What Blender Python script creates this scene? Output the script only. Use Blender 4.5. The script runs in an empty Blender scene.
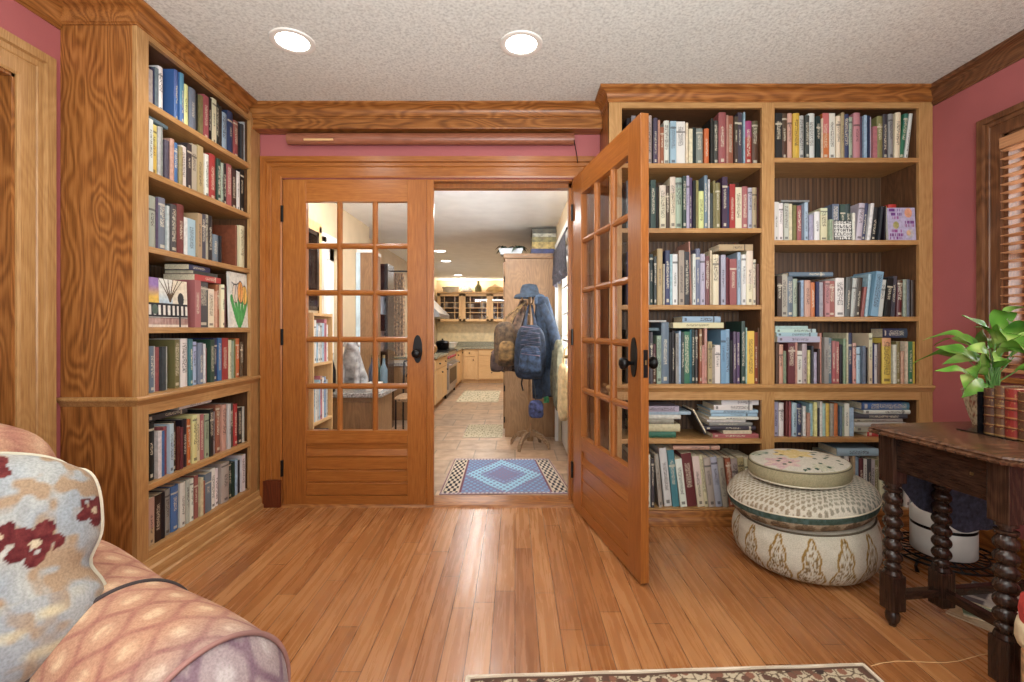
import bpy, bmesh, math, random
from math import sin, cos, pi, radians, atan2, sqrt, floor as fl
from mathutils import Vector, Matrix

random.seed(7)
C = bpy.context.scene.collection
SC = bpy.context.scene

# ------------------------------------------------------------------ camera, world, lights, exposure
F, CX, CY, H = 470.0, 515.0, 329.0, 1.11      # focal length in pixels, vanishing point, eye height
cam_data = bpy.data.cameras.new('camera')
cam_data.sensor_width = 36.0
cam_data.lens = F / 1024.0 * 36.0
cam_data.shift_x = -(CX - 512.0) / 1024.0
cam_data.shift_y = (CY - 341.0) / 1024.0
cam_data.clip_start = 0.02
cam = bpy.data.objects.new('camera', cam_data)
cam.location = (0, 0, H)
cam.rotation_euler = (pi / 2, 0, 0)
C.objects.link(cam)
SC.camera = cam

SC.view_settings.view_transform = 'Standard'
SC.view_settings.look = 'None'
SC.view_settings.gamma = 1.0
SC.view_settings.use_curve_mapping = False
SC.view_settings.exposure = 0.0

world = bpy.data.worlds.new('daylight')
SC.world = world
world.use_nodes = True
bgn = world.node_tree.nodes['Background']
bgn.inputs['Color'].default_value = (0.93, 0.97, 1.0, 1)
bgn.inputs['Strength'].default_value = .85


def lamp(name, kind, loc, energy, color=(1, .95, .88), size=.06, rot=(0, 0, 0), spot=None, size_y=None):
    d = bpy.data.lights.new(name, kind)
    d.energy = energy
    d.color = color
    if kind == 'AREA':
        d.shape = 'RECTANGLE'
        d.size = size
        d.size_y = size_y or size
    else:
        d.shadow_soft_size = size
    if kind == 'SPOT':
        d.spot_size = spot or radians(150)
        d.spot_blend = .6
    o = bpy.data.objects.new(name, d)
    o.location = loc
    o.rotation_euler = rot
    C.objects.link(o)
    return o


CEIL = 2.47
YK_ = 3.08
KCEIL = 2.17
# the room's recessed ceiling lamps (two in view, the rest of the row behind the photographer)
for (x, y) in ((-1.05, 2.22), (.03, 2.24), (1.1, .6), (-1.05, .3), (.03, .3)):
    lamp('recessed_lamp', 'SPOT', (x, y, CEIL - .012), 30, (1, .97, .91), .07, (0, 0, 0), radians(165))
# windows and open room behind the photographer
lamp('daylight_from_behind', 'AREA', (.2, -1.6, 1.45), 46, (1, .98, .95), 3.4, (radians(-90), 0, pi), None, 2.0)
lamp('bounced_flash', 'AREA', (.1, -.35, 1.35), 100, (.90, .98, 1), .9, (pi - radians(22), 0, 0), None, .9)
# kitchen and hall ceiling lamps
for (x, y) in ((-.55, 6.2), (-.62, 7.4), (-.6, 8.6), (.0, 8.7), (-.3, 4.1), (-1.0, 3.7)):
    lamp('kitchen_lamp', 'SPOT', (x, y, KCEIL - .012), 52 if x > -.9 else 14, (1, .98, .95), .06, (0, 0, 0), radians(175))
lamp('daylight_garden_door', 'AREA', (.62, 4.05, 1.15), 40, (.95, .98, 1), 1.0, (0, radians(90), 0), None, 1.3)
lamp('daylight_window', 'AREA', (3.0, 1.66, 1.6), 45, (.97, .99, 1), 1.4, (0, radians(90), 0), None, 1.3)
lamp('door_header_fill', 'AREA', (-.52, YK_ + .02, 2.13), 32, (.94, .98, 1), 1.8, (radians(90 + 8), 0, 0), None, .05)  # added fill, unseen above the header, to brighten the hall ceiling
lamp('cabinet_top_fill', 'AREA', (-.8, 10.08, 1.96), 14, (1, .9, .75), 1.5, (pi, 0, 0), None, .15)  # added upward fill, out of view, lifting the far kitchen ceiling
lamp('daylight_breakfast_corner', 'AREA', (-1.75, 3.9, 1.3), 10, (1, .99, .97), .9, (0, radians(-90), 0), None, .9)


# ------------------------------------------------------------------ helpers
def lin(c):
    return tuple(((v / 255.) / 12.92 if v / 255. <= .04045 else ((v / 255. + .055) / 1.055) ** 2.4) for v in c[:3])


def at(px, py, Y):
    """World point that shows at pixel (px, py) at distance Y."""
    return Vector(((px - CX) * Y / F, Y, H - (py - CY) * Y / F))


def fy(py):
    """Distance of a floor point from its pixel row."""
    return F * H / (py - CY)


def tag(o, label=None, cat=None, group=None, kind=None):
    if label: o['label'] = label
    if cat: o['category'] = cat
    if group: o['group'] = group
    if kind: o['kind'] = kind
    return o


def empty(name, loc=(0, 0, 0), rotz=0):
    o = bpy.data.objects.new(name, None)
    o.location = loc
    o.rotation_euler = (0, 0, rotz)
    o.empty_display_size = .05
    C.objects.link(o)
    return o


class MB:
    """Collects shapes; build() links them as one mesh object (world coordinates, or the parent's)."""
    def __init__(s):
        s.v, s.f, s.c = [], [], None

    def add(s, vs, fs, cols=None):
        b = len(s.v)
        s.v += [tuple(v) for v in vs]
        s.f += [tuple(b + i for i in f) for f in fs]
        if cols is not None:
            if s.c is None: s.c = [(1, 1, 1)] * b
            s.c += list(cols)
        elif s.c is not None:
            s.c += [(1, 1, 1)] * len(vs)
        return s

    def box(s, x0, x1, y0, y1, z0, z1, b=0.0):
        if x1 < x0: x0, x1 = x1, x0
        if y1 < y0: y0, y1 = y1, y0
        if z1 < z0: z0, z1 = z1, z0
        b = min(b, (x1 - x0) * .45, (y1 - y0) * .45, (z1 - z0) * .45)
        if b <= 0:
            v = [(x, y, z) for z in (z0, z1) for y in (y0, y1) for x in (x0, x1)]
            f = [(0, 2, 3, 1), (4, 5, 7, 6), (0, 1, 5, 4), (2, 6, 7, 3), (0, 4, 6, 2), (1, 3, 7, 5)]
            return s.add(v, f)
        bm = bmesh.new()
        bmesh.ops.create_cube(bm, size=1)
        for v in bm.verts:
            v.co = Vector(((x0 + x1) / 2 + v.co.x * (x1 - x0), (y0 + y1) / 2 + v.co.y * (y1 - y0), (z0 + z1) / 2 + v.co.z * (z1 - z0)))
        bmesh.ops.bevel(bm, geom=list(bm.edges), offset=b, segments=2, profile=.6, affect='EDGES')
        return s.addbm(bm)

    def addbm(s, bm, M=None):
        bm.verts.index_update()
        vs = [(M @ v.co if M else v.co.copy()) for v in bm.verts]
        fs = [tuple(v.index for v in f.verts) for f in bm.faces]
        bm.free()
        return s.add(vs, fs)

    def obox(s, c, ax, ay, az, hx, hy, hz, b=0.0):
        """Oriented box: centre, three unit axes, half sizes."""
        m = MB().box(-hx, hx, -hy, hy, -hz, hz, b)
        ax, ay, az, c = Vector(ax), Vector(ay), Vector(az), Vector(c)
        return s.add([c + ax * v[0] + ay * v[1] + az * v[2] for v in m.v], m.f)

    def lathe(s, prof, n=24, c=(0, 0, 0), axis='z', cap=True):
        """prof: list of (radius, height)."""
        vs, fs = [], []
        for (r, h) in prof:
            for i in range(n):
                a = 2 * pi * i / n
                p = (r * cos(a), r * sin(a), h)
                if axis == 'y': p = (p[0], p[2], p[1])
                if axis == 'x': p = (p[2], p[0], p[1])
                vs.append((c[0] + p[0], c[1] + p[1], c[2] + p[2]))
        for j in range(len(prof) - 1):
            for i in range(n):
                fs.append((j * n + i, j * n + (i + 1) % n, (j + 1) * n + (i + 1) % n, (j + 1) * n + i))
        if cap:
            fs.append(tuple(reversed(range(n))))
            fs.append(tuple((len(prof) - 1) * n + i for i in range(n)))
        return s.add(vs, fs)

    def tube(s, pts, r, n=8, cap=True):
        """Tube along a polyline; r a number or a list."""
        pts = [Vector(p) for p in pts]
        R = r if isinstance(r, (list, tuple)) else [r] * len(pts)
        vs, fs = [], []
        up = Vector((0, 0, 1))
        for i, p in enumerate(pts):
            t = (pts[min(i + 1, len(pts) - 1)] - pts[max(i - 1, 0)]).normalized()
            if i == 0:
                u = t.cross(up)
                if u.length < .05: u = t.cross(Vector((1, 0, 0)))
                u.normalize()
            else:
                u = (u - t * u.dot(t)).normalized()
            w = t.cross(u)
            for k in range(n):
                a = 2 * pi * k / n
                vs.append(p + (u * cos(a) + w * sin(a)) * R[i])
        for j in range(len(pts) - 1):
            for k in range(n):
                fs.append((j * n + k, j * n + (k + 1) % n, (j + 1) * n + (k + 1) % n, (j + 1) * n + k))
        if cap:
            fs.append(tuple(reversed(range(n))))
            fs.append(tuple((len(pts) - 1) * n + k for k in range(n)))
        return s.add(vs, fs)

    def prism(s, poly, a0, a1, axis='z'):
        """Polygon in the two other axes, extruded along axis."""
        n = len(poly)
        def P(p, a):
            return {'z': (p[0], p[1], a), 'y': (p[0], a, p[1]), 'x': (a, p[0], p[1])}[axis]
        vs = [P(p, a0) for p in poly] + [P(p, a1) for p in poly]
        fs = [tuple(reversed(range(n))), tuple(range(n, 2 * n))]
        fs += [(i, (i + 1) % n, n + (i + 1) % n, n + i) for i in range(n)]
        return s.add(vs, fs)

    def sweep(s, path, prof, side=1):
        """prof [(out, up)] along a horizontal polyline (x, y) with mitred corners; out = to the right of the path for side 1."""
        P = [Vector((p[0], p[1])) for p in path]
        n = len(prof)
        vs, fs = [], []
        for i, p in enumerate(P):
            d0 = (P[i] - P[i - 1]).normalized() if i else None
            d1 = (P[i + 1] - P[i]).normalized() if i < len(P) - 1 else None
            d0 = d0 or d1; d1 = d1 or d0
            n0 = Vector((d0.y, -d0.x)) * side; n1 = Vector((d1.y, -d1.x)) * side
            m = (n0 + n1).normalized()
            k = 1 / max(.2, m.dot(n0))
            for (o, u) in prof:
                q = p + m * (o * k)
                vs.append((q.x, q.y, u))
        for i in range(len(P) - 1):
            for k in range(n):
                fs.append((i * n + k, i * n + (k + 1) % n, (i + 1) * n + (k + 1) % n, (i + 1) * n + k))
        fs.append(tuple(reversed(range(n))))
        fs.append(tuple((len(P) - 1) * n + k for k in range(n)))
        return s.add(vs, fs)

    def grid(s, nu, nv, fn, col=None, closed=False):
        """Grid surface: fn(u, v) -> point, col(u, v) -> sRGB 0-255."""
        vs, fs, cs = [], [], []
        for j in range(nv + 1):
            for i in range(nu + 1):
                u, v = i / nu, j / nv
                vs.append(fn(u, v))
                if col: cs.append(lin(col(u, v)))
        for j in range(nv):
            for i in range(nu):
                a = j * (nu + 1) + i
                fs.append((a, a + 1, a + nu + 2, a + nu + 1))
        return s.add(vs, fs, cs if col else None)

    def build(s, name, mat=None, parent=None, smooth=None, loc=None):
        me = bpy.data.meshes.new(name)
        vs = s.v
        if loc is not None: vs = [(v[0] - loc[0], v[1] - loc[1], v[2] - loc[2]) for v in vs]
        elif parent is not None:
            Mi = WM(parent).inverted()
            vs = [tuple(Mi @ Vector(v)) for v in vs]
        me.from_pydata(vs, [], s.f)
        bm = bmesh.new(); bm.from_mesh(me)
        bmesh.ops.recalc_face_normals(bm, faces=bm.faces)
        bm.to_mesh(me); bm.free()
        if s.c is not None:
            at_ = me.color_attributes.new('Col', 'FLOAT_COLOR', 'POINT')
            flat = []
            for c in s.c: flat += [c[0], c[1], c[2], 1.0]
            at_.data.foreach_set('color', flat)
        if smooth is not None:
            me.polygons.foreach_set('use_smooth', [True] * len(me.polygons))
            if smooth < 3: 
                try: me.set_sharp_from_angle(angle=smooth)
                except Exception: pass
        o = bpy.data.objects.new(name, me)
        if mat: me.materials.append(mat)
        if parent is not None: o.parent = parent
        if loc is not None: o.location = loc
        C.objects.link(o)
        return o


def WM(o):
    """World matrix without a depsgraph update."""
    m = Matrix.LocRotScale(o.location, o.rotation_euler, o.scale)
    return (WM(o.parent) @ m) if o.parent else m


# ------------------------------------------------------------------ materials
def newmat(name):
    m = bpy.data.materials.new(name)
    m.use_nodes = True
    nt = m.node_tree
    b = nt.nodes['Principled BSDF']
    return m, nt, b


def N(nt, t, **kw):
    n = nt.nodes.new(t)
    for k, v in kw.items(): setattr(n, k, v)
    return n


def ramp(nt, stops):
    n = N(nt, 'ShaderNodeValToRGB')
    e = n.color_ramp.elements
    while len(e) < len(stops): e.new(.5)
    for i, (p, c) in enumerate(stops):
        e[i].position = p
        e[i].color = (*lin(c), 1) if max(c) > 1 else (*c, 1)
    return n


def plain(name, col, rough=.5, metal=0, bump=0, bscale=80, var=.12, vscale=6, spec=.5):
    """Procedural: colour with slight noise variation and optional bump."""
    m, nt, b = newmat(name)
    L = nt.links
    tc = N(nt, 'ShaderNodeTexCoord')
    no = N(nt, 'ShaderNodeTexNoise'); no.inputs['Scale'].default_value = vscale; no.inputs['Detail'].default_value = 3
    L.new(tc.outputs['Object'], no.inputs['Vector'])
    lo = tuple(max(0, c * (1 - var)) for c in col); hi = tuple(min(255, c * (1 + var)) for c in col)
    lo = tuple(max(1.01, c) for c in lo)
    r = ramp(nt, [(.3, lo), (.7, hi)])
    L.new(no.outputs['Fac'], r.inputs['Fac'])
    L.new(r.outputs['Color'], b.inputs['Base Color'])
    b.inputs['Roughness'].default_value = rough
    b.inputs['Metallic'].default_value = metal
    b.inputs['Specular IOR Level'].default_value = spec
    if bump:
        n2 = N(nt, 'ShaderNodeTexNoise'); n2.inputs['Scale'].default_value = bscale; n2.inputs['Detail'].default_value = 4
        L.new(tc.outputs['Object'], n2.inputs['Vector'])
        bp = N(nt, 'ShaderNodeBump'); bp.inputs['Strength'].default_value = bump; bp.inputs['Distance'].default_value = .01
        L.new(n2.outputs['Fac'], bp.inputs['Height']); L.new(bp.outputs['Normal'], b.inputs['Normal'])
    return m


def wood(name, dark, mid, light, axis='z', rough=.38, scale=1.0, cath=.5, spec=.4):
    """Wood grain running along axis; cath = strength of the cathedral figure."""
    m, nt, b = newmat(name)
    L = nt.links
    tc = N(nt, 'ShaderNodeTexCoord'); oi = N(nt, 'ShaderNodeObjectInfo')
    off = N(nt, 'ShaderNodeVectorMath', operation='SCALE'); off.inputs[0].default_value = (13.1, 7.7, 5.3)
    L.new(oi.outputs['Random'], off.inputs['Scale'])
    ad = N(nt, 'ShaderNodeVectorMath', operation='ADD')
    L.new(tc.outputs['Object'], ad.inputs[0]); L.new(off.outputs[0], ad.inputs[1])
    def mapped(along, across):
        mp = N(nt, 'ShaderNodeMapping')
        sc = [across * scale] * 3
        sc['xyz'.index(axis)] = along * scale
        mp.inputs['Scale'].default_value = sc
        L.new(ad.outputs[0], mp.inputs['Vector'])
        return mp
    # broad figure: contour lines of a stretched noise
    n1 = N(nt, 'ShaderNodeTexNoise'); n1.inputs['Scale'].default_value = 1; n1.inputs['Detail'].default_value = 2; n1.inputs['Distortion'].default_value = .3
    L.new(mapped(1.3, 4.6).outputs[0], n1.inputs['Vector'])
    mu = N(nt, 'ShaderNodeMath', operation='MULTIPLY'); mu.inputs[1].default_value = 130
    L.new(n1.outputs['Fac'], mu.inputs[0])
    sn = N(nt, 'ShaderNodeMath', operation='SINE'); L.new(mu.outputs[0], sn.inputs[0])
    # fine pores
    n2 = N(nt, 'ShaderNodeTexNoise'); n2.inputs['Scale'].default_value = 1; n2.inputs['Detail'].default_value = 4; n2.inputs['Roughness'].default_value = .65
    L.new(mapped(7, 210).outputs[0], n2.inputs['Vector'])
    # board-scale tone
    n3 = N(nt, 'ShaderNodeTexNoise'); n3.inputs['Scale'].default_value = 1; n3.inputs['Detail'].default_value = 2
    L.new(mapped(.5, 5).outputs[0], n3.inputs['Vector'])
    a1 = N(nt, 'ShaderNodeMath', operation='MULTIPLY'); a1.inputs[1].default_value = .15 * cath; L.new(sn.outputs[0], a1.inputs[0])
    a2 = N(nt, 'ShaderNodeMath', operation='MULTIPLY_ADD'); a2.inputs[1].default_value = .55; L.new(n2.outputs['Fac'], a2.inputs[0]); L.new(a1.outputs[0], a2.inputs[2])
    a3 = N(nt, 'ShaderNodeMath', operation='MULTIPLY_ADD'); a3.inputs[1].default_value = .16; L.new(n3.outputs['Fac'], a3.inputs[0]); L.new(a2.outputs[0], a3.inputs[2])
    r = ramp(nt, [(.14, dark), (.36, mid), (.58, light)])
    L.new(a3.outputs[0], r.inputs['Fac'])
    L.new(r.outputs['Color'], b.inputs['Base Color'])
    b.inputs['Roughness'].default_value = rough
    b.inputs['Specular IOR Level'].default_value = spec
    bp = N(nt, 'ShaderNodeBump'); bp.inputs['Strength'].default_value = .08; bp.inputs['Distance'].default_value = .004
    L.new(a2.outputs[0], bp.inputs['Height']); L.new(bp.outputs['Normal'], b.inputs['Normal'])
    return m


def vcol(name, rough=.8, bump=.2, bscale=250, spec=.3):
    """Pattern read from the mesh's own colour attribute, with a woven bump."""
    m, nt, b = newmat(name)
    L = nt.links
    a = N(nt, 'ShaderNodeAttribute', attribute_name='Col')
    tc = N(nt, 'ShaderNodeTexCoord')
    no = N(nt, 'ShaderNodeTexNoise'); no.inputs['Scale'].default_value = bscale; no.inputs['Detail'].default_value = 2
    L.new(tc.outputs['Object'], no.inputs['Vector'])
    hs = N(nt, 'ShaderNodeMix', data_type='RGBA', blend_type='MULTIPLY'); hs.inputs[0].default_value = .35
    r = ramp(nt, [(.3, (150, 150, 150)), (.65, (255, 255, 255))])
    L.new(no.outputs['Fac'], r.inputs['Fac'])
    L.new(a.outputs['Color'], hs.inputs[6]); L.new(r.outputs['Color'], hs.inputs[7])
    L.new(hs.outputs[2], b.inputs['Base Color'])
    b.inputs['Roughness'].default_value = rough
    b.inputs['Specular IOR Level'].default_value = spec
    if bump:
        bp = N(nt, 'ShaderNodeBump'); bp.inputs['Strength'].default_value = bump; bp.inputs['Distance'].default_value = .003
        L.new(no.outputs['Fac'], bp.inputs['Height']); L.new(bp.outputs['Normal'], b.inputs['Normal'])
    return m


def emit(name, col, strength):
    m, nt, b = newmat(name)
    b.inputs['Base Color'].default_value = (*col, 1)
    b.inputs['Emission Color'].default_value = (*col, 1)
    b.inputs['Emission Strength'].default_value = strength
    return m


def glass_mat(name, tint=(1, 1, 1), refl=.06):
    """Thin pane: mostly clear, with a Fresnel reflection."""
    m, nt, b = newmat(name)
    L = nt.links
    nt.nodes.remove(b)
    tr = N(nt, 'ShaderNodeBsdfTransparent'); tr.inputs['Color'].default_value = (*tint, 1)
    gl = N(nt, 'ShaderNodeBsdfGlossy'); gl.inputs['Roughness'].default_value = .02
    lw = N(nt, 'ShaderNodeLayerWeight'); lw.inputs['Blend'].default_value = .5
    pw = N(nt, 'ShaderNodeMath', operation='POWER'); pw.inputs[1].default_value = 5; L.new(lw.outputs['Facing'], pw.inputs[0])
    fr = N(nt, 'ShaderNodeMath', operation='MULTIPLY_ADD'); fr.inputs[1].default_value = .6; fr.inputs[2].default_value = .025; L.new(pw.outputs[0], fr.inputs[0])
    mx = N(nt, 'ShaderNodeMixShader')
    L.new(fr.outputs[0], mx.inputs[0]); L.new(tr.outputs[0], mx.inputs[1]); L.new(gl.outputs[0], mx.inputs[2])
    L.new(mx.outputs[0], nt.nodes['Material Output'].inputs['Surface'])
    return m


M = {}
OAKD, OAKM, OAKL = (90, 50, 20), (147, 91, 43), (182, 123, 67)
for ax in 'xyz':
    M['oak_' + ax] = wood('oak_grain_' + ax, OAKD, OAKM, OAKL, ax, .36, 1, .55)
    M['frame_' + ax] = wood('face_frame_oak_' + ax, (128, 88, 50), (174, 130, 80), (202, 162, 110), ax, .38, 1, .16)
    M['fir_' + ax] = wood('door_fir_' + ax, (104, 54, 18), (152, 90, 38), (184, 122, 62), ax, .3, 1, .10)
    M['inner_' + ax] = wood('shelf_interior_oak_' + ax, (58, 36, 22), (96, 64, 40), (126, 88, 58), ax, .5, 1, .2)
    M['dark_' + ax] = wood('dark_table_oak_' + ax, (22, 14, 11), (46, 31, 24), (82, 58, 44), ax, .22, 1, .2)
    M['panel_' + ax] = wood('hall_cabinet_oak_' + ax, (98, 70, 44), (132, 98, 64), (154, 120, 84), ax, .45, 1, .3)
    M['maple_' + ax] = wood('kitchen_maple_' + ax, (190, 142, 88), (220, 178, 124), (236, 202, 152), ax, .4, 1, .08)
M['walnut_y'] = wood('window_casing_oak_y', (58, 34, 20), (108, 68, 42), (142, 98, 64), 'y', .36, 1, .4)
M['walnut_z'] = wood('window_casing_oak_z', (58, 34, 20), (108, 68, 42), (142, 98, 64), 'z', .36, 1, .4)
M['plinth'] = wood('plinth_wood', (60, 24, 12), (92, 40, 20), (120, 58, 30), 'z', .35, 1, .3)
M['white'] = plain('white_paint', (226, 222, 214), .45, var=.03)
M['black_metal'] = plain('black_metal', (24, 22, 22), .35, .6, var=.2)
M['brass'] = plain('worn_brass', (120, 96, 60), .35, .8)
M['steel'] = plain('brushed_steel', (176, 176, 178), .3, .9, var=.05)
M['glass'] = glass_mat('window_glass')
M['paper'] = plain('page_paper', (214, 200, 170), .85, var=.08, vscale=120)
M['bulb'] = emit('lamp_lens', (1, .97, .9), 9)
M['granite'] = plain('grey_granite', (140, 136, 132), .25, bump=0, var=.4, vscale=90)
M['beige_wall'] = plain('beige_paint', (206, 184, 150), .8, bump=.1, var=.03)


def paint_wall(name, col):
    return plain(name, col, .62, bump=.12, bscale=160, var=.04, vscale=2.5, spec=.3)


M['burgundy'] = paint_wall('burgundy_paint', (170, 96, 95))
# popcorn ceiling
m, nt, b = newmat('textured_ceiling'); L = nt.links
tc = N(nt, 'ShaderNodeTexCoord'); no = N(nt, 'ShaderNodeTexNoise'); no.inputs['Scale'].default_value = 75; no.inputs['Detail'].default_value = 6; no.inputs['Roughness'].default_value = .75
L.new(tc.outputs['Object'], no.inputs['Vector'])
r = ramp(nt, [(.36, (188, 188, 182)), (.52, (220, 221, 214)), (.7, (236, 237, 231))]); L.new(no.outputs['Fac'], r.inputs['Fac']); L.new(r.outputs['Color'], b.inputs['Base Color'])
bp = N(nt, 'ShaderNodeBump'); bp.inputs['Strength'].default_value = .4; bp.inputs['Distance'].default_value = .010
L.new(no.outputs['Fac'], bp.inputs['Height']); L.new(bp.outputs['Normal'], b.inputs['Normal']); b.inputs['Roughness'].default_value = .95
M['ceiling'] = m
# plank floor: boards run away from the viewer
m, nt, b = newmat('oak_plank_floor'); L = nt.links
tc = N(nt, 'ShaderNodeTexCoord')
mp = N(nt, 'ShaderNodeMapping'); mp.inputs['Rotation'].default_value = (0, 0, pi / 2)
L.new(tc.outputs['Object'], mp.inputs['Vector'])
br = N(nt, 'ShaderNodeTexBrick'); br.offset = 0; br.squash = 1
br.inputs['Scale'].default_value = 1; br.inputs['Brick Width'].default_value = .92; br.inputs['Row Height'].default_value = .083
br.inputs['Mortar Size'].default_value = .0014; br.inputs['Mortar Smooth'].default_value = .3; br.inputs['Bias'].default_value = 0
br.inputs['Color1'].default_value = (.25, .25, .25, 1); br.inputs['Color2'].default_value = (.78, .78, .78, 1); br.inputs['Mortar'].default_value = (0, 0, 0, 1)
sx_ = N(nt, 'ShaderNodeSeparateXYZ'); L.new(mp.outputs[0], sx_.inputs[0])
dv_ = N(nt, 'ShaderNodeMath', operation='DIVIDE'); dv_.inputs[1].default_value = .083; L.new(sx_.outputs[1], dv_.inputs[0])
fl_ = N(nt, 'ShaderNodeMath', operation='FLOOR'); L.new(dv_.outputs[0], fl_.inputs[0])
wn_ = N(nt, 'ShaderNodeTexWhiteNoise', noise_dimensions='1D'); L.new(fl_.outputs[0], wn_.inputs['W'])
ma_ = N(nt, 'ShaderNodeMath', operation='MULTIPLY_ADD'); ma_.inputs[1].default_value = .92; L.new(wn_.outputs['Value'], ma_.inputs[0]); L.new(sx_.outputs[0], ma_.inputs[2])
cx_ = N(nt, 'ShaderNodeCombineXYZ'); L.new(ma_.outputs[0], cx_.inputs[0]); L.new(sx_.outputs[1], cx_.inputs[1])
L.new(cx_.outputs[0], br.inputs['Vector'])
mp2 = N(nt, 'ShaderNodeMapping'); mp2.inputs['Scale'].default_value = (46, 2.2, 1); L.new(tc.outputs['Object'], mp2.inputs['Vector'])
n1 = N(nt, 'ShaderNodeTexNoise'); n1.inputs['Scale'].default_value = 1; n1.inputs['Detail'].default_value = 5; n1.inputs['Roughness'].default_value = .6; n1.inputs['Distortion'].default_value = .6
L.new(mp2.outputs[0], n1.inputs['Vector'])
n4 = N(nt, 'ShaderNodeTexNoise'); n4.inputs['Scale'].default_value = 2.2; n4.inputs['Detail'].default_value = 3; L.new(tc.outputs['Object'], n4.inputs['Vector'])
s1 = N(nt, 'ShaderNodeMath', operation='MULTIPLY_ADD'); s1.inputs[1].default_value = .55; L.new(n1.outputs['Fac'], s1.inputs[0])
s0 = N(nt, 'ShaderNodeMath', operation='MULTIPLY'); s0.inputs[1].default_value = .42; L.new(br.outputs['Color'], s0.inputs[0]); L.new(s0.outputs[0], s1.inputs[2])
s2 = N(nt, 'ShaderNodeMath', operation='MULTIPLY_ADD'); s2.inputs[1].default_value = .25; L.new(n4.outputs['Fac'], s2.inputs[0]); L.new(s1.outputs[0], s2.inputs[2])
r = ramp(nt, [(.30, (114, 66, 36)), (.58, (160, 103, 58)), (.86, (192, 138, 88))]); L.new(s2.outputs[0], r.inputs['Fac'])
mx = N(nt, 'ShaderNodeMix', data_type='RGBA'); mx.inputs[7].default_value = (*lin((70, 34, 16)), 1)
L.new(br.outputs['Fac'], mx.inputs[0]); L.new(r.outputs['Color'], mx.inputs[6]); L.new(mx.outputs[2], b.inputs['Base Color'])
b.inputs['Roughness'].default_value = .27
r2 = ramp(nt, [(.3, (.2, .2, .2)), (.7, (.34, .34, .34))]); L.new(n1.outputs['Fac'], r2.inputs['Fac']); L.new(r2.outputs['Color'], b.inputs['Roughness'])
bp = N(nt, 'ShaderNodeBump'); bp.inputs['Strength'].default_value = .25; bp.inputs['Distance'].default_value = .002; bp.invert = True
L.new(br.outputs['Fac'], bp.inputs['Height']); L.new(bp.outputs['Normal'], b.inputs['Normal'])
M['floor'] = m
# kitchen floor tiles
m, nt, b = newmat('kitchen_tile'); L = nt.links
tc = N(nt, 'ShaderNodeTexCoord')
br = N(nt, 'ShaderNodeTexBrick'); br.offset = .5; br.inputs['Scale'].default_value = 1; br.inputs['Brick Width'].default_value = .36; br.inputs['Row Height'].default_value = .36
br.inputs['Mortar Size'].default_value = .006; br.inputs['Color1'].default_value = (*lin((204, 170, 138)), 1); br.inputs['Color2'].default_value = (*lin((178, 154, 132)), 1); br.inputs['Mortar'].default_value = (*lin((150, 132, 112)), 1)
L.new(tc.outputs['Object'], br.inputs['Vector'])
no = N(nt, 'ShaderNodeTexNoise'); no.inputs['Scale'].default_value = 9; no.inputs['Detail'].default_value = 5; L.new(tc.outputs['Object'], no.inputs['Vector'])
r = ramp(nt, [(.3, (200, 190, 180)), (.7, (255, 255, 255))]); L.new(no.outputs['Fac'], r.inputs['Fac'])
mx = N(nt, 'ShaderNodeMix', data_type='RGBA', blend_type='MULTIPLY'); mx.inputs[0].default_value = 1
L.new(br.outputs['Color'], mx.inputs[6]); L.new(r.outputs['Color'], mx.inputs[7]); L.new(mx.outputs[2], b.inputs['Base Color'])
b.inputs['Roughness'].default_value = .35
M['tile'] = m
# beadboard behind the books: grooves every few centimetres
def beadboard(axis):
    m, nt, b = newmat('beadboard_' + axis); L = nt.links
    tc = N(nt, 'ShaderNodeTexCoord')
    wv = N(nt, 'ShaderNodeTexWave', wave_type='BANDS', bands_direction=axis.upper()); wv.inputs['Scale'].default_value = 12
    L.new(tc.outputs['Object'], wv.inputs['Vector'])
    r = ramp(nt, [(0, (74, 50, 34)), (.12, (98, 70, 48)), (.3, (108, 78, 54)), (1, (112, 82, 56))]); L.new(wv.outputs['Fac'], r.inputs['Fac'])
    mp = N(nt, 'ShaderNodeMapping'); mp.inputs['Scale'].default_value = (60, 60, 2); L.new(tc.outputs['Object'], mp.inputs['Vector'])
    no = N(nt, 'ShaderNodeTexNoise'); no.inputs['Scale'].default_value = 1; no.inputs['Detail'].default_value = 4; L.new(mp.outputs[0], no.inputs['Vector'])
    r2 = ramp(nt, [(.3, (170, 170, 170)), (.7, (255, 255, 255))]); L.new(no.outputs['Fac'], r2.inputs['Fac'])
    mx = N(nt, 'ShaderNodeMix', data_type='RGBA', blend_type='MULTIPLY'); mx.inputs[0].default_value = 1
    L.new(r.outputs['Color'], mx.inputs[6]); L.new(r2.outputs['Color'], mx.inputs[7]); L.new(mx.outputs[2], b.inputs['Base Color'])
    bp = N(nt, 'ShaderNodeBump'); bp.inputs['Strength'].default_value = .25; bp.inputs['Distance'].default_value = .003
    L.new(wv.outputs['Fac'], bp.inputs['Height']); L.new(bp.outputs['Normal'], b.inputs['Normal']); b.inputs['Roughness'].default_value = .5
    return m
M['bead_x'] = beadboard('x'); M['bead_y'] = beadboard('y')
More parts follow.
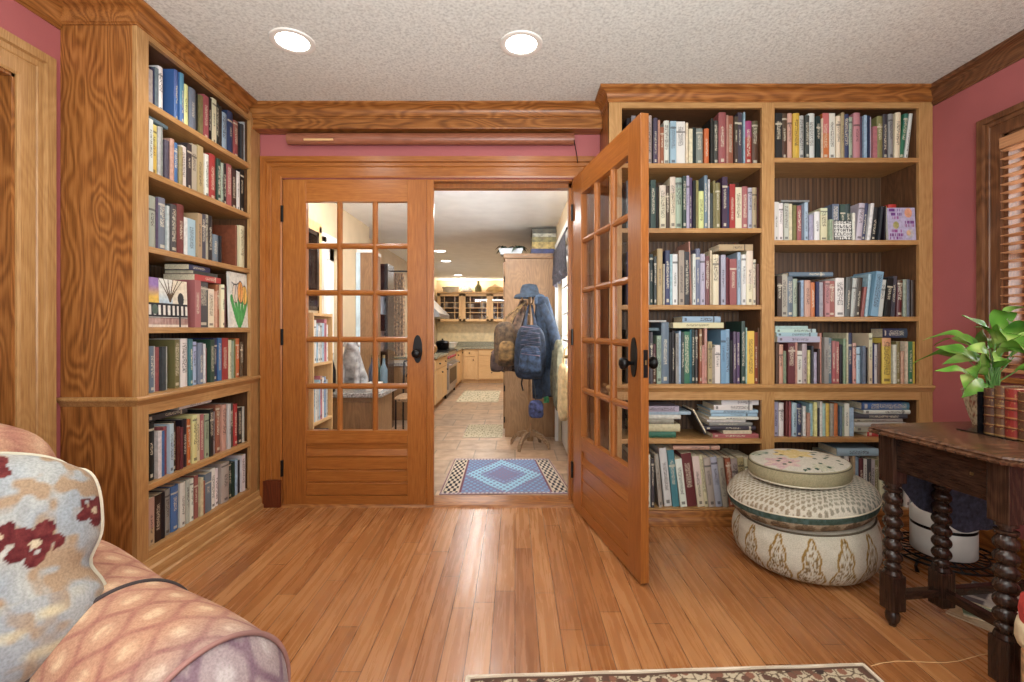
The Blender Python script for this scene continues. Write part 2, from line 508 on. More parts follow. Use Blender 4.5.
# book cover: object colour, a block of lettering-like marks on the spine, bands
def book_mat():
    m, nt, b = newmat('book_cover'); L = nt.links
    tc = N(nt, 'ShaderNodeTexCoord'); oi = N(nt, 'ShaderNodeObjectInfo')
    sp = N(nt, 'ShaderNodeSeparateXYZ'); L.new(tc.outputs['Generated'], sp.inputs[0])
    sn = N(nt, 'ShaderNodeSeparateXYZ'); L.new(tc.outputs['Normal'], sn.inputs[0])
    def mt(op, a, bb=None, c=None):
        n = N(nt, 'ShaderNodeMath', operation=op)
        for i, q in enumerate((a, bb, c)):
            if q is None: continue
            if isinstance(q, (int, float)): n.inputs[i].default_value = q
            else: L.new(q, n.inputs[i])
        return n.outputs[0]
    rnd = oi.outputs['Random']
    r2 = mt('FRACT', mt('MULTIPLY', rnd, 37.31)); r3 = mt('FRACT', mt('MULTIPLY', rnd, 91.7)); r4 = mt('FRACT', mt('MULTIPLY', rnd, 173.3))
    spine = mt('LESS_THAN', sn.outputs[1], -.35)
    x, z = sp.outputs[0], sp.outputs[2]
    cx = mt('LESS_THAN', mt('ABSOLUTE', mt('SUBTRACT', x, .5)), mt('MULTIPLY_ADD', r3, .16, .17))
    z0 = mt('MULTIPLY_ADD', r2, .3, .18); z1 = mt('MULTIPLY_ADD', r3, .3, .64)
    zin = mt('MULTIPLY', mt('GREATER_THAN', z, z0), mt('LESS_THAN', z, z1))
    no = N(nt, 'ShaderNodeTexNoise'); no.inputs['Scale'].default_value = 190; no.inputs['Detail'].default_value = 1
    ad = N(nt, 'ShaderNodeVectorMath', operation='ADD'); L.new(tc.outputs['Object'], ad.inputs[0])
    cb = N(nt, 'ShaderNodeCombineXYZ'); L.new(mt('MULTIPLY', rnd, 50), cb.inputs[0]); L.new(mt('MULTIPLY', r2, 9), cb.inputs[2]); L.new(cb.outputs[0], ad.inputs[1])
    L.new(ad.outputs[0], no.inputs['Vector'])
    glyph = mt('GREATER_THAN', no.outputs['Fac'], .5)
    text = mt('MULTIPLY', mt('MULTIPLY', cx, zin), glyph)
    foot = mt('MULTIPLY', mt('MULTIPLY', mt('GREATER_THAN', z, .05), mt('LESS_THAN', z, .11)), mt('MULTIPLY', cx, mt('GREATER_THAN', r4, .45)))
    band = mt('MULTIPLY', mt('LESS_THAN', mt('ABSOLUTE', mt('SUBTRACT', z, mt('MULTIPLY_ADD', r4, .2, .72))), .02), mt('GREATER_THAN', r2, .6))
    mask = mt('MULTIPLY', spine, mt('MAXIMUM', text, mt('MAXIMUM', foot, band)))
    # panel: part of the spine in a shifted tone
    pan = mt('MULTIPLY', mt('MULTIPLY', spine, mt('GREATER_THAN', z, mt('MULTIPLY_ADD', r3, .5, .35))), mt('GREATER_THAN', r4, .68))
    bw = N(nt, 'ShaderNodeRGBToBW'); L.new(oi.outputs['Color'], bw.inputs[0])
    darkbook = mt('LESS_THAN', bw.outputs[0], .22)
    tcol = N(nt, 'ShaderNodeMix', data_type='RGBA'); L.new(darkbook, tcol.inputs[0])
    tcol.inputs[6].default_value = (*lin((52, 44, 44)), 1); tcol.inputs[7].default_value = (*lin((206, 196, 172)), 1)
    pcol = N(nt, 'ShaderNodeMix', data_type='RGBA'); pcol.inputs[0].default_value = .5
    L.new(oi.outputs['Color'], pcol.inputs[6])
    pc2 = N(nt, 'ShaderNodeHueSaturation'); pc2.inputs['Saturation'].default_value = .8; pc2.inputs['Value'].default_value = 1.0
    hv = mt('MULTIPLY_ADD', r2, .3, .35); L.new(hv, pc2.inputs['Hue']); L.new(oi.outputs['Color'], pc2.inputs['Color']); L.new(pc2.outputs[0], pcol.inputs[7])
    m1 = N(nt, 'ShaderNodeMix', data_type='RGBA'); L.new(pan, m1.inputs[0]); L.new(oi.outputs['Color'], m1.inputs[6]); L.new(pcol.outputs[2], m1.inputs[7])
    m2 = N(nt, 'ShaderNodeMix', data_type='RGBA'); L.new(mt('MULTIPLY', mask, .72), m2.inputs[0]); L.new(m1.outputs[2], m2.inputs[6]); L.new(tcol.outputs[2], m2.inputs[7])
    L.new(m2.outputs[2], b.inputs['Base Color'])
    b.inputs['Roughness'].default_value = .45
    return m
M['book'] = book_mat()
M['vc_cloth'] = vcol('woven_pattern_cloth', .9, .35, 260, .2)
M['vc_rug'] = vcol('woven_rug', .95, .5, 420, .1)
M['vc_print'] = vcol('printed_card', .5, 0, 60, .4)

# ------------------------------------------------------------------ the room shell
YB, YK = 2.95, 3.08          # back wall, room face and hall face
XL, XR = -1.92, 2.366        # side walls
YF = -1.0                    # how far the shell runs behind the photographer
OL, OR, OT = -1.455, .372, 2.05   # doorway in the back wall
KXR = .43                    # hall's window-side wall


def struct(name, mb, mat, label, cat, **kw):
    o = mb.build(name, mat, **kw)
    return tag(o, label, cat, kind='structure')


struct('floor', MB().box(XL - .2, XR + .2, YF, YB + .02, -.06, 0), M['floor'], 'orange oak plank floor of the book room', 'floor')
struct('ceiling', MB().box(XL - .2, XR + .2, YF, YK, CEIL, CEIL + .08), M['ceiling'], 'pale textured ceiling of the book room', 'ceiling')
w = MB()
w.box(XL - .2, OL, YB, YK, 0, CEIL); w.box(OR, XR + .2, YB, YK, 0, CEIL); w.box(OL, OR, YB, YK, OT, CEIL)
struct('wall_back', w, M['burgundy'], 'burgundy wall around the french doors', 'wall')
# left wall with its doorway
DL0, DL1, DLT = .85, 1.80, 2.085
w = MB()
w.box(XL - .15, XL, DL1, YB, 0, CEIL); w.box(XL - .15, XL, YF, DL0, 0, CEIL); w.box(XL - .15, XL, DL0, DL1, DLT, CEIL)
struct('wall_left', w, M['burgundy'], 'burgundy wall beside the sofa', 'wall')
# right wall with the window opening
WY0, WY1, WZ0, WZ1 = 1.05, 2.27, .90, 2.05
w = MB()
w.box(XR, XR + .15, WY1, YB, 0, CEIL); w.box(XR, XR + .15, YF, WY0, 0, CEIL)
w.box(XR, XR + .15, WY0, WY1, WZ1, CEIL); w.box(XR, XR + .15, WY0, WY1, 0, WZ0)
struct('wall_right', w, M['burgundy'], 'burgundy wall with the blinded window', 'wall')

# crown mouldings
def crown(zt, zb, proj):
    """Cove profile between ceiling (zt, out proj) and wall (zb, out 0)."""
    h = zt - zb
    pts = [(0, zt), (proj, zt), (proj, zt - h * .12), (proj * .86, zt - h * .2)]
    for k in range(1, 6):
        t = k / 6
        pts.append((proj * (.86 - .66 * sin(t * pi / 2)), zt - h * (.2 + .52 * (1 - cos(t * pi / 2)))))
    pts += [(proj * .2, zt - h * .78), (proj * .2, zt - h * .88), (proj * .1, zt - h * .92), (proj * .1, zb), (0, zb)]
    return pts


t = MB().sweep([(XL + .2, 2.862), (.56, 2.862)], crown(CEIL, 2.392, .062), 1)
struct('trim_1', t, M['oak_x'], 'oak cove moulding over the french doors', 'moulding', smooth=.5)
t = MB().box(XL + .3, .531, 2.862, YB, 2.334, 2.466).box(XL + .3, .531, 2.855, YB, 2.328, 2.342, .004)
struct('trim_2', t, M['oak_x'], 'flat oak board below the cove moulding over the doors', 'moulding')
t = MB().sweep([(XR, 2.655), (XR, YF)], crown(CEIL, 2.37, .06), 1)
struct('trim_3', t, M['walnut_y'], 'oak cove moulding along the window wall', 'moulding', smooth=.5)
t = MB().sweep([(XL, YF), (XL, 1.98)], crown(CEIL, 2.37, .06), 1)
struct('trim_4', t, M['oak_y'], 'oak cove moulding above the side doorway', 'moulding', smooth=.5)


def casing_prof(w, d=.022):
    """Flat casing: outer back band, field, inner bead; (across from inner edge, thickness)."""
    return [(0, 0), (0, d * .55), (w * .08, d * .7), (w * .5, d * .75), (w * .52, d * .6), (w * .56, d * .85), (w * .72, d * .9), (w * .75, d * 1.5), (w, d * 1.6), (w, 0)]


def casing(mb, P, width, plane):
    """Mitred casing along the polyline P of (s, z) points; plane(s, z, out) -> world point; width grows to the right of the path."""
    pts = [Vector(p) for p in P]
    prof = casing_prof(width)
    n = len(prof)
    vs, fs = [], []
    for i, p in enumerate(pts):
        d0 = (pts[i] - pts[i - 1]).normalized() if i else None
        d1 = (pts[i + 1] - pts[i]).normalized() if i < len(pts) - 1 else None
        d0 = d0 or d1; d1 = d1 or d0
        n0 = Vector((-d0.y, d0.x)); n1 = Vector((-d1.y, d1.x))
        m_ = (n0 + n1).normalized(); k = 1 / max(.2, m_.dot(n0))
        for (a, o) in prof:
            q = p + m_ * (a * k)
            vs.append(plane(q.x, q.y, o))
    for i in range(len(pts) - 1):
        for k in range(n):
            fs.append((i * n + k, i * n + (k + 1) % n, (i + 1) * n + (k + 1) % n, (i + 1) * n + k))
    fs.append(tuple(range(n))); fs.append(tuple((len(pts) - 1) * n + k for k in range(n)))
    mb.add(vs, fs)


back_plane = lambda s_, z, o: (s_, YB - o, z)
CW = .128
for (s_, sg, nm_, lab_) in ((OL, -1, 'trim_5', 'upright door casing against the left bookcase'), (OR, 1, 'trim_6', 'upright door casing behind the open door')):
    t = MB(); hp = casing_prof(CW); n_ = len(hp)
    t.add([(s_ + sg * a, YB - o, 0) for (a, o) in hp] + [(s_ + sg * a, YB - o, OT + .005 + a) for (a, o) in hp], [(k, (k + 1) % n_, n_ + (k + 1) % n_, n_ + k) for k in range(n_)] + [tuple(range(n_)), tuple(range(n_, 2 * n_))])
    struct(nm_, t, M['fir_z'], lab_, 'casing')
t = MB()
# header cut to the mitres
hp = casing_prof(CW)
vs = []
for s_, sg in ((OL, -1), (OR, 1)):
    for (a, o) in hp: vs.append((s_ + sg * a, YB - o, OT + .005 + a))
n_ = len(hp)
t.add(vs, [(k, (k + 1) % n_, n_ + (k + 1) % n_, n_ + k) for k in range(n_)] + [tuple(range(n_)), tuple(range(n_, 2 * n_))])
struct('trim_7', t, M['fir_x'], 'header casing above the french doors', 'casing')
# jamb, stop and wooden threshold
t = MB().box(OL - .001, OL + .012, YB, YK, 0, OT).box(OR - .012, OR + .001, YB, YK, 0, OT).box(OL, OR, YB, YK, OT - .012, OT + .001)
t.box(OL, OL + .03, YB + .05, YK - .02, 0, OT).box(OR - .03, OR, YB + .05, YK - .02, 0, OT).box(OL, OR, YB + .05, YK - .02, OT - .04, OT)
struct('trim_8', t, M['fir_z'], 'wooden jamb lining of the french doorway', 'jamb')
t = MB().prism([(YB - .03, 0), (YB - .02, .014), (YB + .02, .02), (YK, .02), (YK + .03, .003), (YK + .03, 0)], OL, OR, 'x')
struct('trim_9', t, M['oak_x'], 'worn wooden threshold under the french doors', 'threshold')
t = MB().box(OL - CW - .004, OL - .004, YB - .034, YB, 0, .17, .004)
struct('baseboard_back', t, M['plinth'], 'dark wooden plinth block at the foot of the door casing', 'plinth')
t = MB().sweep([(XR, 2.62), (XR, YF)], [(0, 0), (.016, 0), (.016, .1), (.01, .125), (0, .13)], 1)
struct('baseboard_right', t, M['oak_y'], 'oak baseboard under the window', 'baseboard')
t = MB().sweep([(XL, YF), (XL, DL0 - .13)], [(0, 0), (.016, 0), (.016, .1), (.01, .125), (0, .13)], 1)
struct('baseboard_left', t, M['oak_y'], 'oak baseboard behind the sofa', 'baseboard')
# left doorway: casing, jamb, and the panelled door standing in it
left_plane = lambda s_, z, o: (XL + o, s_, z)
t = MB(); casing(t, [(DL0, 0), (DL0, DLT), (DL1, DLT), (DL1, 0)], .132, left_plane)
struct('trim_10', t, M['frame_z'], 'pale oak casing of the doorway beside the left bookcase', 'casing')
t = MB().box(XL - .15, XL + .004, DL1 - .012, DL1, 0, DLT).box(XL - .15, XL + .004, DL0, DL0 + .012, 0, DLT).box(XL - .15, XL + .004, DL0, DL1, DLT - .012, DLT)
t.box(XL - .085, XL - .045, DL1 - .026, DL1 - .011, 0, DLT - .01).box(XL - .085, XL - .045, DL0, DL1, DLT - .026, DLT - .011)
struct('trim_11', t, M['oak_z'], 'jamb and stop of the doorway beside the left bookcase', 'jamb')
d = empty('door_3', (XL - .12, DL1 - .014, 0)); tag(d, 'dark stained door closing the doorway beside the left bookcase', 'door', kind='structure')
MB().box(XL - .135, XL - .097, DL0 + .014, DL1 - .014, .01, DLT - .014).build('leaf', M['plinth'], d)
t = MB()
for (a, b_) in ((.18, .9), (1.05, 1.9)):
    t.box(XL - .1, XL - .088, DL0 + .12, DL0 + .44, a, b_, .008).box(XL - .1, XL - .088, DL1 - .44, DL1 - .12, a, b_, .008)
t.build('panel', M['plinth'], d)

# window in the right wall: casing, sash, glass, and the slatted blind in front of it
win = empty('window_1', (XR, (WY0 + WY1) / 2, WZ0)); tag(win, 'daylit window in a dark oak casing on the burgundy wall', 'window', kind='structure')
right_plane = lambda s_, z, o: (XR - o, s_, z)
t = MB(); casing(t, [(WY0, WZ0 - .02), (WY0, WZ1), (WY1, WZ1), (WY1, WZ0 - .02)], .105, right_plane)
t.build('casing', M['walnut_z'], win)
MB().box(XR - .045, XR + .02, WY0 - .15, WY1 + .15, WZ0 - .045, WZ0 - .02, .006).build('sill', M['oak_y'], win)
t = MB()
for (y0, y1, z0, z1) in ((WY0, WY0 + .05, WZ0, WZ1), (WY1 - .05, WY1, WZ0, WZ1), (WY0, WY1, WZ0, WZ0 + .06), (WY0, WY1, WZ1 - .05, WZ1), (WY0, WY1, 1.46, 1.5)):
    t.box(XR + .08, XR + .12, y0, y1, z0, z1, .004)
t.box(XR - .003, XR + .08, WY1 - .02, WY1, WZ0, WZ1).box(XR - .003, XR + .08, WY0, WY0 + .02, WZ0, WZ1).box(XR - .003, XR + .08, WY0, WY1, WZ1 - .02, WZ1)
t.build('sash_frame', M['walnut_y'], win)
MB().box(XR + .098, XR + .102, WY0 + .05, WY1 - .05, WZ0 + .06, WZ1 - .05).build('pane', M['glass'], win)
bl = empty('window_blind', (XR, (WY0 + WY1) / 2, WZ0)); tag(bl, 'honey coloured wooden slat blind hanging in the window', 'blind')
M['slat'] = wood('blind_slat_wood', (150, 96, 60), (196, 140, 98), (222, 172, 128), 'y', .35, 1, .08)
t = MB()
z = WZ1 - .085
while z > WZ0 + .03:
    t.obox((XR - .008, (WY0 + WY1) / 2, z), (cos(-.16), 0, sin(-.16)), (0, 1, 0), (-sin(-.16), 0, cos(-.16)), .021, (WY1 - WY0) / 2 - .006, .0016)
    z -= .041
t.build('slat', M['slat'], bl)
MB().box(XR - .036, XR + .02, WY0 + .004, WY1 - .004, WZ1 - .075, WZ1 - .022, .006).build('head_rail', M['slat'], bl)
MB().box(XR - .032, XR + .014, WY0 + .006, WY1 - .006, WZ0 + .002, WZ0 + .022, .005).build('bottom_rail', M['slat'], bl)
for yy in (WY0 + .12, (WY0 + WY1) / 2, WY1 - .12):
    MB().tube([(XR - .031, yy, WZ1 - .08), (XR - .031, yy, WZ0 + .02)], .0022, 6).build('ladder_cord', M['paper'], bl)

# ------------------------------------------------------------------ french doors
LEAF = .905


def french_door(name, label, hinge, ang, knobs, astragal=False):
    """Leaf in local x 0..LEAF, thickness y 0..0.044 (0 = side to the room), z; hinge edge at x = 0."""
    o = empty(name, hinge, ang)
    tag(o, label, 'door', kind='structure')
    T, z0, z1 = .038, .012, OT - .008
    st, tr, br0, br1 = .145, .135, .40, .475          # stiles, top rail, rail over the panel
    pw0, pw1 = st, LEAF - .128
    def P(n, mb, mat, par=o, **kw):
        me = mb.build(n, mat, None, **kw); me.parent = par; return me
    P('stile', MB().box(0, st, 0, T, z0, z1, .003), M['fir_z'])
    P('stile', MB().box(pw1, LEAF, 0, T, z0, z1, .003), M['fir_z'])
    P('top_rail', MB().box(st, pw1, .001, T - .001, z1 - tr, z1), M['fir_x'])
    P('lock_rail', MB().box(st, pw1, .001, T - .001, br0 - .005, br1), M['fir_x'])
    P('bottom_rail', MB().box(st, pw1, .001, T - .001, z0, z0 + .055), M['fir_x'])
    pan = MB()
    pan.box(st, pw1, .014, T - .014, z0 + .05, br0)
    pan.prism([(.016, .362), (.004, .318), (.004, .314), (.016, .312), (T - .016, .312), (T - .004, .314), (T - .004, .318), (T - .016, .362)], st, pw1, 'x')
    for a, b_ in ((.228, .311), (.150, .226), (z0 + .055, .148)):
        pan.prism([(.016, b_), (.009, b_ - .008), (.007, a + .004), (.016, a), (T - .016, a), (T - .007, a + .004), (T - .009, b_ - .008), (T - .016, b_)], st, pw1, 'x')
    P('bottom_panel', pan, M['fir_x'])
    gx0, gx1, gz0, gz1 = pw0, pw1, br1, z1 - tr
    mw = .036
    pwid = (gx1 - gx0 - 2 * mw) / 3; phei = (gz1 - gz0 - 4 * mw) / 5
    mu = MB()
    for k in (1, 2):
        x = gx0 + k * pwid + (k - 1) * mw
        mu.prism([(x, .02), (x + .006, .008), (x + mw / 2 - .004, .003), (x + mw / 2 + .004, .003), (x + mw - .006, .008), (x + mw, .02), (x + mw, T - .02), (x + mw - .008, T - .004), (x + .008, T - .004), (x, T - .02)], gz0, gz1, 'z')
    P('upright_muntin', mu, M['fir_z'])
    mh = MB()
    for k in (1, 2, 3, 4):
        z = gz0 + k * phei + (k - 1) * mw
        mh.prism([(.02, z), (.008, z + .006), (.004, z + mw / 2), (.008, z + mw - .006), (.02, z + mw), (T - .02, z + mw), (T - .004, z + mw - .008), (T - .004, z + .008), (T - .02, z)], gx0, gx1, 'x')
    P('cross_muntin', mh, M['fir_x'])
    for r_ in range(5):
        for c_ in range(3):
            x = gx0 + c_ * (pwid + mw); z = gz0 + r_ * (phei + mw)
            P('pane', MB().box(x - .004, x + pwid + .004, T / 2 - .0015, T / 2 + .0015, z - .004, z + phei + .004), M['glass'])
    if astragal:
        P('astragal', MB().box(LEAF - .004, LEAF + .040, -.012, .012, z0, z1, .004), M['fir_z'])
    for sgn, y in knobs:
        esc = MB()
        pts = [(.029 * cos(a) * (1 if abs(cos(a)) > .0 else 1), .088 * sin(a)) for a in [2 * pi * k / 28 for k in range(28)]]
        kx, kz = LEAF - .062, .985
        esc.prism([(kx + p[0], kz + p[1]) for p in pts], y, y + sgn * .006, 'y')
        e = P('escutcheon', esc, M['black_metal'], smooth=.6)
        kb = MB().lathe([(.008, 0), (.009, .018), (.014, .026), (.024, .034), (.029, .046), (.025, .058), (.012, .064)], 20, (0, 0, 0), 'y')
        kb.v = [(kx + v[0], y + sgn * (.006 + v[1]), kz - .026 + v[2]) for v in kb.v]
        P('knob', kb, M['black_metal'], par=e, smooth=1.0)
    for z in (.24, 1.06, 1.83):
        P('hinge', MB().lathe([(.009, z - .05), (.009, z + .05)], 10, (-.004, -.004, 0)), M['black_metal'])
    return o


french_door('door_1', 'closed glazed french door of orange fir, black oval knob', (OL + .004, YB - .012, 0), 0, [(-1, 0.0)], True)
# the open leaf swings into the room: hinge at the casing, free edge towards the viewer
hx, hy = OR - .012, YB - .042
ang = atan2(2.046 - hy, .536 - hx)
d2 = french_door('door_2', 'open glazed french door swung towards the viewer beside the bookcase', (hx, hy, 0), ang, [(-1, 0.0), (1, .038)])
lp = MB().box(LEAF - .0005, LEAF + .0025, .012, .032, .90, 1.02); lo_ = lp.build('latch_plate', M['black_metal'], None); lo_.parent = d2
lp = MB().box(LEAF, LEAF + .006, .018, .026, .955, .975, .001); lo2 = lp.build('latch', M['brass'], None); lo2.parent = lo_

# wooden rail hung above the doors
rl = empty('screen_rail', at(288, 137, 2.903)); tag(rl, 'long reddish wooden rail mounted above the french doors', 'rail')
M['rail'] = wood('rail_wood', (104, 58, 40), (146, 90, 66), (176, 116, 88), 'x', .35, 1, .2)
x0, x1 = at(288, 0, 2.903).x, at(574, 0, 2.903).x
zc = 2.284
prof = [(2.903 + .030 * cos(a), zc + .036 * sin(a)) for a in [2 * pi * k / 20 for k in range(20)]]
MB().prism(prof, x0, x1, 'x').build('housing', M['rail'], rl, smooth=.7)
MB().box(x0 + .11, x0 + .29, 2.870, 2.880, zc - .022, zc - .010, .002).build('pull_strip', M['maple_x'], rl)
for xx in (x0 + .05, x1 - .06):
    MB().box(xx, xx + .05, 2.92, YB + .001, zc - .02, zc + .03).build('bracket', M['rail'], rl)
MB().tube([(x1 - .004, 2.88, zc - .01), (x1 + .012, 2.875, zc - .10), (x1 + .02, 2.875, zc - .16)], .003, 6).build('pull_cord', M['black_metal'], rl)

# ------------------------------------------------------------------ ceiling lights
for (x, y, lab) in ((-1.05, 2.22, 'round recessed ceiling light near the left bookcase'), (.03, 2.24, 'round recessed ceiling light in front of the doorway')):
    o = empty('ceiling_light', (x, y, CEIL)); tag(o, lab, 'ceiling light', 'recessed ceiling lights')
    MB().lathe([(.102, CEIL), (.1, CEIL - .006), (.088, CEIL - .009), (.074, CEIL - .004), (.074, CEIL)], 36, (x, y, 0), cap=False).build('trim_ring', M['white'], o, smooth=.8)
    MB().lathe([(.075, CEIL - .001), (.074, CEIL - .005), (.04, CEIL - .008), (.0, CEIL - .009)], 32, (x, y, 0), cap=False).build('lens', M['bulb'], o, smooth=2)

# ------------------------------------------------------------------ built-in bookcases
# left bookcase: front plane X = LX, from LY0 (near side) to the back wall
LX, LY0, LY1 = -1.596, 1.984, 2.93
LO0, LO1 = 2.048, 2.835                      # opening
L_SH = [2.105, 1.803, 1.472, 1.118]          # upper shelves (tops)
L_LEDGE, L_RAIL, L_LOW, L_BASE = .826, .738, .430, .143
bc = empty('bookcase', (-1.75, 2.46, 0))
tag(bc, 'tall built-in oak bookcase standing against the burgundy wall beside the sofa', 'bookcase', 'built-in oak bookcases')
TH = .027
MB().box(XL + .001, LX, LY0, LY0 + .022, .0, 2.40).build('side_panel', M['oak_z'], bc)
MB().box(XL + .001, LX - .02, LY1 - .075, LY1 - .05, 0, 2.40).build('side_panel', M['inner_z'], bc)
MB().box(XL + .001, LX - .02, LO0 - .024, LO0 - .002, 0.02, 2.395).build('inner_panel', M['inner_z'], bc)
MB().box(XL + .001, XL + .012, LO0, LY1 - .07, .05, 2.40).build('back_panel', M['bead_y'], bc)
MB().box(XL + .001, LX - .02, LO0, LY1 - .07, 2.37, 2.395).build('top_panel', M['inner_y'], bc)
for (a, b_) in ((LY0 - .0005, LO0), (LO1, LY1 + .012)):
    MB().box(LX - .02, LX + .0005, a, b_, L_LEDGE - .005, 2.42, .002).build('stile', M['frame_z'], bc)
    MB().box(LX - .02, LX + .0005, a, b_, .06, L_LEDGE - .03, .002).build('stile', M['frame_z'], bc)
MB().box(LX - .02, LX, LO0, LO1, 2.368, 2.42).build('top_rail', M['frame_y'], bc)
for z in L_SH:
    MB().box(XL + .012, LX - .002, LO0 - .002, LO1 + .02, z - TH, z, .003).build('shelf', M['frame_y'], bc)
MB().box(XL + .012, LX - .002, LO0 - .002, LO1 + .02, L_LOW - TH, L_LOW, .003).build('shelf', M['frame_y'], bc)
MB().box(XL + .012, LX - .002, LO0 - .002, LO1 + .02, L_LEDGE - TH, L_LEDGE, .003).build('shelf', M['frame_y'], bc)
MB().box(XL + .012, LX - .002, LO0 - .002, LO1 + .02, L_BASE - TH, L_BASE, .003).build('shelf', M['frame_y'], bc)
MB().box(LX - .02, LX, LO0, LO1, L_RAIL, L_LEDGE - .03).build('middle_rail', M['frame_y'], bc)
MB().box(LX - .02, LX, LO0, LO1, .05, L_BASE - .002).build('bottom_rail', M['frame_y'], bc)
led = [(0, L_LEDGE - .004), (.014, L_LEDGE - .004), (.019, L_LEDGE - .010), (.019, L_LEDGE - .018), (.014, L_LEDGE - .024), (.008, L_LEDGE - .03), (.004, L_LEDGE - .040), (0, L_LEDGE - .044)]
MB().sweep([(XL + .001, LY0), (LX, LY0), (LX, LY1 + .012)], led, 1).build('ledge_moulding', M['frame_y'], bc, smooth=.5)
bse = [(0, .11), (.008, .108), (.012, .095), (.012, .078), (.022, .07), (.026, .055), (.026, .03), (.036, .022), (.036, .0), (0, 0)]
MB().sweep([(XL + .001, LY0), (LX, LY0), (LX, LY1 + .012)], bse, 1).build('base_moulding', M['frame_y'], bc, smooth=.5)
MB().sweep([(XL + .001, LY0), (LX, LY0), (LX, 2.80)], crown(CEIL - .001, 2.392, .062), 1).build('crown_moulding', M['oak_y'], bc, smooth=.5)

# right bookcase: two bays on one frame, front plane Y = RY
RY = 2.66
RX0, RX1 = .532, 2.364
RO = [(.605, 1.397), (1.469, 2.287)]
R_SH = [[2.050, 1.682, 1.247], [2.081, 1.614, 1.180]]
R_LEDGE, R_RAIL, R_LOW, R_BASE = .797, .708, (.487, .495), .090
rc = empty('bookcase', (1.44, 2.8, 0))
tag(rc, 'wide two-bay built-in oak bookcase behind the open door', 'bookcase', 'built-in oak bookcases')
MB().box(RX0, RX0 + .022, RY + .002, YB - .001, 0, 2.40).build('side_panel', M['oak_z'], rc)
MB().box(RX1 - .022, RX1 - .001, RY + .02, YB - .001, 0, 2.40).build('side_panel', M['inner_z'], rc)
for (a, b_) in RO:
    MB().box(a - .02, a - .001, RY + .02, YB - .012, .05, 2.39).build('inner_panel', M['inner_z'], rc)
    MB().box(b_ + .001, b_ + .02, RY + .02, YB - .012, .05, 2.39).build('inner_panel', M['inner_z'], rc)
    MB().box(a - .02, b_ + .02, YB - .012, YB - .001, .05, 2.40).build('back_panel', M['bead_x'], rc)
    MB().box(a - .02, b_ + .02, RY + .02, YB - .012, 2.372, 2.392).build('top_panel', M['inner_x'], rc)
    MB().box(a, b_, RY, RY + .02, 2.362, 2.42).build('top_rail', M['frame_x'], rc)
    MB().box(a, b_, RY, RY + .02, R_RAIL, R_LEDGE - .03).build('middle_rail', M['frame_x'], rc)
    MB().box(a, b_, RY, RY + .02, .02, R_BASE - .004).build('bottom_rail', M['oak_x'], rc)
for (a, b_) in ((RX0, RO[0][0]), (RO[0][1], RO[1][0]), (RO[1][1], RX1)):
    MB().box(a, b_, RY - .0005, RY + .02, R_LEDGE - .005, 2.42, .002).build('stile', M['frame_z'], rc)
    MB().box(a, b_, RY - .0005, RY + .02, .02, R_LEDGE - .03, .002).build('stile', M['frame_z'], rc)
for k, (a, b_) in enumerate(RO):
    for z in R_SH[k] + [R_LOW[k], R_BASE, R_LEDGE]:
        MB().box(a - .001, b_ + .001, RY + .002, YB - .012, z - TH, z, .003).build('shelf', M['frame_x'], rc)
led = [(p[0], p[1] - L_LEDGE + R_LEDGE) for p in led]
MB().sweep([(RX0, RY + .1), (RX0, RY), (RX1, RY)], led, 1).build('ledge_moulding', M['frame_x'], rc, smooth=.5)
bse = [(0, .085), (.008, .083), (.014, .07), (.014, .05), (.024, .04), (.028, .03), (.028, .0), (0, 0)]
MB().sweep([(RX0, YB - .05), (RX0, RY), (RX1, RY)], bse, 1).build('base_moulding', M['oak_x'], rc, smooth=.5)
MB().sweep([(RX0, YB - .05), (RX0, RY), (RX1, RY)], crown(CEIL - .001, 2.393, .058), 1).build('crown_moulding', M['oak_x'], rc, smooth=.5)

# ------------------------------------------------------------------ books
PAL = {
 'bk': ('black', (30, 28, 30)), 'ch': ('charcoal', (66, 64, 68)), 'gy': ('grey', (138, 136, 134)), 'lg': ('pale grey', (190, 190, 184)),
 'wh': ('white', (226, 222, 212)), 'cr': ('cream', (222, 206, 168)), 'tn': ('tan', (180, 152, 108)), 'br': ('brown', (100, 66, 46)),
 'db': ('dark brown', (58, 38, 30)), 'rd': ('red', (182, 52, 48)), 'dr': ('maroon', (108, 40, 40)), 'ru': ('rust', (150, 78, 50)),
 'or': ('orange', (208, 108, 48)), 'sa': ('salmon', (204, 146, 124)), 'pk': ('pink', (188, 112, 120)), 'rs': ('rose red', (166, 84, 82)),
 'ye': ('yellow', (222, 180, 66)), 'ly': ('pale yellow', (228, 222, 142)), 'ol': ('olive', (128, 122, 66)), 'gn': ('green', (42, 110, 78)),
 'dg': ('dark green', (34, 58, 50)), 'sg': ('sage', (150, 166, 138)), 'te': ('teal', (50, 118, 128)), 'nv': ('navy', (44, 52, 88)),
 'bl': ('blue', (64, 108, 172)), 'lb': ('pale blue', (158, 188, 206)), 'mb': ('mid blue', (118, 154, 188)), 'sl': ('slate', (98, 114, 130)),
 'pu': ('purple', (92, 60, 98)), 'lv': ('lavender', (172, 166, 184)), 'mt': ('mint', (178, 210, 200)), 'st': ('stone', (170, 158, 142)),
 'pl': ('plum', (74, 58, 80)),
}
BOOKS = []     # collected first; the 300 that show largest become things, the rest one mesh


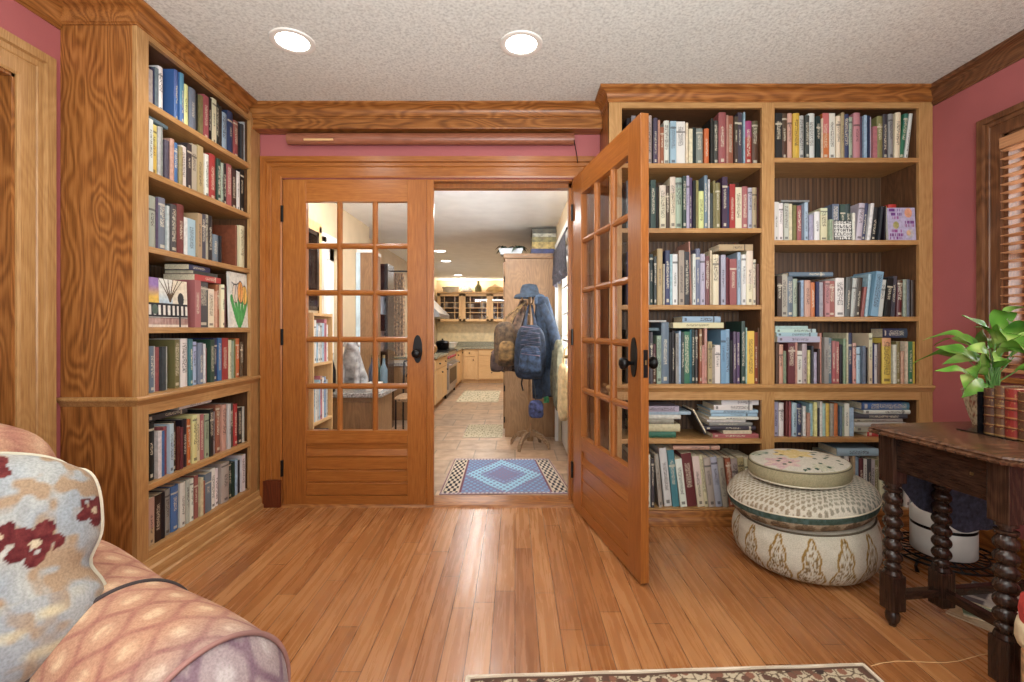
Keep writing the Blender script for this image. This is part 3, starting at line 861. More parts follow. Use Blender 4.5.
def add_book(shelf, color, loc, rotz, lean, w, h, d, area, flat=False, note=None):
    v = random.random
    base = PAL[color][1]
    j = (v() - .5) * 22
    g_ = sum(base) / 3
    col = tuple(min(250, max(6, (c * .84 + g_ * .16) * .96 + j + (v() - .5) * 10)) for c in base)
    BOOKS.append(dict(shelf=shelf, key=color, cname=PAL[color][0], col=col, loc=Vector(loc), rotz=rotz, lean=lean, w=w, h=h, d=d, area=area, flat=flat, note=note))
    return BOOKS[-1]


def parse(txt):
    """'x0 x1 ytop colour [shift]' items separated by ;"""
    out = []
    for it in txt.split(';'):
        q = it.split()
        if not q: continue
        out.append((float(q[0]), float(q[1]), float(q[2]), q[3], float(q[4]) if len(q) > 4 else 0.0))
    return out


def row_right(shelf, zs, ox, oy, sc, lo, hi, zmax, txt):
    """Upright books on a shelf of the right bookcase from the photo's pixel columns."""
    Yp = RY + .028
    prev = lo
    last = None
    for (a, b_, yt, col, sh) in parse(txt):
        x0 = (ox + a / sc - CX) * Yp / F; x1 = (ox + b_ / sc - CX) * Yp / F
        x0 = max(x0, prev + .0006); x1 = min(max(x1, x0 + .007), hi)
        if x1 - x0 < .005: continue
        zt = H - (oy + yt / sc - CY) * Yp / F
        hgt = min(max(zt - zs, .09), zmax - zs - .012)
        shx = sh / sc * Yp / F
        if x1 + shx > hi: shx = max(0, hi - x1)
        lean = math.atan2(shx, hgt)
        if last is not None:                                  # keep clear of the neighbour all the way up
            zc_ = min(hgt, last[1])
            lack = max(0, (last[0] + math.tan(last[2]) * zc_ + .0008) - (x0 + math.tan(lean) * zc_))
            if lack:
                x0 += lack; x1 = max(x1, x0 + .008)
                if x1 > hi: continue
        last = (x1, hgt, lean)
        w_ = (x1 - x0) * cos(lean) - .0008
        L_ = hgt / cos(lean) - (w_ * abs(sin(lean)))
        d_ = min(.21, max(.12, hgt * .72))
        add_book(shelf, col, ((x0 + x1) / 2, Yp + random.uniform(-.006, .010), zs + .0005 + w_ / 2 * abs(sin(lean))), 0, lean, w_, L_, d_, (x1 - x0) * hgt / 7.2)
        prev = x1


def row_left(shelf, zs, ox, oy, sc, zmax, txt):
    Xp = LX - .026
    prev = LO0
    for (a, b_, yt, col, sh) in parse(txt):
        y0 = F * abs(Xp) / (CX - (ox + a / sc)); y1 = F * abs(Xp) / (CX - (ox + b_ / sc))
        y0 = max(y0, prev + .0006); y1 = min(max(y1, y0 + .007), LO1 - .002)
        if y1 - y0 < .005: continue
        ym = (y0 + y1) / 2
        zt = H - (oy + yt / sc - CY) * ym / F
        hgt = min(max(zt - zs, .09), zmax - zs - .012)
        d_ = min(.22, max(.12, hgt * .72))
        add_book(shelf, col, (Xp - random.uniform(-.006, .010), ym, zs + .0005), pi / 2, 0, y1 - y0 - .0008, hgt, d_, (y1 - y0) * hgt / 5.8 * .64)
        prev = y1


def top_of(shelf, a, b_, axis):
    """Highest book top of that shelf between a and b along axis."""
    z = 0
    for k in BOOKS:
        if k['shelf'] != shelf: continue
        c_ = k['loc'][axis]
        if k['flat']: lo_, hi_, t_ = c_, c_ + k['h'], k['loc'].z + k['w'] / 2
        else:
            s_ = sin(k['lean']) * k['h']; lo_, hi_ = c_ - k['w'] / 2 + min(0, s_), c_ + k['w'] / 2 + max(0, s_)
            t_ = k['loc'].z + k['h'] * cos(k['lean']) + k['w'] / 2 * abs(sin(k['lean']))
        if hi_ > a and lo_ < b_: z = max(z, t_)
    return z


def flat_right(shelf, zs, ox, sc, a, b_, hpx, col, note, dy=0):
    Yp = RY + .024
    x0 = (ox + a / sc - CX) * Yp / F; x1 = (ox + b_ / sc - CX) * Yp / F
    x0 = max(x0, (RO[0][0] if shelf[0] == 'R' else RO[1][0]) + .002)
    x1 = min(x1, (RO[0][1] if shelf[0] == 'R' else RO[1][1]) - .003)
    th = max(hpx / sc * Yp / F, .006)
    z = max(zs, top_of(shelf, x0, x1, 0)) + .0005
    add_book(shelf, col, (x0, Yp + dy, z + th / 2), 0, pi / 2, th, x1 - x0, min(.21, (x1 - x0) * .75), (x1 - x0) * th / 7.2 * 1.4, True, note)


def flat_left(shelf, zs, ox, sc, a, b_, hpx, col, note, dx=0):
    Xp = LX - .03
    y0 = F * abs(Xp) / (CX - (ox + a / sc)); y1 = F * abs(Xp) / (CX - (ox + b_ / sc))
    th = max(hpx / sc * (y0 + y1) / 2 / F, .006)
    z = max(zs, top_of(shelf, y0, y1, 1)) + .0005
    add_book(shelf, col, (Xp - dx, y0, z + th / 2), pi / 2, pi / 2, th, y1 - y0, min(.2, (y1 - y0) * .75), (y1 - y0) * th / 5.8, True, note)


# --- middle bay (behind the open door), shelves from the top
z1, z2, z3 = R_SH[0]
a0, a1 = RO[0]
row_right('R1', z1, 644, 104, 8.533, a0, a1, 2.36, '-150 -110 120 bk; -110 -70 100 gy; -70 -38 140 dr; -38 -4 110 tn; -4 28 120 db; 30 66 100 st; 68 76 130 bk;77 118 120 pl;120 140 135 sa;142 174 195 ru;175 222 135 wh;226 276 145 lb;280 356 145 wh;358 378 160 cr;380 412 215 cr;413 443 200 dg;445 502 210 gy;515 556 210 or;572 597 120 bk;599 634 140 ch;637 701 72 rs;702 719 95 sa;721 768 95 ru;770 799 110 db;801 836 70 pl;846 862 42 lb;863 917 148 rd;930 1004 138 br')
row_right('R2', z2, 644, 170, 8.533, a0, a1, z1 - TH, '-150 -100 90 sl;-100 -66 120 cr;-66 -30 80 br;-30 2 130 st;6 32 110 ch;35 58 130 bk;60 104 82 dg;106 130 140 bk;133 186 132 cr;188 220 135 db;223 271 60 cr;273 330 62 sg;331 361 52 dg;363 388 48 lv;390 417 62 pu;419 440 90 bk;442 464 90 ol;466 515 178 ly;517 547 45 sl;548 561 80 wh;563 590 200 ch;592 612 90 ol;613 656 108 ol;667 711 60 pl;713 731 135 nv;735 783 118 rd;785 839 145 cr;841 889 140 rs;891 928 150 lv;931 972 145 tn;975 1003 145 dr')
row_right('R3', z3, 644, 240, 8.533, a0, a1, z2 - TH, '-150 -110 100 nv;-110 -80 130 cr;-80 -44 90 gy;-42 -10 120 dg;-8 22 150 br;25 47 195 wh;49 82 120 dg;83 108 140 ch;112 159 75 tn;160 179 205 st;181 222 90 nv;223 246 120 lb;248 291 120 wh;296 344 90 st;346 386 100 ch;396 412 12 sa -16;414 440 120 wh;441 480 75 sl;482 526 118 lv;529 566 135 dr;567 584 88 cr;586 638 125 cr;640 655 150 pl;657 696 128 lv;706 729 150 dr;731 791 162 rs;800 830 105 lb;832 872 125 wh;876 934 92 cr;936 962 165 cr;964 1000 205 br')
row_right('R4', R_LEDGE, 644, 310, 8.53, a0, a1, z3 - TH, '-150 -100 170 bk;-100 -60 200 gn;-58 -20 180 br;-18 20 190 sl;25 48 190 sl;49 76 190 ch;78 108 290 br;111 149 220 sg;151 216 105 sl;217 240 190 bk;241 269 180 bk;271 297 200 gy;298 317 180 lb;319 344 190 dg;346 394 185 gn;396 414 168 te;415 440 165 dg;441 466 170 ch;470 493 165 ru;494 520 300 sa;522 545 155 sa;547 581 270 tn;582 606 320 st;611 656 300 wh;658 700 175 mb;701 738 165 mb;740 764 260 bk;766 793 185 pu;794 821 188 pu;832 865 95 dg;868 877 150 mt;879 940 180 ye;942 969 190 ru;971 1000 155 br')
row_right('R6', R_BASE, 644, 445, 8.025, a0, a1, R_LOW[0] - TH, '-130 -90 70 br;-88 -50 90 gy;-48 -10 100 cr;15 54 80 wh;56 83 110 ch;112 152 75 st -38;172 232 25 wh -48;234 286 40 te -46;290 348 110 wh -46;350 432 65 dr -52;434 489 90 cr -48;491 521 85 cr -48;523 580 100 st -48;582 634 95 lv -48;636 685 100 st -48;690 735 105 ru -40;738 788 110 st -40;790 838 100 tn -38;842 880 110 cr -36;884 925 115 gy -34')
# --- right bay
z1, z2, z3 = R_SH[1]
a0, a1 = RO[1]
row_right('Q1', z1, 774, 100, 6.919, a0, a1, 2.36, '12 60 60 bk;62 101 55 br;102 134 60 sa;135 179 90 ye;180 213 105 lg;215 244 110 ch;246 292 45 wh;295 323 110 dg;325 339 130 cr;341 387 70 or;389 430 45 wh;433 464 110 cr;466 490 72 tn;492 527 95 nv;529 555 112 sg;556 602 82 pk;604 620 110 pl;623 644 105 lb;646 663 110 nv;664 681 112 lv;683 711 185 pk;716 757 110 ol;761 793 95 ch;796 830 95 gy;834 872 65 cr 9;876 908 60 gn 40;914 938 70 wh 62')
row_right('Q2', z2, 774, 190, 6.919, a0, a1, z1 - TH, '8 40 80 wh;41 70 88 wh;72 104 92 lg;106 129 95 cr;131 157 105 ol;159 189 110 rs;191 211 100 sl;213 240 85 lb;250 281 170 lv;283 320 150 wh;330 378 122 cr;381 408 205 sg;410 458 95 sl;462 498 98 dg;500 536 96 dg;541 562 160 wh;566 606 90 lv 26;610 640 88 nv 28;642 666 92 wh 30;670 715 115 bk 28;717 735 112 ch 26;738 756 112 bk 4')
row_right('Q3', z3, 774, 265, 6.919, a0, a1, z2 - TH, '20 54 75 db;55 94 65 st;96 135 80 sl;137 170 95 sg;172 184 120 ch;186 211 105 lb;220 262 105 sa;265 294 120 or;296 320 115 nv;321 346 120 lv;355 386 110 pk;388 426 110 rs;427 489 90 wh;491 532 85 ch 10;535 566 90 lg 22;568 606 85 db 22;612 634 150 rs 24;636 661 60 lb 28;665 716 42 mb 44;720 754 100 lg 28;757 797 90 bk 28;800 838 75 ch 18;842 884 105 dr 8;895 920 100 sg;923 946 100 sl;948 974 105 db')
row_right('Q4', R_LEDGE, 774, 320, 6.919, a0, a1, z3 - TH, '14 37 160 br;38 70 170 sa;71 91 215 sg;95 144 160 dr;145 160 155 sa;166 200 215 wh;205 239 165 st;241 258 210 ly;259 274 180 ch;276 305 225 lv;306 321 200 db;323 339 90 sa;348 378 120 gy;380 405 125 sl;407 432 145 rs;433 456 150 rs;458 477 170 bk;479 499 130 sg;501 514 90 cr;516 551 90 nv;555 579 160 sa;581 610 190 lb;612 631 180 sl;633 652 190 bk;655 679 92 cr;681 694 160 nv;696 721 170 lg;723 745 160 br;750 812 125 ye;823 847 172 wh;851 879 150 ol;881 905 215 sa;907 926 150 cr;928 956 150 gn;958 977 150 ye')
row_right('Q5', R_LOW[1], 774, 395, 6.919, a0, a1, R_RAIL, '5 35 50 lv;38 72 55 wh;85 104 40 dr;105 121 45 rs;125 160 55 lb;162 196 60 nv;206 228 80 wh;230 251 125 sa;253 275 60 lb;277 300 50 ly;303 314 90 ch;316 334 40 wh;336 364 60 mt;366 392 60 ye;394 419 60 st;421 450 60 or;458 474 80 sl;475 490 75 sg;492 525 60 wh;527 556 90 lb')
row_right('Q6', R_BASE, 830, 435, 8.02, a0, a1, R_LOW[1] - TH, '40 80 170 cr;82 120 190 sl;122 160 175 wh;162 176 190 br;180 204 170 tn;206 234 180 lb;236 274 190 dr;276 300 195 wh;302 329 190 ch;331 364 200 lg;366 394 205 ol;400 440 190 cr;444 480 200 db;484 520 190 wh;524 560 180 lg;564 600 200 br;606 640 190 wh;642 662 200 lg')
# --- left bookcase
row_left('L1', L_SH[0], 145, 60, 6.2, 2.365, '20 46 60 st;48 69 50 nv;70 92 50 sl;93 125 45 wh;190 215 55 bl;216 243 60 bl;246 278 155 ly;285 324 180 sl;326 344 210 bk;346 365 220 ol;367 398 222 rs;400 419 235 bk;421 446 235 cr;448 466 270 bk;468 484 290 db;486 520 330 lb;522 555 320 nv;557 585 380 rs;587 602 390 bk;603 616 400 ch;618 640 385 lg')
row_left('L2', L_SH[1], 145, 110, 6.49, L_SH[0] - TH, '20 48 60 wh;49 83 95 ye;86 106 110 lg;107 128 112 gy;130 160 200 pl;162 190 190 sa;192 222 215 bl;224 248 240 tn;250 280 235 wh;282 311 220 ch;313 345 225 st;347 384 235 tn;386 400 280 cr;402 429 290 wh;431 473 290 rd;475 500 320 dg;502 520 345 sg;522 544 350 bk;546 573 355 rs;576 604 385 db;606 625 400 wh;627 650 390 bk;652 672 415 gy')
row_left('L3', L_SH[2], 145, 190, 8.03, L_SH[1] - TH, '35 100 50 sg;105 126 65 pl;127 184 65 sl;186 208 130 lg;210 260 120 ch;262 318 120 dr;322 354 220 wh;356 419 235 lb;421 455 190 tn;460 489 195 ch;491 515 200 st;517 555 210 bk;560 612 360 sl;614 629 370 bk;742 757 285 ru;760 800 290 cr;803 830 300 dr')
row_left('L4', L_SH[3], 145, 260, 9.09, L_SH[2] - TH, '447 502 185 rs;510 590 200 ch;592 645 265 cr;647 663 285 sa;665 694 225 ru;697 725 225 cr;727 748 240 dr')
row_left('L5', L_LEDGE, 145, 330, 9.31, L_SH[3] - TH, '40 88 150 sl;89 108 150 wh;115 150 160 rs;152 190 155 ch;192 216 155 lg;286 331 90 ol;345 411 80 wh;414 450 85 te;452 492 110 lb;496 545 120 sl;547 571 130 wh;573 599 170 rs;601 640 90 dg;650 683 75 nv;685 720 75 bl;724 780 75 rd;782 808 95 cr;810 834 100 sg;836 855 85 ol;857 896 80 or;906 935 110 br;937 956 115 sg;958 984 105 sa')
row_left('L6', L_LOW, 145, 390, 6.82, L_RAIL, '35 84 225 bk;86 110 280 wh;112 136 280 bl;138 160 250 rs;162 190 230 lb;192 219 215 db;221 240 250 dr;241 261 255 dr;263 297 200 bk;299 326 200 or;330 362 170 ly;363 385 168 cr;387 411 165 rs;413 440 165 sg;442 465 130 bk;467 495 150 gy;500 530 100 ru;531 562 100 sa;565 586 95 lg;588 611 90 ch;615 641 95 rd;645 672 120 bk;673 699 115 wh;701 720 80 sa')
row_left('L7', L_BASE, 145, 450, 6.49, L_LOW - TH, '30 68 310 tn;70 110 290 db;112 139 275 bk;141 180 255 gy;182 230 230 bl;232 268 210 wh;276 300 190 lg;302 326 185 wh;328 354 165 rs;356 374 180 cr;376 388 200 ru;390 432 150 sl;435 464 120 wh;466 488 120 wh;496 545 80 st;548 570 75 dg;571 589 78 dg;591 608 60 lb;609 624 66 bk;626 648 30 wh')

# --- books lying flat on top of the rows, and flat stacks
N_TOP = 'lying flat across the tops of the upright books'
flat_right('R3', R_SH[0][2], 644, 8.533, 640, 930, 52, 'tn', N_TOP)
flat_right('R4', R_LEDGE, 644, 8.53, 250, 680, 46, 'cr', N_TOP)
flat_right('R4', R_LEDGE, 644, 8.53, 330, 655, 52, 'lb', 'lying on top of the flat cream book')
flat_right('R4', R_LEDGE, 644, 8.53, -60, 128, 26, 'sl', N_TOP)
flat_right('R4', R_LEDGE, 644, 8.53, -50, 190, 16, 'lg', 'lying on top of the flat slate book')
flat_right('R6', R_BASE, 644, 8.025, 235, 610, 32, 'sa', N_TOP)
flat_right('Q2', R_SH[1][1], 774, 6.919, 50, 246, 14, 'gy', N_TOP)
flat_right('Q3', R_SH[1][2], 774, 6.919, 105, 410, 30, 'sl', N_TOP)
for (a, b_, h_, c_, nt_) in ((25, 318, 40, 'lv', 'lying flat at the bottom of the pile on the upright books'), (18, 300, 26, 'lb', 'second from the bottom of the flat pile on the upright books'),
                             (10, 290, 25, 'mt', 'third from the bottom of the flat pile on the upright books'), (10, 235, 20, 'mt', 'lying flat at the top of the pile on the upright books')):
    flat_right('Q4', R_LEDGE, 774, 6.919, a, b_, h_, c_, nt_)
flat_right('Q4', R_LEDGE, 774, 6.919, 806, 975, 66, 'nv', N_TOP, .05)
flat_right('Q6', R_BASE, 830, 8.02, 60, 392, 60, 'lb', N_TOP)
for (a, b_, h_, c_) in ((-80, 276, 50, 'gn'), (-90, 315, 62, 'cr'), (-80, 262, 42, 'st'), (-90, 320, 40, 'wh'), (-60, 405, 26, 'lb'), (-40, 300, 46, 'lv')):
    flat_right('R5', R_LOW[0], 644, 8.533, a, b_, h_, c_, 'in the short flat pile nearest the open door', random.uniform(0, .015))
for i, (a, b_, h_, c_) in enumerate(((590, 980, 34, 'rs'), (680, 920, 28, 'cr'), (520, 960, 34, 'ch'), (565, 935, 30, 'gy'), (550, 880, 22, 'wh'), (560, 990, 26, 'wh'), (585, 985, 26, 'lb'), (575, 990, 30, 'lb'), (600, 930, 44, 'wh'), (665, 990, 44, 'wh'))):
    flat_right('R5', R_LOW[0], 644, 8.533, a, b_, h_, c_, 'in the tall flat pile beside the middle post', random.uniform(0, .02))
for i, (a, b_, h_, c_) in enumerate(((648, 930, 32, 'rd'), (566, 930, 34, 'st'), (562, 920, 28, 'lg'), (566, 900, 26, 'st'), (560, 930, 30, 'ch'), (630, 955, 28, 'wh'), (622, 950, 52, 'bl'))):
    flat_right('Q5', R_LOW[1], 774, 6.919, a, b_, h_, c_, 'in the flat pile above the table corner', random.uniform(0, .012))
flat_left('L2', L_SH[1], 145, 6.49, 18, 150, 26, 'sl', N_TOP)
flat_left('L4', L_SH[3], 145, 9.09, 452, 690, 52, 'rd', N_TOP)
flat_left('L4', L_SH[3], 145, 9.09, 440, 660, 30, 'ch', 'lying on top of the flat red book')
flat_left('L4', L_SH[3], 145, 9.09, 400, 592, 46, 'nv', 'lying on the flat charcoal book, topmost')
flat_left('L6', L_LOW, 145, 6.82, 60, 330, 40, 'ch', N_TOP, .03)
flat_left('L6', L_LOW, 145, 6.82, 235, 455, 26, 'wh', 'lying flat on top of the flat charcoal book')


def book_meshes(w, h, d, board, hard):
    """(cover MB, page MB) in local coordinates: spine along z at y = 0."""
    t = .0026 if hard else .0008
    t = min(t, w * .22)
    hw = w / 2
    bulge = min(.006, w * .22) if hard else .0006
    pts = []
    nseg = 5
    pts.append((-hw, d))
    for k in range(nseg + 1):
        s_ = -1 + 2 * k / nseg
        pts.append((s_ * hw, bulge * s_ * s_))
    pts.append((hw, d)); pts.append((hw - t, d)); pts.append((hw - t, bulge + t)); pts.append((-hw + t, bulge + t)); pts.append((-hw + t, d))
    cov = MB().prism(pts, 0, h, 'z')
    o = .003 if hard else .0004
    pg = MB().box(-hw + t + .0001, hw - t - .0001, bulge + t + .0004, d - o, o, h - o)
    return cov, pg


SHELF_NAME = {'R1': 'top shelf, middle bay', 'R2': 'second shelf, middle bay', 'R3': 'third shelf, middle bay', 'R4': 'fourth shelf, middle bay', 'R5': 'fifth shelf, middle bay', 'R6': 'bottom shelf, middle bay',
              'Q1': 'top shelf, right bay', 'Q2': 'second shelf, right bay', 'Q3': 'third shelf, right bay', 'Q4': 'fourth shelf, right bay', 'Q5': 'fifth shelf, right bay', 'Q6': 'bottom shelf, right bay',
              'L1': 'top shelf, left bookcase', 'L2': 'second shelf, left bookcase', 'L3': 'third shelf, left bookcase', 'L4': 'fourth shelf, left bookcase', 'L5': 'fifth shelf, left bookcase', 'L6': 'sixth shelf, left bookcase', 'L7': 'bottom shelf, left bookcase'}
ORD = 'first second third fourth fifth sixth seventh eighth ninth tenth eleventh twelfth thirteenth fourteenth fifteenth sixteenth seventeenth eighteenth nineteenth twentieth'.split()
ORD += ['twenty-' + x for x in ORD[:9]] + ['thirtieth'] + ['thirty-' + x for x in ORD[:9]]

# the 300 that show largest become things of their own
def visible_px(b_):
    return b_['loc'].x >= .70 or b_['loc'].x < 0
order = sorted(range(len(BOOKS)), key=lambda i: -BOOKS[i]['area'] * (1 if visible_px(BOOKS[i]) else .1) * (.35 if BOOKS[i]['shelf'] == 'Q6' and BOOKS[i]['loc'].x < 1.98 else 1))
keep = set(order[:300])
by_shelf = {}
for i, b_ in enumerate(BOOKS):
    by_shelf.setdefault(b_['shelf'], []).append(i)
labels = {}
for s_, idx in by_shelf.items():
    up = [i for i in idx if not BOOKS[i]['flat']]
    ax = 1 if s_[0] == 'L' else 0
    up.sort(key=lambda i: BOOKS[i]['loc'][ax])
    vis = [i for i in up if not (s_[0] == 'R' and BOOKS[i]['loc'].x < .70)]
    hs = sorted(BOOKS[i]['h'] for i in vis) or [0]
    cand = {}
    for n_, i in enumerate(vis):
        b_ = BOOKS[i]
        hv = b_['h']
        size = 'tall' if hv >= hs[int(len(hs) * .72)] else 'short' if hv <= hs[int(len(hs) * .25)] else 'slim' if b_['w'] < .016 else 'thick' if b_['w'] > .036 else 'upright'
        lf = BOOKS[vis[n_ - 1]]['cname'] if n_ else None
        rt = BOOKS[vis[n_ + 1]]['cname'] if n_ < len(vis) - 1 else None
        if abs(b_['lean']) > .04: size = 'leaning ' + ('' if size == 'upright' else size)
        size = size.strip()
        if lf and rt and lf != rt: pos = f'between {lf} and {rt} ones'
        elif lf and rt: pos = f'between two {lf} ones'
        elif lf: pos = f'at the right end beside a {lf} one'
        else: pos = f'at the left end beside a {rt} one'
        same = [k for k in vis if BOOKS[k]['cname'] == b_['cname']]
        if len(same) == 1: pos = 'the only one of that colour standing'
        labels[i] = f"{size} {b_['cname']} book {pos}, {SHELF_NAME[s_]}"
        cand.setdefault(labels[i], []).append((i, n_, size))
    for lab, lst in cand.items():
        if len(lst) > 1:
            for (i, n_, size) in lst:
                labels[i] = f"{size} {BOOKS[i]['cname']} book, {ORD[n_]} standing from the left, {SHELF_NAME[s_]}"
    flats = [i for i in idx if BOOKS[i]['flat']]
    piles = {}
    for i in flats: piles.setdefault(BOOKS[i]['note'], []).append(i)
    for note, lst in piles.items():
        lst.sort(key=lambda i: BOOKS[i]['loc'].z)
        for n_, i in enumerate(lst):
            b_ = BOOKS[i]
            if 'pile' in note and len(lst) > 1:
                tail = 'lowest' if n_ == 0 else 'topmost' if n_ == len(lst) - 1 else ORD[n_] + ' up'
                labels[i] = f"{b_['cname']} book {note}, {tail}"
                if 'bay' not in note: labels[i] = f"{b_['cname']} book, {tail} {note}"
            else:
                labels[i] = f"{b_['cname']} book {note}, {SHELF_NAME[s_]}" if len((b_['cname'] + note + SHELF_NAME[s_]).split()) < 15 else f"{b_['cname']} book flat atop upright books, {SHELF_NAME[s_]}"

used_cov = {}
rest = MB(); rest_pg = MB()
for i, b_ in enumerate(BOOKS):
    hard = (i * 7919 % 10) < 6
    cov, pg = book_meshes(b_['w'], b_['h'], b_['d'], 0, hard)
    if i in keep:
        o = cov.build('book', M['book'])
        o.location = b_['loc']; o.rotation_euler = (0, b_['lean'], b_['rotz'])
        o.color = (*lin(b_['col']), 1)
        tag(o, labels.get(i, b_['cname'] + ' book, ' + SHELF_NAME[b_['shelf']]), 'book', 'books on the ' + SHELF_NAME[b_['shelf']])
        p = pg.build('page_block', M['paper']); p.parent = o
    else:
        Mx = Matrix.LocRotScale(b_['loc'], Matrix.Rotation(b_['rotz'], 3, 'Z') @ Matrix.Rotation(b_['lean'], 3, 'Y'), None)
        c_ = lin(b_['col'])
        rest.add([Mx @ Vector(v) for v in cov.v], cov.f, [c_] * len(cov.v))
        c2 = lin((214, 200, 170))
        rest.add([Mx @ Vector(v) for v in pg.v], pg.f, [c2] * len(pg.v))
if rest.v:
    o = rest.build('books', M['vc_print'])
    tag(o, 'remaining small and slim books squeezed among the others in both bookcases', 'books', kind='stuff')


# ------------------------------------------------------------------ face-out boards and books among the rows
def hash2(i, j):
    x = sin(i * 127.1 + j * 311.7) * 43758.5453
    return x - fl(x)


def vnoise(x, y):
    i, j = fl(x), fl(y); a, b_ = x - i, y - j
    a = a * a * (3 - 2 * a); b_ = b_ * b_ * (3 - 2 * b_)
    return (hash2(i, j) * (1 - a) + hash2(i + 1, j) * a) * (1 - b_) + (hash2(i, j + 1) * (1 - a) + hash2(i + 1, j + 1) * a) * b_


def mixc(a, b_, t):
    t = max(0, min(1, t))
    return tuple(a[k] * (1 - t) + b_[k] * t for k in range(3))


def voro(x, y):
    """(F1, F2, cell id hash) of a jittered grid."""
    i0, j0 = fl(x), fl(y); d1 = d2_ = 9; idc = 0
    for i in (-1, 0, 1):
        for j in (-1, 0, 1):
            px = i0 + i + hash2(i0 + i, j0 + j); py = j0 + j + hash2(j0 + j + 51, i0 + i + 17)
            d_ = sqrt((x - px) ** 2 + (y - py) ** 2)
            if d_ < d1: d1, d2_, idc = d_, d1, hash2(i0 + i + 7, j0 + j + 3)
            elif d_ < d2_: d2_ = d_
    return d1, d2_, idc


def art_tulip(u, v):
    c = (232, 228, 214)
    c = mixc(c, (214, 214, 204), vnoise(u * 5, v * 5) * .5)
    def petal(cx, cy, rx, ry):
        return ((u - cx) / rx) ** 2 + ((v - cy) / ry) ** 2
    # leaves: a green fan from the bottom
    for (x0, x1) in ((.08, .46), (.3, .5), (.96, .54), (.72, .52), (.5, .5)):
        for k in range(9):
            t = k / 8
            lx = x1 + (x0 - x1) * t ** .8; ly = .06 + .46 * t
            if (u - lx) ** 2 / .0045 + (v - ly) ** 2 / .006 < 1: c = mixc((40, 140, 66), (96, 176, 96), vnoise(u * 14, v * 6))
    for (cx, cy, rx, ry, k) in ((.30, .62, .17, .18, (214, 204, 200)), (.84, .60, .15, .19, (240, 180, 70)), (.60, .65, .17, .21, (236, 148, 66))):
        q = petal(cx, cy, rx, ry)
        if q < 1:
            c = mixc(k, (250, 226, 170), .6 * vnoise(u * 12, v * 4))
            if q > .82 or abs(u - cx - .03 * sin(v * 20)) < .012: c = (60, 60, 66)
    if abs(v - .86 + .08 * sin(u * 5)) < .012 and .1 < u < .5: c = (80, 84, 86)
    return c


def art_street(u, v):
    # a bare tree, a picket fence, a patch of sun and a figure by a lamp post
    c = mixc((226, 224, 214), (170, 196, 214), max(0, min(1, (.8 - abs(v - .52) * 4))))
    if u < .3 and v > .46:
        c = mixc((232, 190, 90), (150, 120, 176), (v - .6) * 4)
    if .62 < u and v > .45: c = mixc(c, (230, 214, 186), .8)
    if v < .46: c = (222, 218, 206)
    if v < .19: c = mixc((150, 112, 104), (190, 160, 148), vnoise(u * 30, v * 8))
    if v < .045: c = (224, 208, 190)
    if .21 < v < .47 and int(u * 18) % 2 == 0: c = (44, 44, 50)
    if abs(v - .47) < .022 or abs(v - .225) < .02 or abs(v - .19) < .008: c = (38, 38, 44)
    for (x0, x1) in ((.56, .3), (.56, .42), (.56, .52), (.56, .64), (.56, .76), (.56, .86)):
        if v > .52:
            t = (v - .52) / .46; lx = x0 + (x1 - x0) * t ** 1.3
            if abs(u - lx) < .020 - .012 * t: c = (92, 74, 54)
    if abs(u - .79) < .022 and v < .62: c = (40, 40, 44)
    if ((u - .83) / .08) ** 2 + ((v - .6) / .14) ** 2 < 1: c = (54, 56, 60)
    if ((u - .2) / .07) ** 2 + ((v - .36) / .1) ** 2 < 1: c = (84, 100, 88)
    return c


def art_letters(u, v):
    """Black block letters crowded over a white cover."""
    c = (214, 212, 204)
    if u < .03 or u > .97 or v < .03 or v > .97: return (40, 44, 44)
    gx, gy = 6, 5
    i, j = int(u * gx), int(v * gy); a, b_ = u * gx - i, v * gy - j
    k = int(hash2(i * 3 + 1, j * 5 + 2) * 5)
    ink = False
    if .12 < a < .88 and .12 < b_ < .88:
        if k == 0: ink = a < .38 or b_ < .34
        elif k == 1: ink = (a - .5) ** 2 + (b_ - .5) ** 2 < .13 and (a - .5) ** 2 + (b_ - .5) ** 2 > .035
        elif k == 2: ink = a < .34 or a > .66 or abs(b_ - .5) < .12
        elif k == 3: ink = b_ > .66 or abs(a - .5) < .16
        else: ink = b_ < .3 or b_ > .7 or a < .3
    return (30, 32, 34) if ink else c


def art_lavender(u, v):
    c = (184, 176, 204)
    for (row, x0, x1, k) in ((.93, .06, .56, (108, 60, 130)), (.80, .1, .52, (108, 60, 130)), (.69, .18, .42, (160, 84, 150)), (.55, .62, .96, (120, 70, 134)), (.45, .6, .94, (150, 70, 130)),
                             (.28, .12, .5, (150, 74, 140)), (.16, .06, .56, (128, 66, 132)), (.06, .06, .52, (128, 66, 132))):
        if abs(v - row) < .045 and x0 < u < x1 and hash2(int(u * 44), int(row * 90)) > .35: c = k
    for (cx, cy, r_, k) in ((.76, .84, .14, (222, 150, 116)), (.3, .46, .11, (150, 150, 84)), (.8, .2, .13, (176, 178, 190)), (.74, .22, .08, (208, 170, 130))):
        if (u - cx) ** 2 + ((v - cy) * .95) ** 2 < r_ ** 2: c = mixc(k, (236, 200, 170), vnoise(u * 20, v * 20) * .5)
    return c


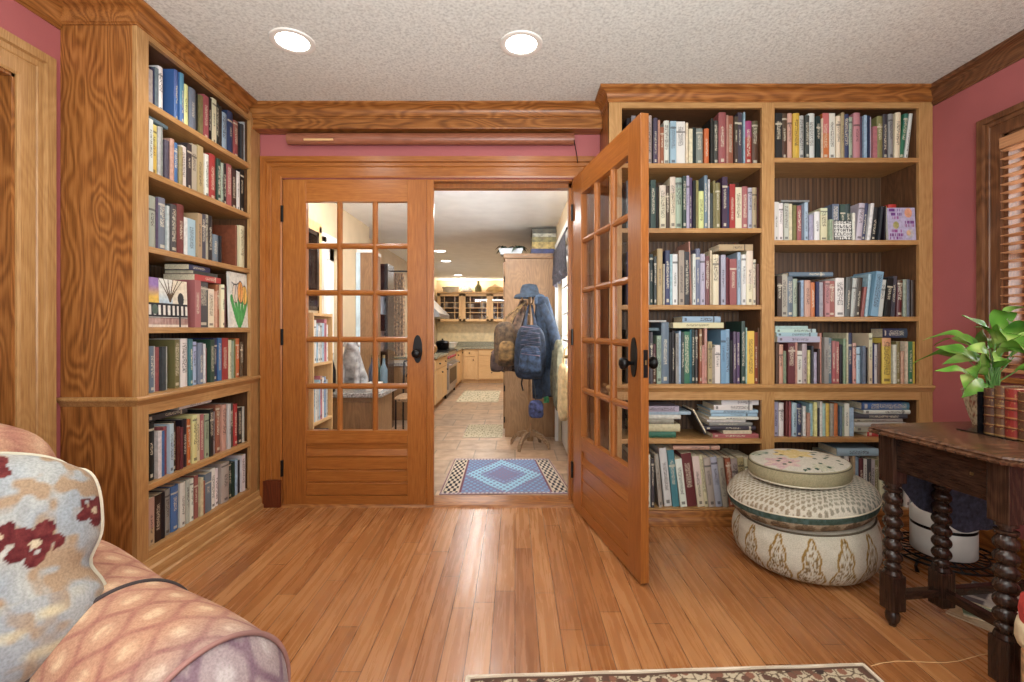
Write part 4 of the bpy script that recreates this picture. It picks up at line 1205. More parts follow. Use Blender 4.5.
def face_out(name, label, cat, org, ux, uz, w, h, t, art, nu, nv, group=None, side=(200, 196, 186)):
    """A thin book or board standing face-out: org = lower left front corner, ux = along its width, uz = up, normal towards the room."""
    ux, uz = Vector(ux).normalized(), Vector(uz).normalized()
    nn = uz.cross(ux).normalized()          # points away from the room
    org = Vector(org)
    o = empty(name, org); tag(o, label, cat, group)
    MB().obox(org + ux * w / 2 + uz * h / 2 + nn * (t / 2 + .0012), ux, nn, uz, w / 2 - .0005, t / 2 - .0008, h / 2 - .0005).build('back_board', plain('board_edge_' + name, side, .6), o)
    MB().grid(nu, nv, lambda u, v: org + ux * (u * w) + uz * (v * h), art).build('front_cover', M['vc_print'], o)
    return o


# fourth shelf of the left bookcase: a painted street scene and a tulip painting
Xf = LX - .012
ya, yb_ = F * abs(Xf) / (CX - 148.6), F * abs(Xf) / (CX - 188)
face_out('painted_board', 'painting of a bare tree and picket fence propped on the fourth shelf, left bookcase', 'painting', (Xf, LO0 + .003, L_SH[3] + .001), (0, 1, 0), (-.03, 0, 1), yb_ - LO0 - .003, .222, .022, art_street, 110, 90, None, (216, 210, 200))
ya, yb_ = F * abs(Xf) / (CX - 229), F * abs(Xf) / (CX - 249.6)
face_out('painted_board', 'tulip painting in orange and green propped on the fourth shelf, left bookcase', 'painting', (Xf, max(ya, 2.660), L_SH[3] + .001), (0, 1, 0), (-.03, 0, 1), LO1 - .003 - max(ya, 2.660), .318, .016, art_tulip, 80, 110, None, (224, 220, 208))
# second shelf of the right bay: a small lettered book and a lavender one, with a few spines behind
xq = lambda p: (774 + p / 6.919 - CX) * (RY + .012) / F
face_out('cover_book', 'small white book crowded with black block letters, face-out on the second shelf', 'book', (xq(412), RY + .008, R_SH[1][1] + .001), (1, 0, 0), (0, .04, 1), xq(538) - xq(412), .113, .014, art_letters, 90, 72)
face_out('cover_book', 'lavender cookery book with purple lettering standing face-out at the end of the second shelf', 'book', (xq(786), RY + .006, R_SH[1][1] + .001), (1, 0, 0), (0, .06, 1), min(xq(978), RO[1][1] - .004) - xq(786), .186, .016, art_lavender, 100, 100)
for (a, b_, hh, cc, lab) in ((798, 822, .205, 'ye', 'yellow topped book peeping out behind the lavender cover book'), (834, 892, .215, 'rd', 'bright red book peeping out behind the lavender cover book'), (898, 930, .17, 'ch', 'charcoal book hidden behind the lavender cover book')):
    cov, pg = book_meshes(xq(b_) - xq(a), hh, .15, 0, True)
    o = cov.build('book', M['book']); o.location = ((xq(a) + xq(b_)) / 2, RY + .052, R_SH[1][1] + .0006); o.color = (*lin(PAL[cc][1]), 1)
    tag(o, lab, 'book', 'books on the second shelf, right bay')
    p = pg.build('page_block', M['paper']); p.parent = o
# black magazine slumped between the two flat piles (fifth shelf, middle bay)
mg = empty('magazine', at(692, 420, RY + .03)); tag(mg, 'black magazine slumped between the two flat piles, fifth shelf, middle bay', 'magazine')
p0 = at(706, 436, RY + .012); p1 = at(693, 412, RY + .012)
dv = (p1 - p0).normalized(); 
MB().obox((p0 + p1) / 2 + Vector((0, .09, .006)), dv, (0, 1, 0), dv.cross(Vector((0, 1, 0))), (p1 - p0).length / 2, .085, .004, .002).build('cover', plain('magazine_black', (44, 42, 46), .35), mg)
MB().obox((p0 + p1) / 2 + Vector((.002, .09, .0155)), dv, (0, 1, 0), dv.cross(Vector((0, 1, 0))), (p1 - p0).length / 2 - .004, .083, .005).build('page_block', M['paper'], mg)

# ------------------------------------------------------------------ stack of floor cushions
PX, PY = 1.377, 2.25


def revolve(mb, c, prof, n, colfn, tilt=(0, 0), wob=0.0, shear=0.0):
    """Closed-profile surface of revolution with a colour per vertex; colfn(theta, index t 0..1, r, z)."""
    prof2 = []
    for (p, q) in zip(prof[:-1], prof[1:]):
        seg = max(1, int(sqrt((p[0] - q[0]) ** 2 + (p[1] - q[1]) ** 2) / .0055))
        for k in range(seg): prof2.append((p[0] + (q[0] - p[0]) * k / seg, p[1] + (q[1] - p[1]) * k / seg))
    prof2.append(prof[-1])
    nt = len(prof2) - 1
    def fn(u, v):
        r_, z = prof2[round(v * nt)]; a = 2 * pi * u
        rr = r_ * (1 + wob * (vnoise(u * 14 if u < .999 else 0, z * 22) - .5))
        x, y = rr * cos(a), rr * sin(a)
        return (c[0] + x, c[1] + y, c[2] + z + x * tilt[0] + y * tilt[1] + shear * x * z)
    mb.grid(n, nt, fn, lambda u, v: colfn(2 * pi * u, v, *prof2[round(v * nt)]))
    return mb


def smooth_prof(pts, n=6):
    out = []
    P = [pts[0]] + list(pts) + [pts[-1]]
    for i in range(1, len(P) - 2):
        for k in range(n):
            t = k / n
            out.append(tuple(.5 * ((2 * P[i][m_]) + (-P[i - 1][m_] + P[i + 1][m_]) * t + (2 * P[i - 1][m_] - 5 * P[i][m_] + 4 * P[i + 1][m_] - P[i + 2][m_]) * t * t + (-P[i - 1][m_] + 3 * P[i][m_] - 3 * P[i + 1][m_] + P[i + 2][m_]) * t ** 3) for m_ in (0, 1)))
    out.append(pts[-1])
    return out


def pouf_side(a, v, r_, z):
    base = mixc((206, 199, 182), (188, 180, 160), vnoise(a * 9, z * 60) * .7)
    if z > .254: return mixc(base, (170, 166, 150), .3)
    u = (a / (2 * pi) * 15 + .3) % 1 - .5
    q = (z - .018) / .215
    if 0 < q < 1:
        if q < .16: w = .30 + .12 * sin(q / .16 * pi / 2)
        elif q < .46: w = .42 - .20 * (.5 - .5 * cos((q - .16) / .30 * pi))
        elif q < .70: w = .22 + .04 * sin((q - .46) / .24 * pi)
        elif q < .86: w = .22 - .12 * (.5 - .5 * cos((q - .70) / .16 * pi))
        else: w = .10 * sqrt(max(0, 1 - ((q - .86) / .14) ** 2))
        du = abs(u)
        gold, dk = (148, 116, 58), (104, 80, 46)
        if abs(du - w) < .03: return gold
        if du < w - .03:
            d1, d2_, idc = voro(u * 15 + 40, q * 20 + 3)
            if d1 < .30: return mixc(gold, dk, idc)
            if d2_ - d1 < .12 and idc > .35: return mixc(base, dk, .6)
    if z < .02 : return (188, 170, 130)
    return base


def mid_side(a, v, r_, z):
    if z > .078:
        x, y = r_ * cos(a), r_ * sin(a)
        gx = x / .023; gy = y / .020
        j = fl(gy + .5); dx = (gx + .5 * (j % 2)) % 1 - .5; dy = gy - j
        d_ = sqrt(dx * dx + dy * dy)
        base = (206, 198, 180)
        warm = mixc((150, 132, 108), (126, 134, 128), max(0, min(1, (x + .2) / .4)))
        if d_ < .36: return mixc(warm, base, .25 if .12 < d_ < .22 else 0)
        return base
    if z > .046:
        return mixc((84, 104, 100), (58, 74, 62), vnoise(a * 30, z * 80))
    u = (a / (2 * pi) * 20) % 1 - .5
    if u * u * 6 + ((z - .026) / .02) ** 2 < 1: return mixc((92, 78, 62), (140, 120, 92), vnoise(a * 60, z * 200))
    return mixc((176, 160, 134), (150, 134, 108), vnoise(a * 40, z * 90))


def top_side(a, v, r_, z):
    x, y = r_ * cos(a), r_ * sin(a)
    if z < .076:
        return mixc((168, 158, 124), (150, 142, 112), vnoise(a * 60, z * 160))
    c = mixc((212, 206, 190), (196, 190, 176), vnoise(x * 160, y * 160))
    for (fx, fy_, fr, k) in ((.01, .06, .095, (206, 178, 108)), (-.11, -.06, .085, (196, 160, 168)), (.02, -.155, .05, (170, 176, 160)), (.16, .02, .05, (190, 186, 178)), (-.13, .12, .055, (150, 164, 150))):
        d_ = sqrt((x - fx) ** 2 + (y - fy_) ** 2); an = atan2(y - fy_, x - fx)
        if d_ < fr * (.82 + .18 * cos(an * 6)): c = mixc(k, (228, 214, 180), .6 * vnoise(x * 90 + 9, y * 90) + (.3 if abs(sin(an * 5)) < .2 else 0))
    d1, d2_, idc = voro(x * 34 + 9, y * 34 + 9)
    if idc > .78 and d1 < .32 and z > .078: c = (58, 84, 70)
    return c


cu = empty('floor_cushion', (PX, PY, 0)); tag(cu, 'large off-white pouf with gold embroidered motifs standing on the floor', 'pouf', 'stacked floor cushions')
pp = smooth_prof([(0, .002), (.17, .0), (.23, .006), (.278, .040), (.303, .095), (.307, .155), (.296, .212), (.278, .244), (.25, .258), (.17, .262), (0, .262)])
revolve(MB(), (PX, PY, 0), pp, 520, pouf_side, wob=.012, shear=.40).build('embroidered_cover', M['vc_cloth'], cu, smooth=2)
M['piping_lt'] = plain('pale_piping', (206, 198, 176), .8); M['piping_dk'] = plain('dark_piping', (86, 78, 62), .8)
def ring(c, r_, z, t, tilt=(0, 0)):
    return MB().tube([(c[0] + r_ * cos(2 * pi * k / 72), c[1] + r_ * sin(2 * pi * k / 72), c[2] + z + r_ * cos(2 * pi * k / 72) * tilt[0] + r_ * sin(2 * pi * k / 72) * tilt[1]) for k in range(73)], t, 6)
ring((PX, PY, 0), .281, .246, .004, (.40 * .246, 0)).build('piping', M['piping_dk'], cu, smooth=2)
tl = (.105, .0)
cz = .246
cu = empty('floor_cushion', (PX - .017, PY, cz)); tag(cu, 'round flat cushion with grey dots and a teal band, in the middle of the stack', 'cushion', 'stacked floor cushions')
pp = smooth_prof([(0, .002), (.17, .0), (.262, .004), (.294, .022), (.308, .05), (.312, .078), (.304, .102), (.276, .126), (.21, .146), (.1, .154), (0, .154)])
revolve(MB(), (PX - .017, PY, cz + .008), pp, 420, mid_side, tl).build('dotted_cover', M['vc_cloth'], cu, smooth=2)
ring((PX - .017, PY, cz + .008), .311, .078, .004, tl).build('piping', M['piping_lt'], cu, smooth=2)
cz2 = cz + .162
cu = empty('floor_cushion', (PX - .017, PY + .01, cz2)); tag(cu, 'small round cushion with faded flowers and khaki side, on top of the stack', 'cushion', 'stacked floor cushions')
pp = smooth_prof([(0, .0), (.14, .0), (.198, .003), (.213, .014), (.218, .040), (.214, .066), (.202, .076), (.13, .087), (0, .091)], 5)
tl2 = (.05, .0)
revolve(MB(), (PX - .017, PY + .01, cz2 - .001), pp, 360, top_side, tl2).build('flowered_cover', M['vc_cloth'], cu, smooth=2)
ring((PX - .017, PY + .01, cz2 - .001), .211, .070, .0035, tl2).build('piping', M['piping_dk'], cu, smooth=2)
ring((PX - .017, PY + .01, cz2 - .001), .209, .008, .0045, tl2).build('piping', M['piping_lt'], cu, smooth=2)

# ------------------------------------------------------------------ dark barley-twist table by the window wall
TZ = .742
cA, cB = Vector((1.352, 1.83)), Vector((1.412, 1.325))        # back-left and front-left corners of the top
ev = (cB - cA).normalized()                                    # along the end, towards the viewer
eu = Vector((-ev.y, ev.x))                                     # along the length, towards the window wall
if eu.x < 0: eu = -eu
TW, TL = (cB - cA).length, .95


def tp(u, v, z):
    p = cA + eu * u + ev * v
    return Vector((p.x, p.y, z))


tb = empty('side_table', tp(TL / 2, TW / 2, 0)); tag(tb, 'dark oak side table with barley-twist legs beside the window wall', 'table')
# carved edge: scalloped profile round the top
def top_outline(ins, wob):
    pts = []
    cr = .035
    corners = [(cr, 0), (TL - cr, 0), (TL, cr), (TL, TW - cr), (TL - cr, TW), (cr, TW), (0, TW - cr), (0, cr)]
    for k in range(8):
        a, b_ = corners[k], corners[(k + 1) % 8]
        L_ = sqrt((b_[0] - a[0]) ** 2 + (b_[1] - a[1]) ** 2); n_ = max(1, int(L_ / .006))
        nx, ny = (b_[1] - a[1]) / L_, -(b_[0] - a[0]) / L_
        for i in range(n_):
            t_ = i / n_; s_ = i * L_ / n_
            o_ = -ins + wob * (.5 + .5 * cos(s_ / .030 * 2 * pi))
            pts.append((a[0] + (b_[0] - a[0]) * t_ + nx * o_, a[1] + (b_[1] - a[1]) * t_ + ny * o_))
    return pts
tt = MB()
lev = [(.02, TZ - .030, 0), (.004, TZ - .026, .006), (.0, TZ - .018, .008), (.008, TZ - .013, .004), (.002, TZ - .008, .001), (.004, TZ - .002, 0), (.010, TZ, 0)]
rings = [[tp(*p, z) for p in top_outline(i_, w_)] for (i_, z, w_) in lev]
n_ = len(rings[0]); vs = [p for r_ in rings for p in r_]; fs = []
for j in range(len(rings) - 1):
    for k in range(n_): fs.append((j * n_ + k, j * n_ + (k + 1) % n_, (j + 1) * n_ + (k + 1) % n_, (j + 1) * n_ + k))
fs.append(tuple(range(n_))); fs.append(tuple((len(rings) - 1) * n_ + k for k in range(n_)))
tt.add(vs, fs)
M['tabletop'] = wood('worn_tabletop_oak', (44, 28, 20), (92, 62, 44), (128, 94, 70), 'x', .26, 1, .4)
tt.build('tabletop', M['tabletop'], tb, smooth=.6)


def table_leg(u, v, foot=True):
    c = tp(u, v, 0)
    X_, Y_ = Vector((eu.x, eu.y, 0)), Vector((ev.x, ev.y, 0)); Z_ = Vector((0, 0, 1))
    leg = MB().obox(c + Z_ * .625, X_, Y_, Z_, .030, .030, .0875, .003).build('leg', M['dark_z'], tb)
    n, m_ = 20, 130
    tw = MB()
    vs, fs = [], []
    za, zb = .196, .54
    for j in range(m_ + 1):
        t_ = j / m_; z = za + (zb - za) * t_
        e_ = min(1, min(t_, 1 - t_) / .1)
        for i in range(n):
            a = 2 * pi * i / n
            r_ = .0185 + .0005 + e_ * .0125 * abs(cos(z / .043 * pi + .40 * cos(a - .6))) ** .7
            if t_ < .04: r_ = .030 - .1 * t_
            if t_ > .955: r_ = .028
            if .04 <= t_ < .075 or .925 < t_ <= .955: r_ = .019
            vs.append((c.x + r_ * cos(a), c.y + r_ * sin(a), z))
    for j in range(m_):
        for i in range(n): fs.append((j * n + i, j * n + (i + 1) % n, (j + 1) * n + (i + 1) % n, (j + 1) * n + i))
    tw.add(vs, fs).build('twist', M['dark_z'], leg, smooth=.9)
    MB().obox(c + Z_ * .128, X_, Y_, Z_, .0285, .0285, .066, .004).build('block', M['dark_z'], leg)
    if foot:
        MB().lathe([(.013, .062), (.02, .054), (.024, .04), (.022, .022), (.014, .01), (.012, .0)], 18, (c.x, c.y, 0)).build('foot', M['dark_z'], leg, smooth=1)
    return leg


lu0, lv0, lv1, lu1 = .055, .075, TW - .065, TL - .06
table_leg(lu0, lv0); table_leg(lu0, lv1); table_leg(lu1, lv0); table_leg(lu1, lv1)
table_leg(.262, lv0, False)
X_, Y_, Z_ = Vector((eu.x, eu.y, 0)), Vector((ev.x, ev.y, 0)), Vector((0, 0, 1))
def bar(name, u0, v0, u1, v1, z0, z1, hw, mat='dark_x'):
    a, b_ = tp(u0, v0, 0), tp(u1, v1, 0); d_ = (b_ - a); L_ = d_.length; d_.normalize()
    return MB().obox((a + b_) / 2 + Z_ * (z0 + z1) / 2, d_, Vector((-d_.y, d_.x, 0)), Z_, L_ / 2, hw, (z1 - z0) / 2, .003).build(name, M[mat], tb)
bar('apron', lu0, lv0, lu0, lv1, .585, .708, .013, 'dark_y')
bar('apron', lu0, lv0, lu1, lv0, .61, .708, .011)
bar('apron', lu0, lv1, lu1, lv1, .585, .708, .013)
bar('apron', lu1, lv0, lu1, lv1, .585, .708, .013, 'dark_y')
bar('stretcher', lu0, lv0, .262, lv0, .098, .128, .014)
bar('stretcher', .262, lv0, lu1, lv0, .098, .128, .014)
bar('stretcher', .262, lv0, .262, lv1, .098, .128, .014, 'dark_y')
bar('stretcher', lu0, lv1, lu1, lv1, .098, .128, .014)
for (v_, z_) in ((.36, .655), (.45, .652)):
    p = tp(lu0 - .013, v_, z_); MB().obox(p, X_, Y_, Z_, .003, .005, .005, .002).build('peg', M['brass'], tb)
# dark navy cloth hung under the table top on the window side
nc = empty('navy_cloth', tp(.35, .04, .3)); tag(nc, 'dark navy cloth hanging in folds beneath the side table', 'cloth')
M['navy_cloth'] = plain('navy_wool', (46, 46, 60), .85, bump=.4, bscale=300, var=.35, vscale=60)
def drape(u, v):
    uu = .06 + u * .56
    bot = .55 - .24 * sin(min(1, u * 1.3) * pi * .5) + .04 * max(0, u - .8) / .2 + .010 * sin(u * 19)
    z = .69 + (bot - .69) * v
    off = .036 + .008 * v * sin(u * 11 + .6)
    return tp(uu, off, z)
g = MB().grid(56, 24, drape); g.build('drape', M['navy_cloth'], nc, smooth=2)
o = nc.children[0] if nc.children else None
def flap(u, v):
    p = drape(.56 + .4 * u * (1 - .15 * v), .30 + v * .42 * (.2 + .8 * u)); return Vector((p.x, p.y, p.z)) + Vector((eu.x * -.002 + ev.x * .012, eu.y * -.002 + ev.y * .012, 0))
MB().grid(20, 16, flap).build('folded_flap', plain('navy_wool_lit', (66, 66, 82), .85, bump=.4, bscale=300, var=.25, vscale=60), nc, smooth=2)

# things on the table: antique leather books, bookend, potted peace lily
books_u = .40
LEA = [((70, 44, 32), 'dark brown'), ((92, 60, 40), 'brown'), ((128, 40, 34), 'oxblood red'), ((84, 56, 38), 'worn brown'), ((120, 46, 38), 'deep red'), ((66, 48, 40), 'near-black brown')]
def leather(col):
    m, nt, b = newmat('tooled_leather'); L = nt.links
    tc = N(nt, 'ShaderNodeTexCoord'); sp = N(nt, 'ShaderNodeSeparateXYZ'); L.new(tc.outputs['Generated'], sp.inputs[0])
    no = N(nt, 'ShaderNodeTexNoise'); no.inputs['Scale'].default_value = 90; no.inputs['Detail'].default_value = 3; L.new(tc.outputs['Object'], no.inputs['Vector'])
    fr = N(nt, 'ShaderNodeMath', operation='FRACT'); mu = N(nt, 'ShaderNodeMath', operation='MULTIPLY'); mu.inputs[1].default_value = 5; L.new(sp.outputs[2], mu.inputs[0]); L.new(mu.outputs[0], fr.inputs[0])
    gl = N(nt, 'ShaderNodeMath', operation='LESS_THAN'); gl.inputs[1].default_value = .14; L.new(fr.outputs[0], gl.inputs[0])
    gm = N(nt, 'ShaderNodeMath', operation='GREATER_THAN'); gm.inputs[1].default_value = .60; L.new(no.outputs['Fac'], gm.inputs[0])
    mx = N(nt, 'ShaderNodeMath', operation='MAXIMUM'); L.new(gl.outputs[0], mx.inputs[0]); L.new(gm.outputs[0], mx.inputs[1])
    m8 = N(nt, 'ShaderNodeMath', operation='MULTIPLY'); m8.inputs[1].default_value = .55; L.new(mx.outputs[0], m8.inputs[0])
    cm = N(nt, 'ShaderNodeMix', data_type='RGBA'); cm.inputs[6].default_value = (*lin(col), 1); cm.inputs[7].default_value = (*lin((168, 132, 74)), 1)
    L.new(m8.outputs[0], cm.inputs[0]); L.new(cm.outputs[2], b.inputs['Base Color']); b.inputs['Roughness'].default_value = .4
    return m
def place_std(o, u, v, z):
    o.location = tp(u, v, z); o.rotation_euler = (0, 0, atan2(ev.y, ev.x) + pi)     # spine (local -y) ends up facing the end of the table
bw = [.032, .030, .036, .034, .032, .034]
vcur = .215
for i, (col, nm) in enumerate(LEA):
    cov, pg = book_meshes(bw[i], .157 + .006 * ((i * 5) % 3), .115, 0, True)
    o = cov.build('antique_book', leather(col))
    o.location = tp(.262, vcur + bw[i] / 2, TZ + .0045)
    o.rotation_euler = (0, 0, atan2(-eu.x, eu.y) + 0)      # local y along the table length
    o.rotation_euler = (0, 0, atan2(eu.y, eu.x) - pi / 2)
    lab = ['against the bookend, first of the antique row', 'second from the bookend', 'with a gilt lozenge, third from the bookend', 'fourth from the bookend', 'fifth from the bookend', 'sixth from the bookend'][i]
    tag(o, f'{nm} leather-bound antique book on the table, {lab}', 'book', 'antique books on the side table')
    p = pg.build('page_block', M['paper']); p.parent = o
    for k in (1, 2, 3, 4):
        zz = k * .157 / 5
        rb = MB().tube([(-bw[i] / 2 + .001, .004, zz), (-bw[i] / 4, .001, zz), (0, -.001, zz), (bw[i] / 4, .001, zz), (bw[i] / 2 - .001, .004, zz)], .0022, 5).build('raised_band', M['plinth']); rb.parent = o
    vcur += bw[i] + .001
be = empty('bookend', tp(.29, .205, TZ)); tag(be, 'black metal bookend with a flat base holding the antique books', 'bookend')
M['bookend'] = plain('bookend_iron', (30, 30, 34), .25, .7)
MB().obox(tp(.30, .2115, TZ + .075), X_, Y_, Z_, .052, .0016, .073, .001).build('upright_plate', M['bookend'], be)
MB().obox(tp(.30, .174, TZ + .0022), X_, Y_, Z_, .050, .036, .0018, .001).build('base_plate', M['bookend'], be)
MB().obox(tp(.30, .265, TZ + .0022), X_, Y_, Z_, .050, .056, .0016, .001).build('base_plate', M['bookend'], be)

pot_c = tp(.465, .09, TZ)
pl = empty('potted_plant', pot_c); tag(pl, 'leafy green peace lily in a cream pot behind the antique books', 'plant')
def potcol(a, v, r_, z):
    c = (206, 190, 156)
    d1, d2_, idc = voro(a * 5 + 3, z * 44 + 2)
    if d2_ - d1 < .1: c = (126, 92, 62)
    if idc > .7 and d1 < .3: c = (150, 88, 62)
    return c
pp = smooth_prof([(0, .002), (.05, .0), (.058, .006), (.074, .06), (.082, .10), (.086, .125), (.089, .13), (.086, .135), (.078, .132), (.074, .115), (0, .112)], 4)
revolve(MB(), pot_c, pp, 120, potcol).build('pot', M['vc_print'], pl, smooth=2)
M['leaf'] = None
m, nt, b = newmat('glossy_leaf'); L = nt.links
tc = N(nt, 'ShaderNodeTexCoord'); no = N(nt, 'ShaderNodeTexNoise'); no.inputs['Scale'].default_value = 7; no.inputs['Detail'].default_value = 2; L.new(tc.outputs['Object'], no.inputs['Vector'])
r = ramp(nt, [(.34, (60, 108, 38)), (.5, (106, 156, 60)), (.66, (186, 208, 120))]); L.new(no.outputs['Fac'], r.inputs['Fac']); L.new(r.outputs['Color'], b.inputs['Base Color'])
b.inputs['Roughness'].default_value = .25; b.inputs['Subsurface Weight'].default_value = .0
M['leaf'] = m
def leaf(mb, base, tipdir, L_, W_, droop, roll=0):
    """A folded lance-shaped leaf on its stalk: stalk from the pot, then the blade arching over."""
    base = Vector(base); d_ = Vector(tipdir).normalized()
    side = d_.cross(Vector((0, 0, 1))).normalized(); up = side.cross(d_).normalized()
    s2 = side * cos(roll) + up * sin(roll); u2 = up * cos(roll) - side * sin(roll)
    n_ = 14
    vs, fs = [], []
    for j in range(n_ + 1):
        t_ = j / n_
        c = base + d_ * (L_ * t_) + Vector((0, 0, -droop * L_ * t_ * t_)) + u2 * (.10 * L_ * sin(t_ * pi))
        w = W_ * (sin(min(1, t_ * 1.02) * pi) ** .75) * (1 - .35 * t_) + .0008
        for q in (-1, -.5, 0, .5, 1):
            vs.append(c + s2 * (w * q) + u2 * (abs(q) * w * .35 + .004 * sin(t_ * 14) * abs(q)))
    for j in range(n_):
        for q in range(4): fs.append((j * 5 + q, j * 5 + q + 1, (j + 1) * 5 + q + 1, (j + 1) * 5 + q))
    mb.add(vs, fs)
fol, stk = MB(), MB()
random.seed(21)
crown_c = pot_c + Vector((0, 0, .12))
# leaves placed round the crown: (azimuth deg, elevation of blade, distance of blade base, height of its base, length, width, droop)
spec = [(186, 40, -.02, .17, .20, .042, .0), (184, 22, .06, .115, .19, .036, .05), (196, 42, .03, .12, .17, .042, .35), (180, 16, .07, .065, .16, .020, .15), (200, -8, .05, .045, .15, .028, .2),
        (176, 30, .02, .10, .19, .044, .45), (215, 20, .03, .10, .20, .046, .5), (235, 35, .03, .15, .20, .046, .5), (255, 15, .04, .12, .19, .044, .5), (205, 8, .04, .07, .17, .040, .4),
        (280, 40, .04, .16, .21, .048, .5), (300, 25, .05, .13, .21, .046, .5), (325, 40, .05, .17, .22, .048, .45), (350, 25, .06, .14, .22, .044, .5), (20, 40, .05, .18, .22, .046, .45),
        (60, 35, .05, .17, .21, .044, .5), (100, 35, .05, .16, .2, .042, .5), (140, 40, .05, .17, .2, .042, .5), (160, 20, .06, .12, .2, .040, .4), (245, 62, .02, .19, .20, .040, .5),
        (310, 62, .02, .20, .21, .042, .5), (30, 65, .02, .20, .2, .038, .5), (190, 60, .0, .17, .18, .040, .4), (335, 5, .06, .09, .19, .040, .4), (265, 45, .03, .09, .18, .046, .6), (225, 50, .02, .1, .17, .044, .6)]
for i, (az, el, rd, hz, L_, W_, dr) in enumerate(spec):
    a, e = radians(az), radians(el)
    if 230 < az < 325: hz += .04
    bse_ = crown_c + Vector((rd * cos(a), rd * sin(a), hz))
    leaf(fol, bse_, (cos(a) * cos(e), sin(a) * cos(e), sin(e)), L_, W_, dr, random.uniform(.6, 1.2) if i < 6 else random.uniform(.2, 1.0) * (1 if i % 3 else -1))
    stk.tube([crown_c + Vector((random.uniform(-.02, .02), random.uniform(-.02, .02), -.01)), crown_c + Vector((rd * .4 * cos(a), rd * .4 * sin(a), hz * .6)), bse_ + Vector((cos(a), sin(a), .2)) * .01], [.003, .0026, .002], 6)
fol.build('foliage', M['leaf'], pl, smooth=2)
stk.build('stem', plain('lily_stem', (96, 140, 70), .5), pl, smooth=2)
fl_c = crown_c + Vector((.01, -.05, .24))
leafm = MB(); leaf(leafm, fl_c, (-.15, .1, 1), .055, .022, .1); leafm.build('white_spathe', plain('lily_flower', (226, 220, 208), .5), pl, smooth=2)
MB().tube([crown_c, crown_c + Vector((-.03, -.01, .1)), fl_c], .0022, 6).build('flower_stalk', plain('flower_stalk_green', (140, 150, 90), .5), pl)

# ------------------------------------------------------------------ behind and under the table
tx, ty = 2.03, 2.23
ts = empty('iron_stand', (tx, ty, 0)); tag(ts, 'black wrought-iron trivet stand on the floor under the white tin drum', 'stand')
for r_ in (.05, .105, .16, .215):
    ring((tx, ty, 0), r_, .052, .005).build('iron_ring', M['black_metal'], ts, smooth=2)
t = MB()
for k in range(24):
    a = 2 * pi * k / 24
    t.tube([(tx + .05 * cos(a), ty + .05 * sin(a), .052), (tx + .215 * cos(a + .12), ty + .215 * sin(a + .12), .052)], .0035, 5)
t.build('spoke', M['black_metal'], ts)
for k in range(4):
    a = 2 * pi * k / 4 + .4
    MB().tube([(tx + .2 * cos(a), ty + .2 * sin(a), .052), (tx + .22 * cos(a), ty + .22 * sin(a), .03), (tx + .205 * cos(a), ty + .205 * sin(a), .0)], [.006, .006, .009], 8).build('leg', M['black_metal'], ts)
wd = empty('tin_drum', (tx, ty, .058)); tag(wd, 'white enamelled round drum with a dark line standing on the iron stand', 'tin')
M['enamel'] = plain('white_enamel', (214, 212, 204), .3, var=.05)
MB().lathe([(.0, .058), (.118, .058), (.122, .064), (.122, .175), (.120, .178)], 48, (tx, ty, 0), cap=False).build('body', M['enamel'], wd, smooth=.6)
MB().lathe([(.119, .176), (.1215, .178), (.1215, .188), (.119, .190)], 48, (tx, ty, 0)).build('dark_band', M['black_metal'], wd, smooth=.6)
MB().lathe([(.120, .1905), (.123, .193), (.123, .245), (.116, .256), (.07, .264), (0, .266)], 48, (tx, ty, 0), cap=False).build('lid', M['enamel'], wd, smooth=.6)

def sheet(name, label, cat, c, w, h, t, rot, mat, group=None, par=None):
    c = Vector(c); X1, Y1 = Vector((cos(rot), sin(rot), 0)), Vector((-sin(rot), cos(rot), 0))
    o = MB().obox(c, X1, Y1, (0, 0, 1), w / 2, h / 2, t / 2, .001).build(name, mat, None, None, c)
    return tag(o, label, cat, group)
def magcol(seed, base, accent):
    def fn(u, v):
        c = mixc(base, (240, 238, 230), .3 * vnoise(u * 4 + seed, v * 4))
        if v > .78 and hash2(int(u * 20), seed) > .3: c = accent
        if (u - .55) ** 2 + (v - .42) ** 2 < .06: c = mixc(accent, (70, 70, 66), vnoise(u * 9 + seed, v * 9))
        return c
    return fn
def mag(label, c, w, h, t, rot, base, accent, seed):
    c = Vector(c); X1, Y1 = Vector((cos(rot), sin(rot), 0)), Vector((-sin(rot), cos(rot), 0))
    o = empty('magazine', c - Vector((0, 0, t / 2))); tag(o, label, 'magazine', 'magazines on the floor under the table')
    MB().obox(c, X1, Y1, (0, 0, 1), w / 2 - .001, h / 2 - .001, t / 2 - .0006).build('page_block', M['paper'], o)
    MB().grid(30, 40, lambda u, v: c + X1 * (w * (u - .5)) + Y1 * (h * (v - .5)) + Vector((0, 0, t / 2)), magcol(seed, base, accent)).build('cover', M['vc_print'], o)
    return o
mag('tan paper sheets lying lowest on the floor near the table stretcher', (1.86, 1.75, .004), .24, .32, .006, .5, (206, 180, 140), (190, 160, 120), 1)
mag('green and white magazine lying on the tan papers under the table', (1.91, 1.80, .0115), .23, .30, .007, .9, (176, 184, 160), (84, 108, 76), 2)
mag('white magazine with a dark picture topping the papers under the table', (1.98, 1.85, .0195), .22, .29, .007, .65, (220, 218, 208), (96, 92, 96), 3)

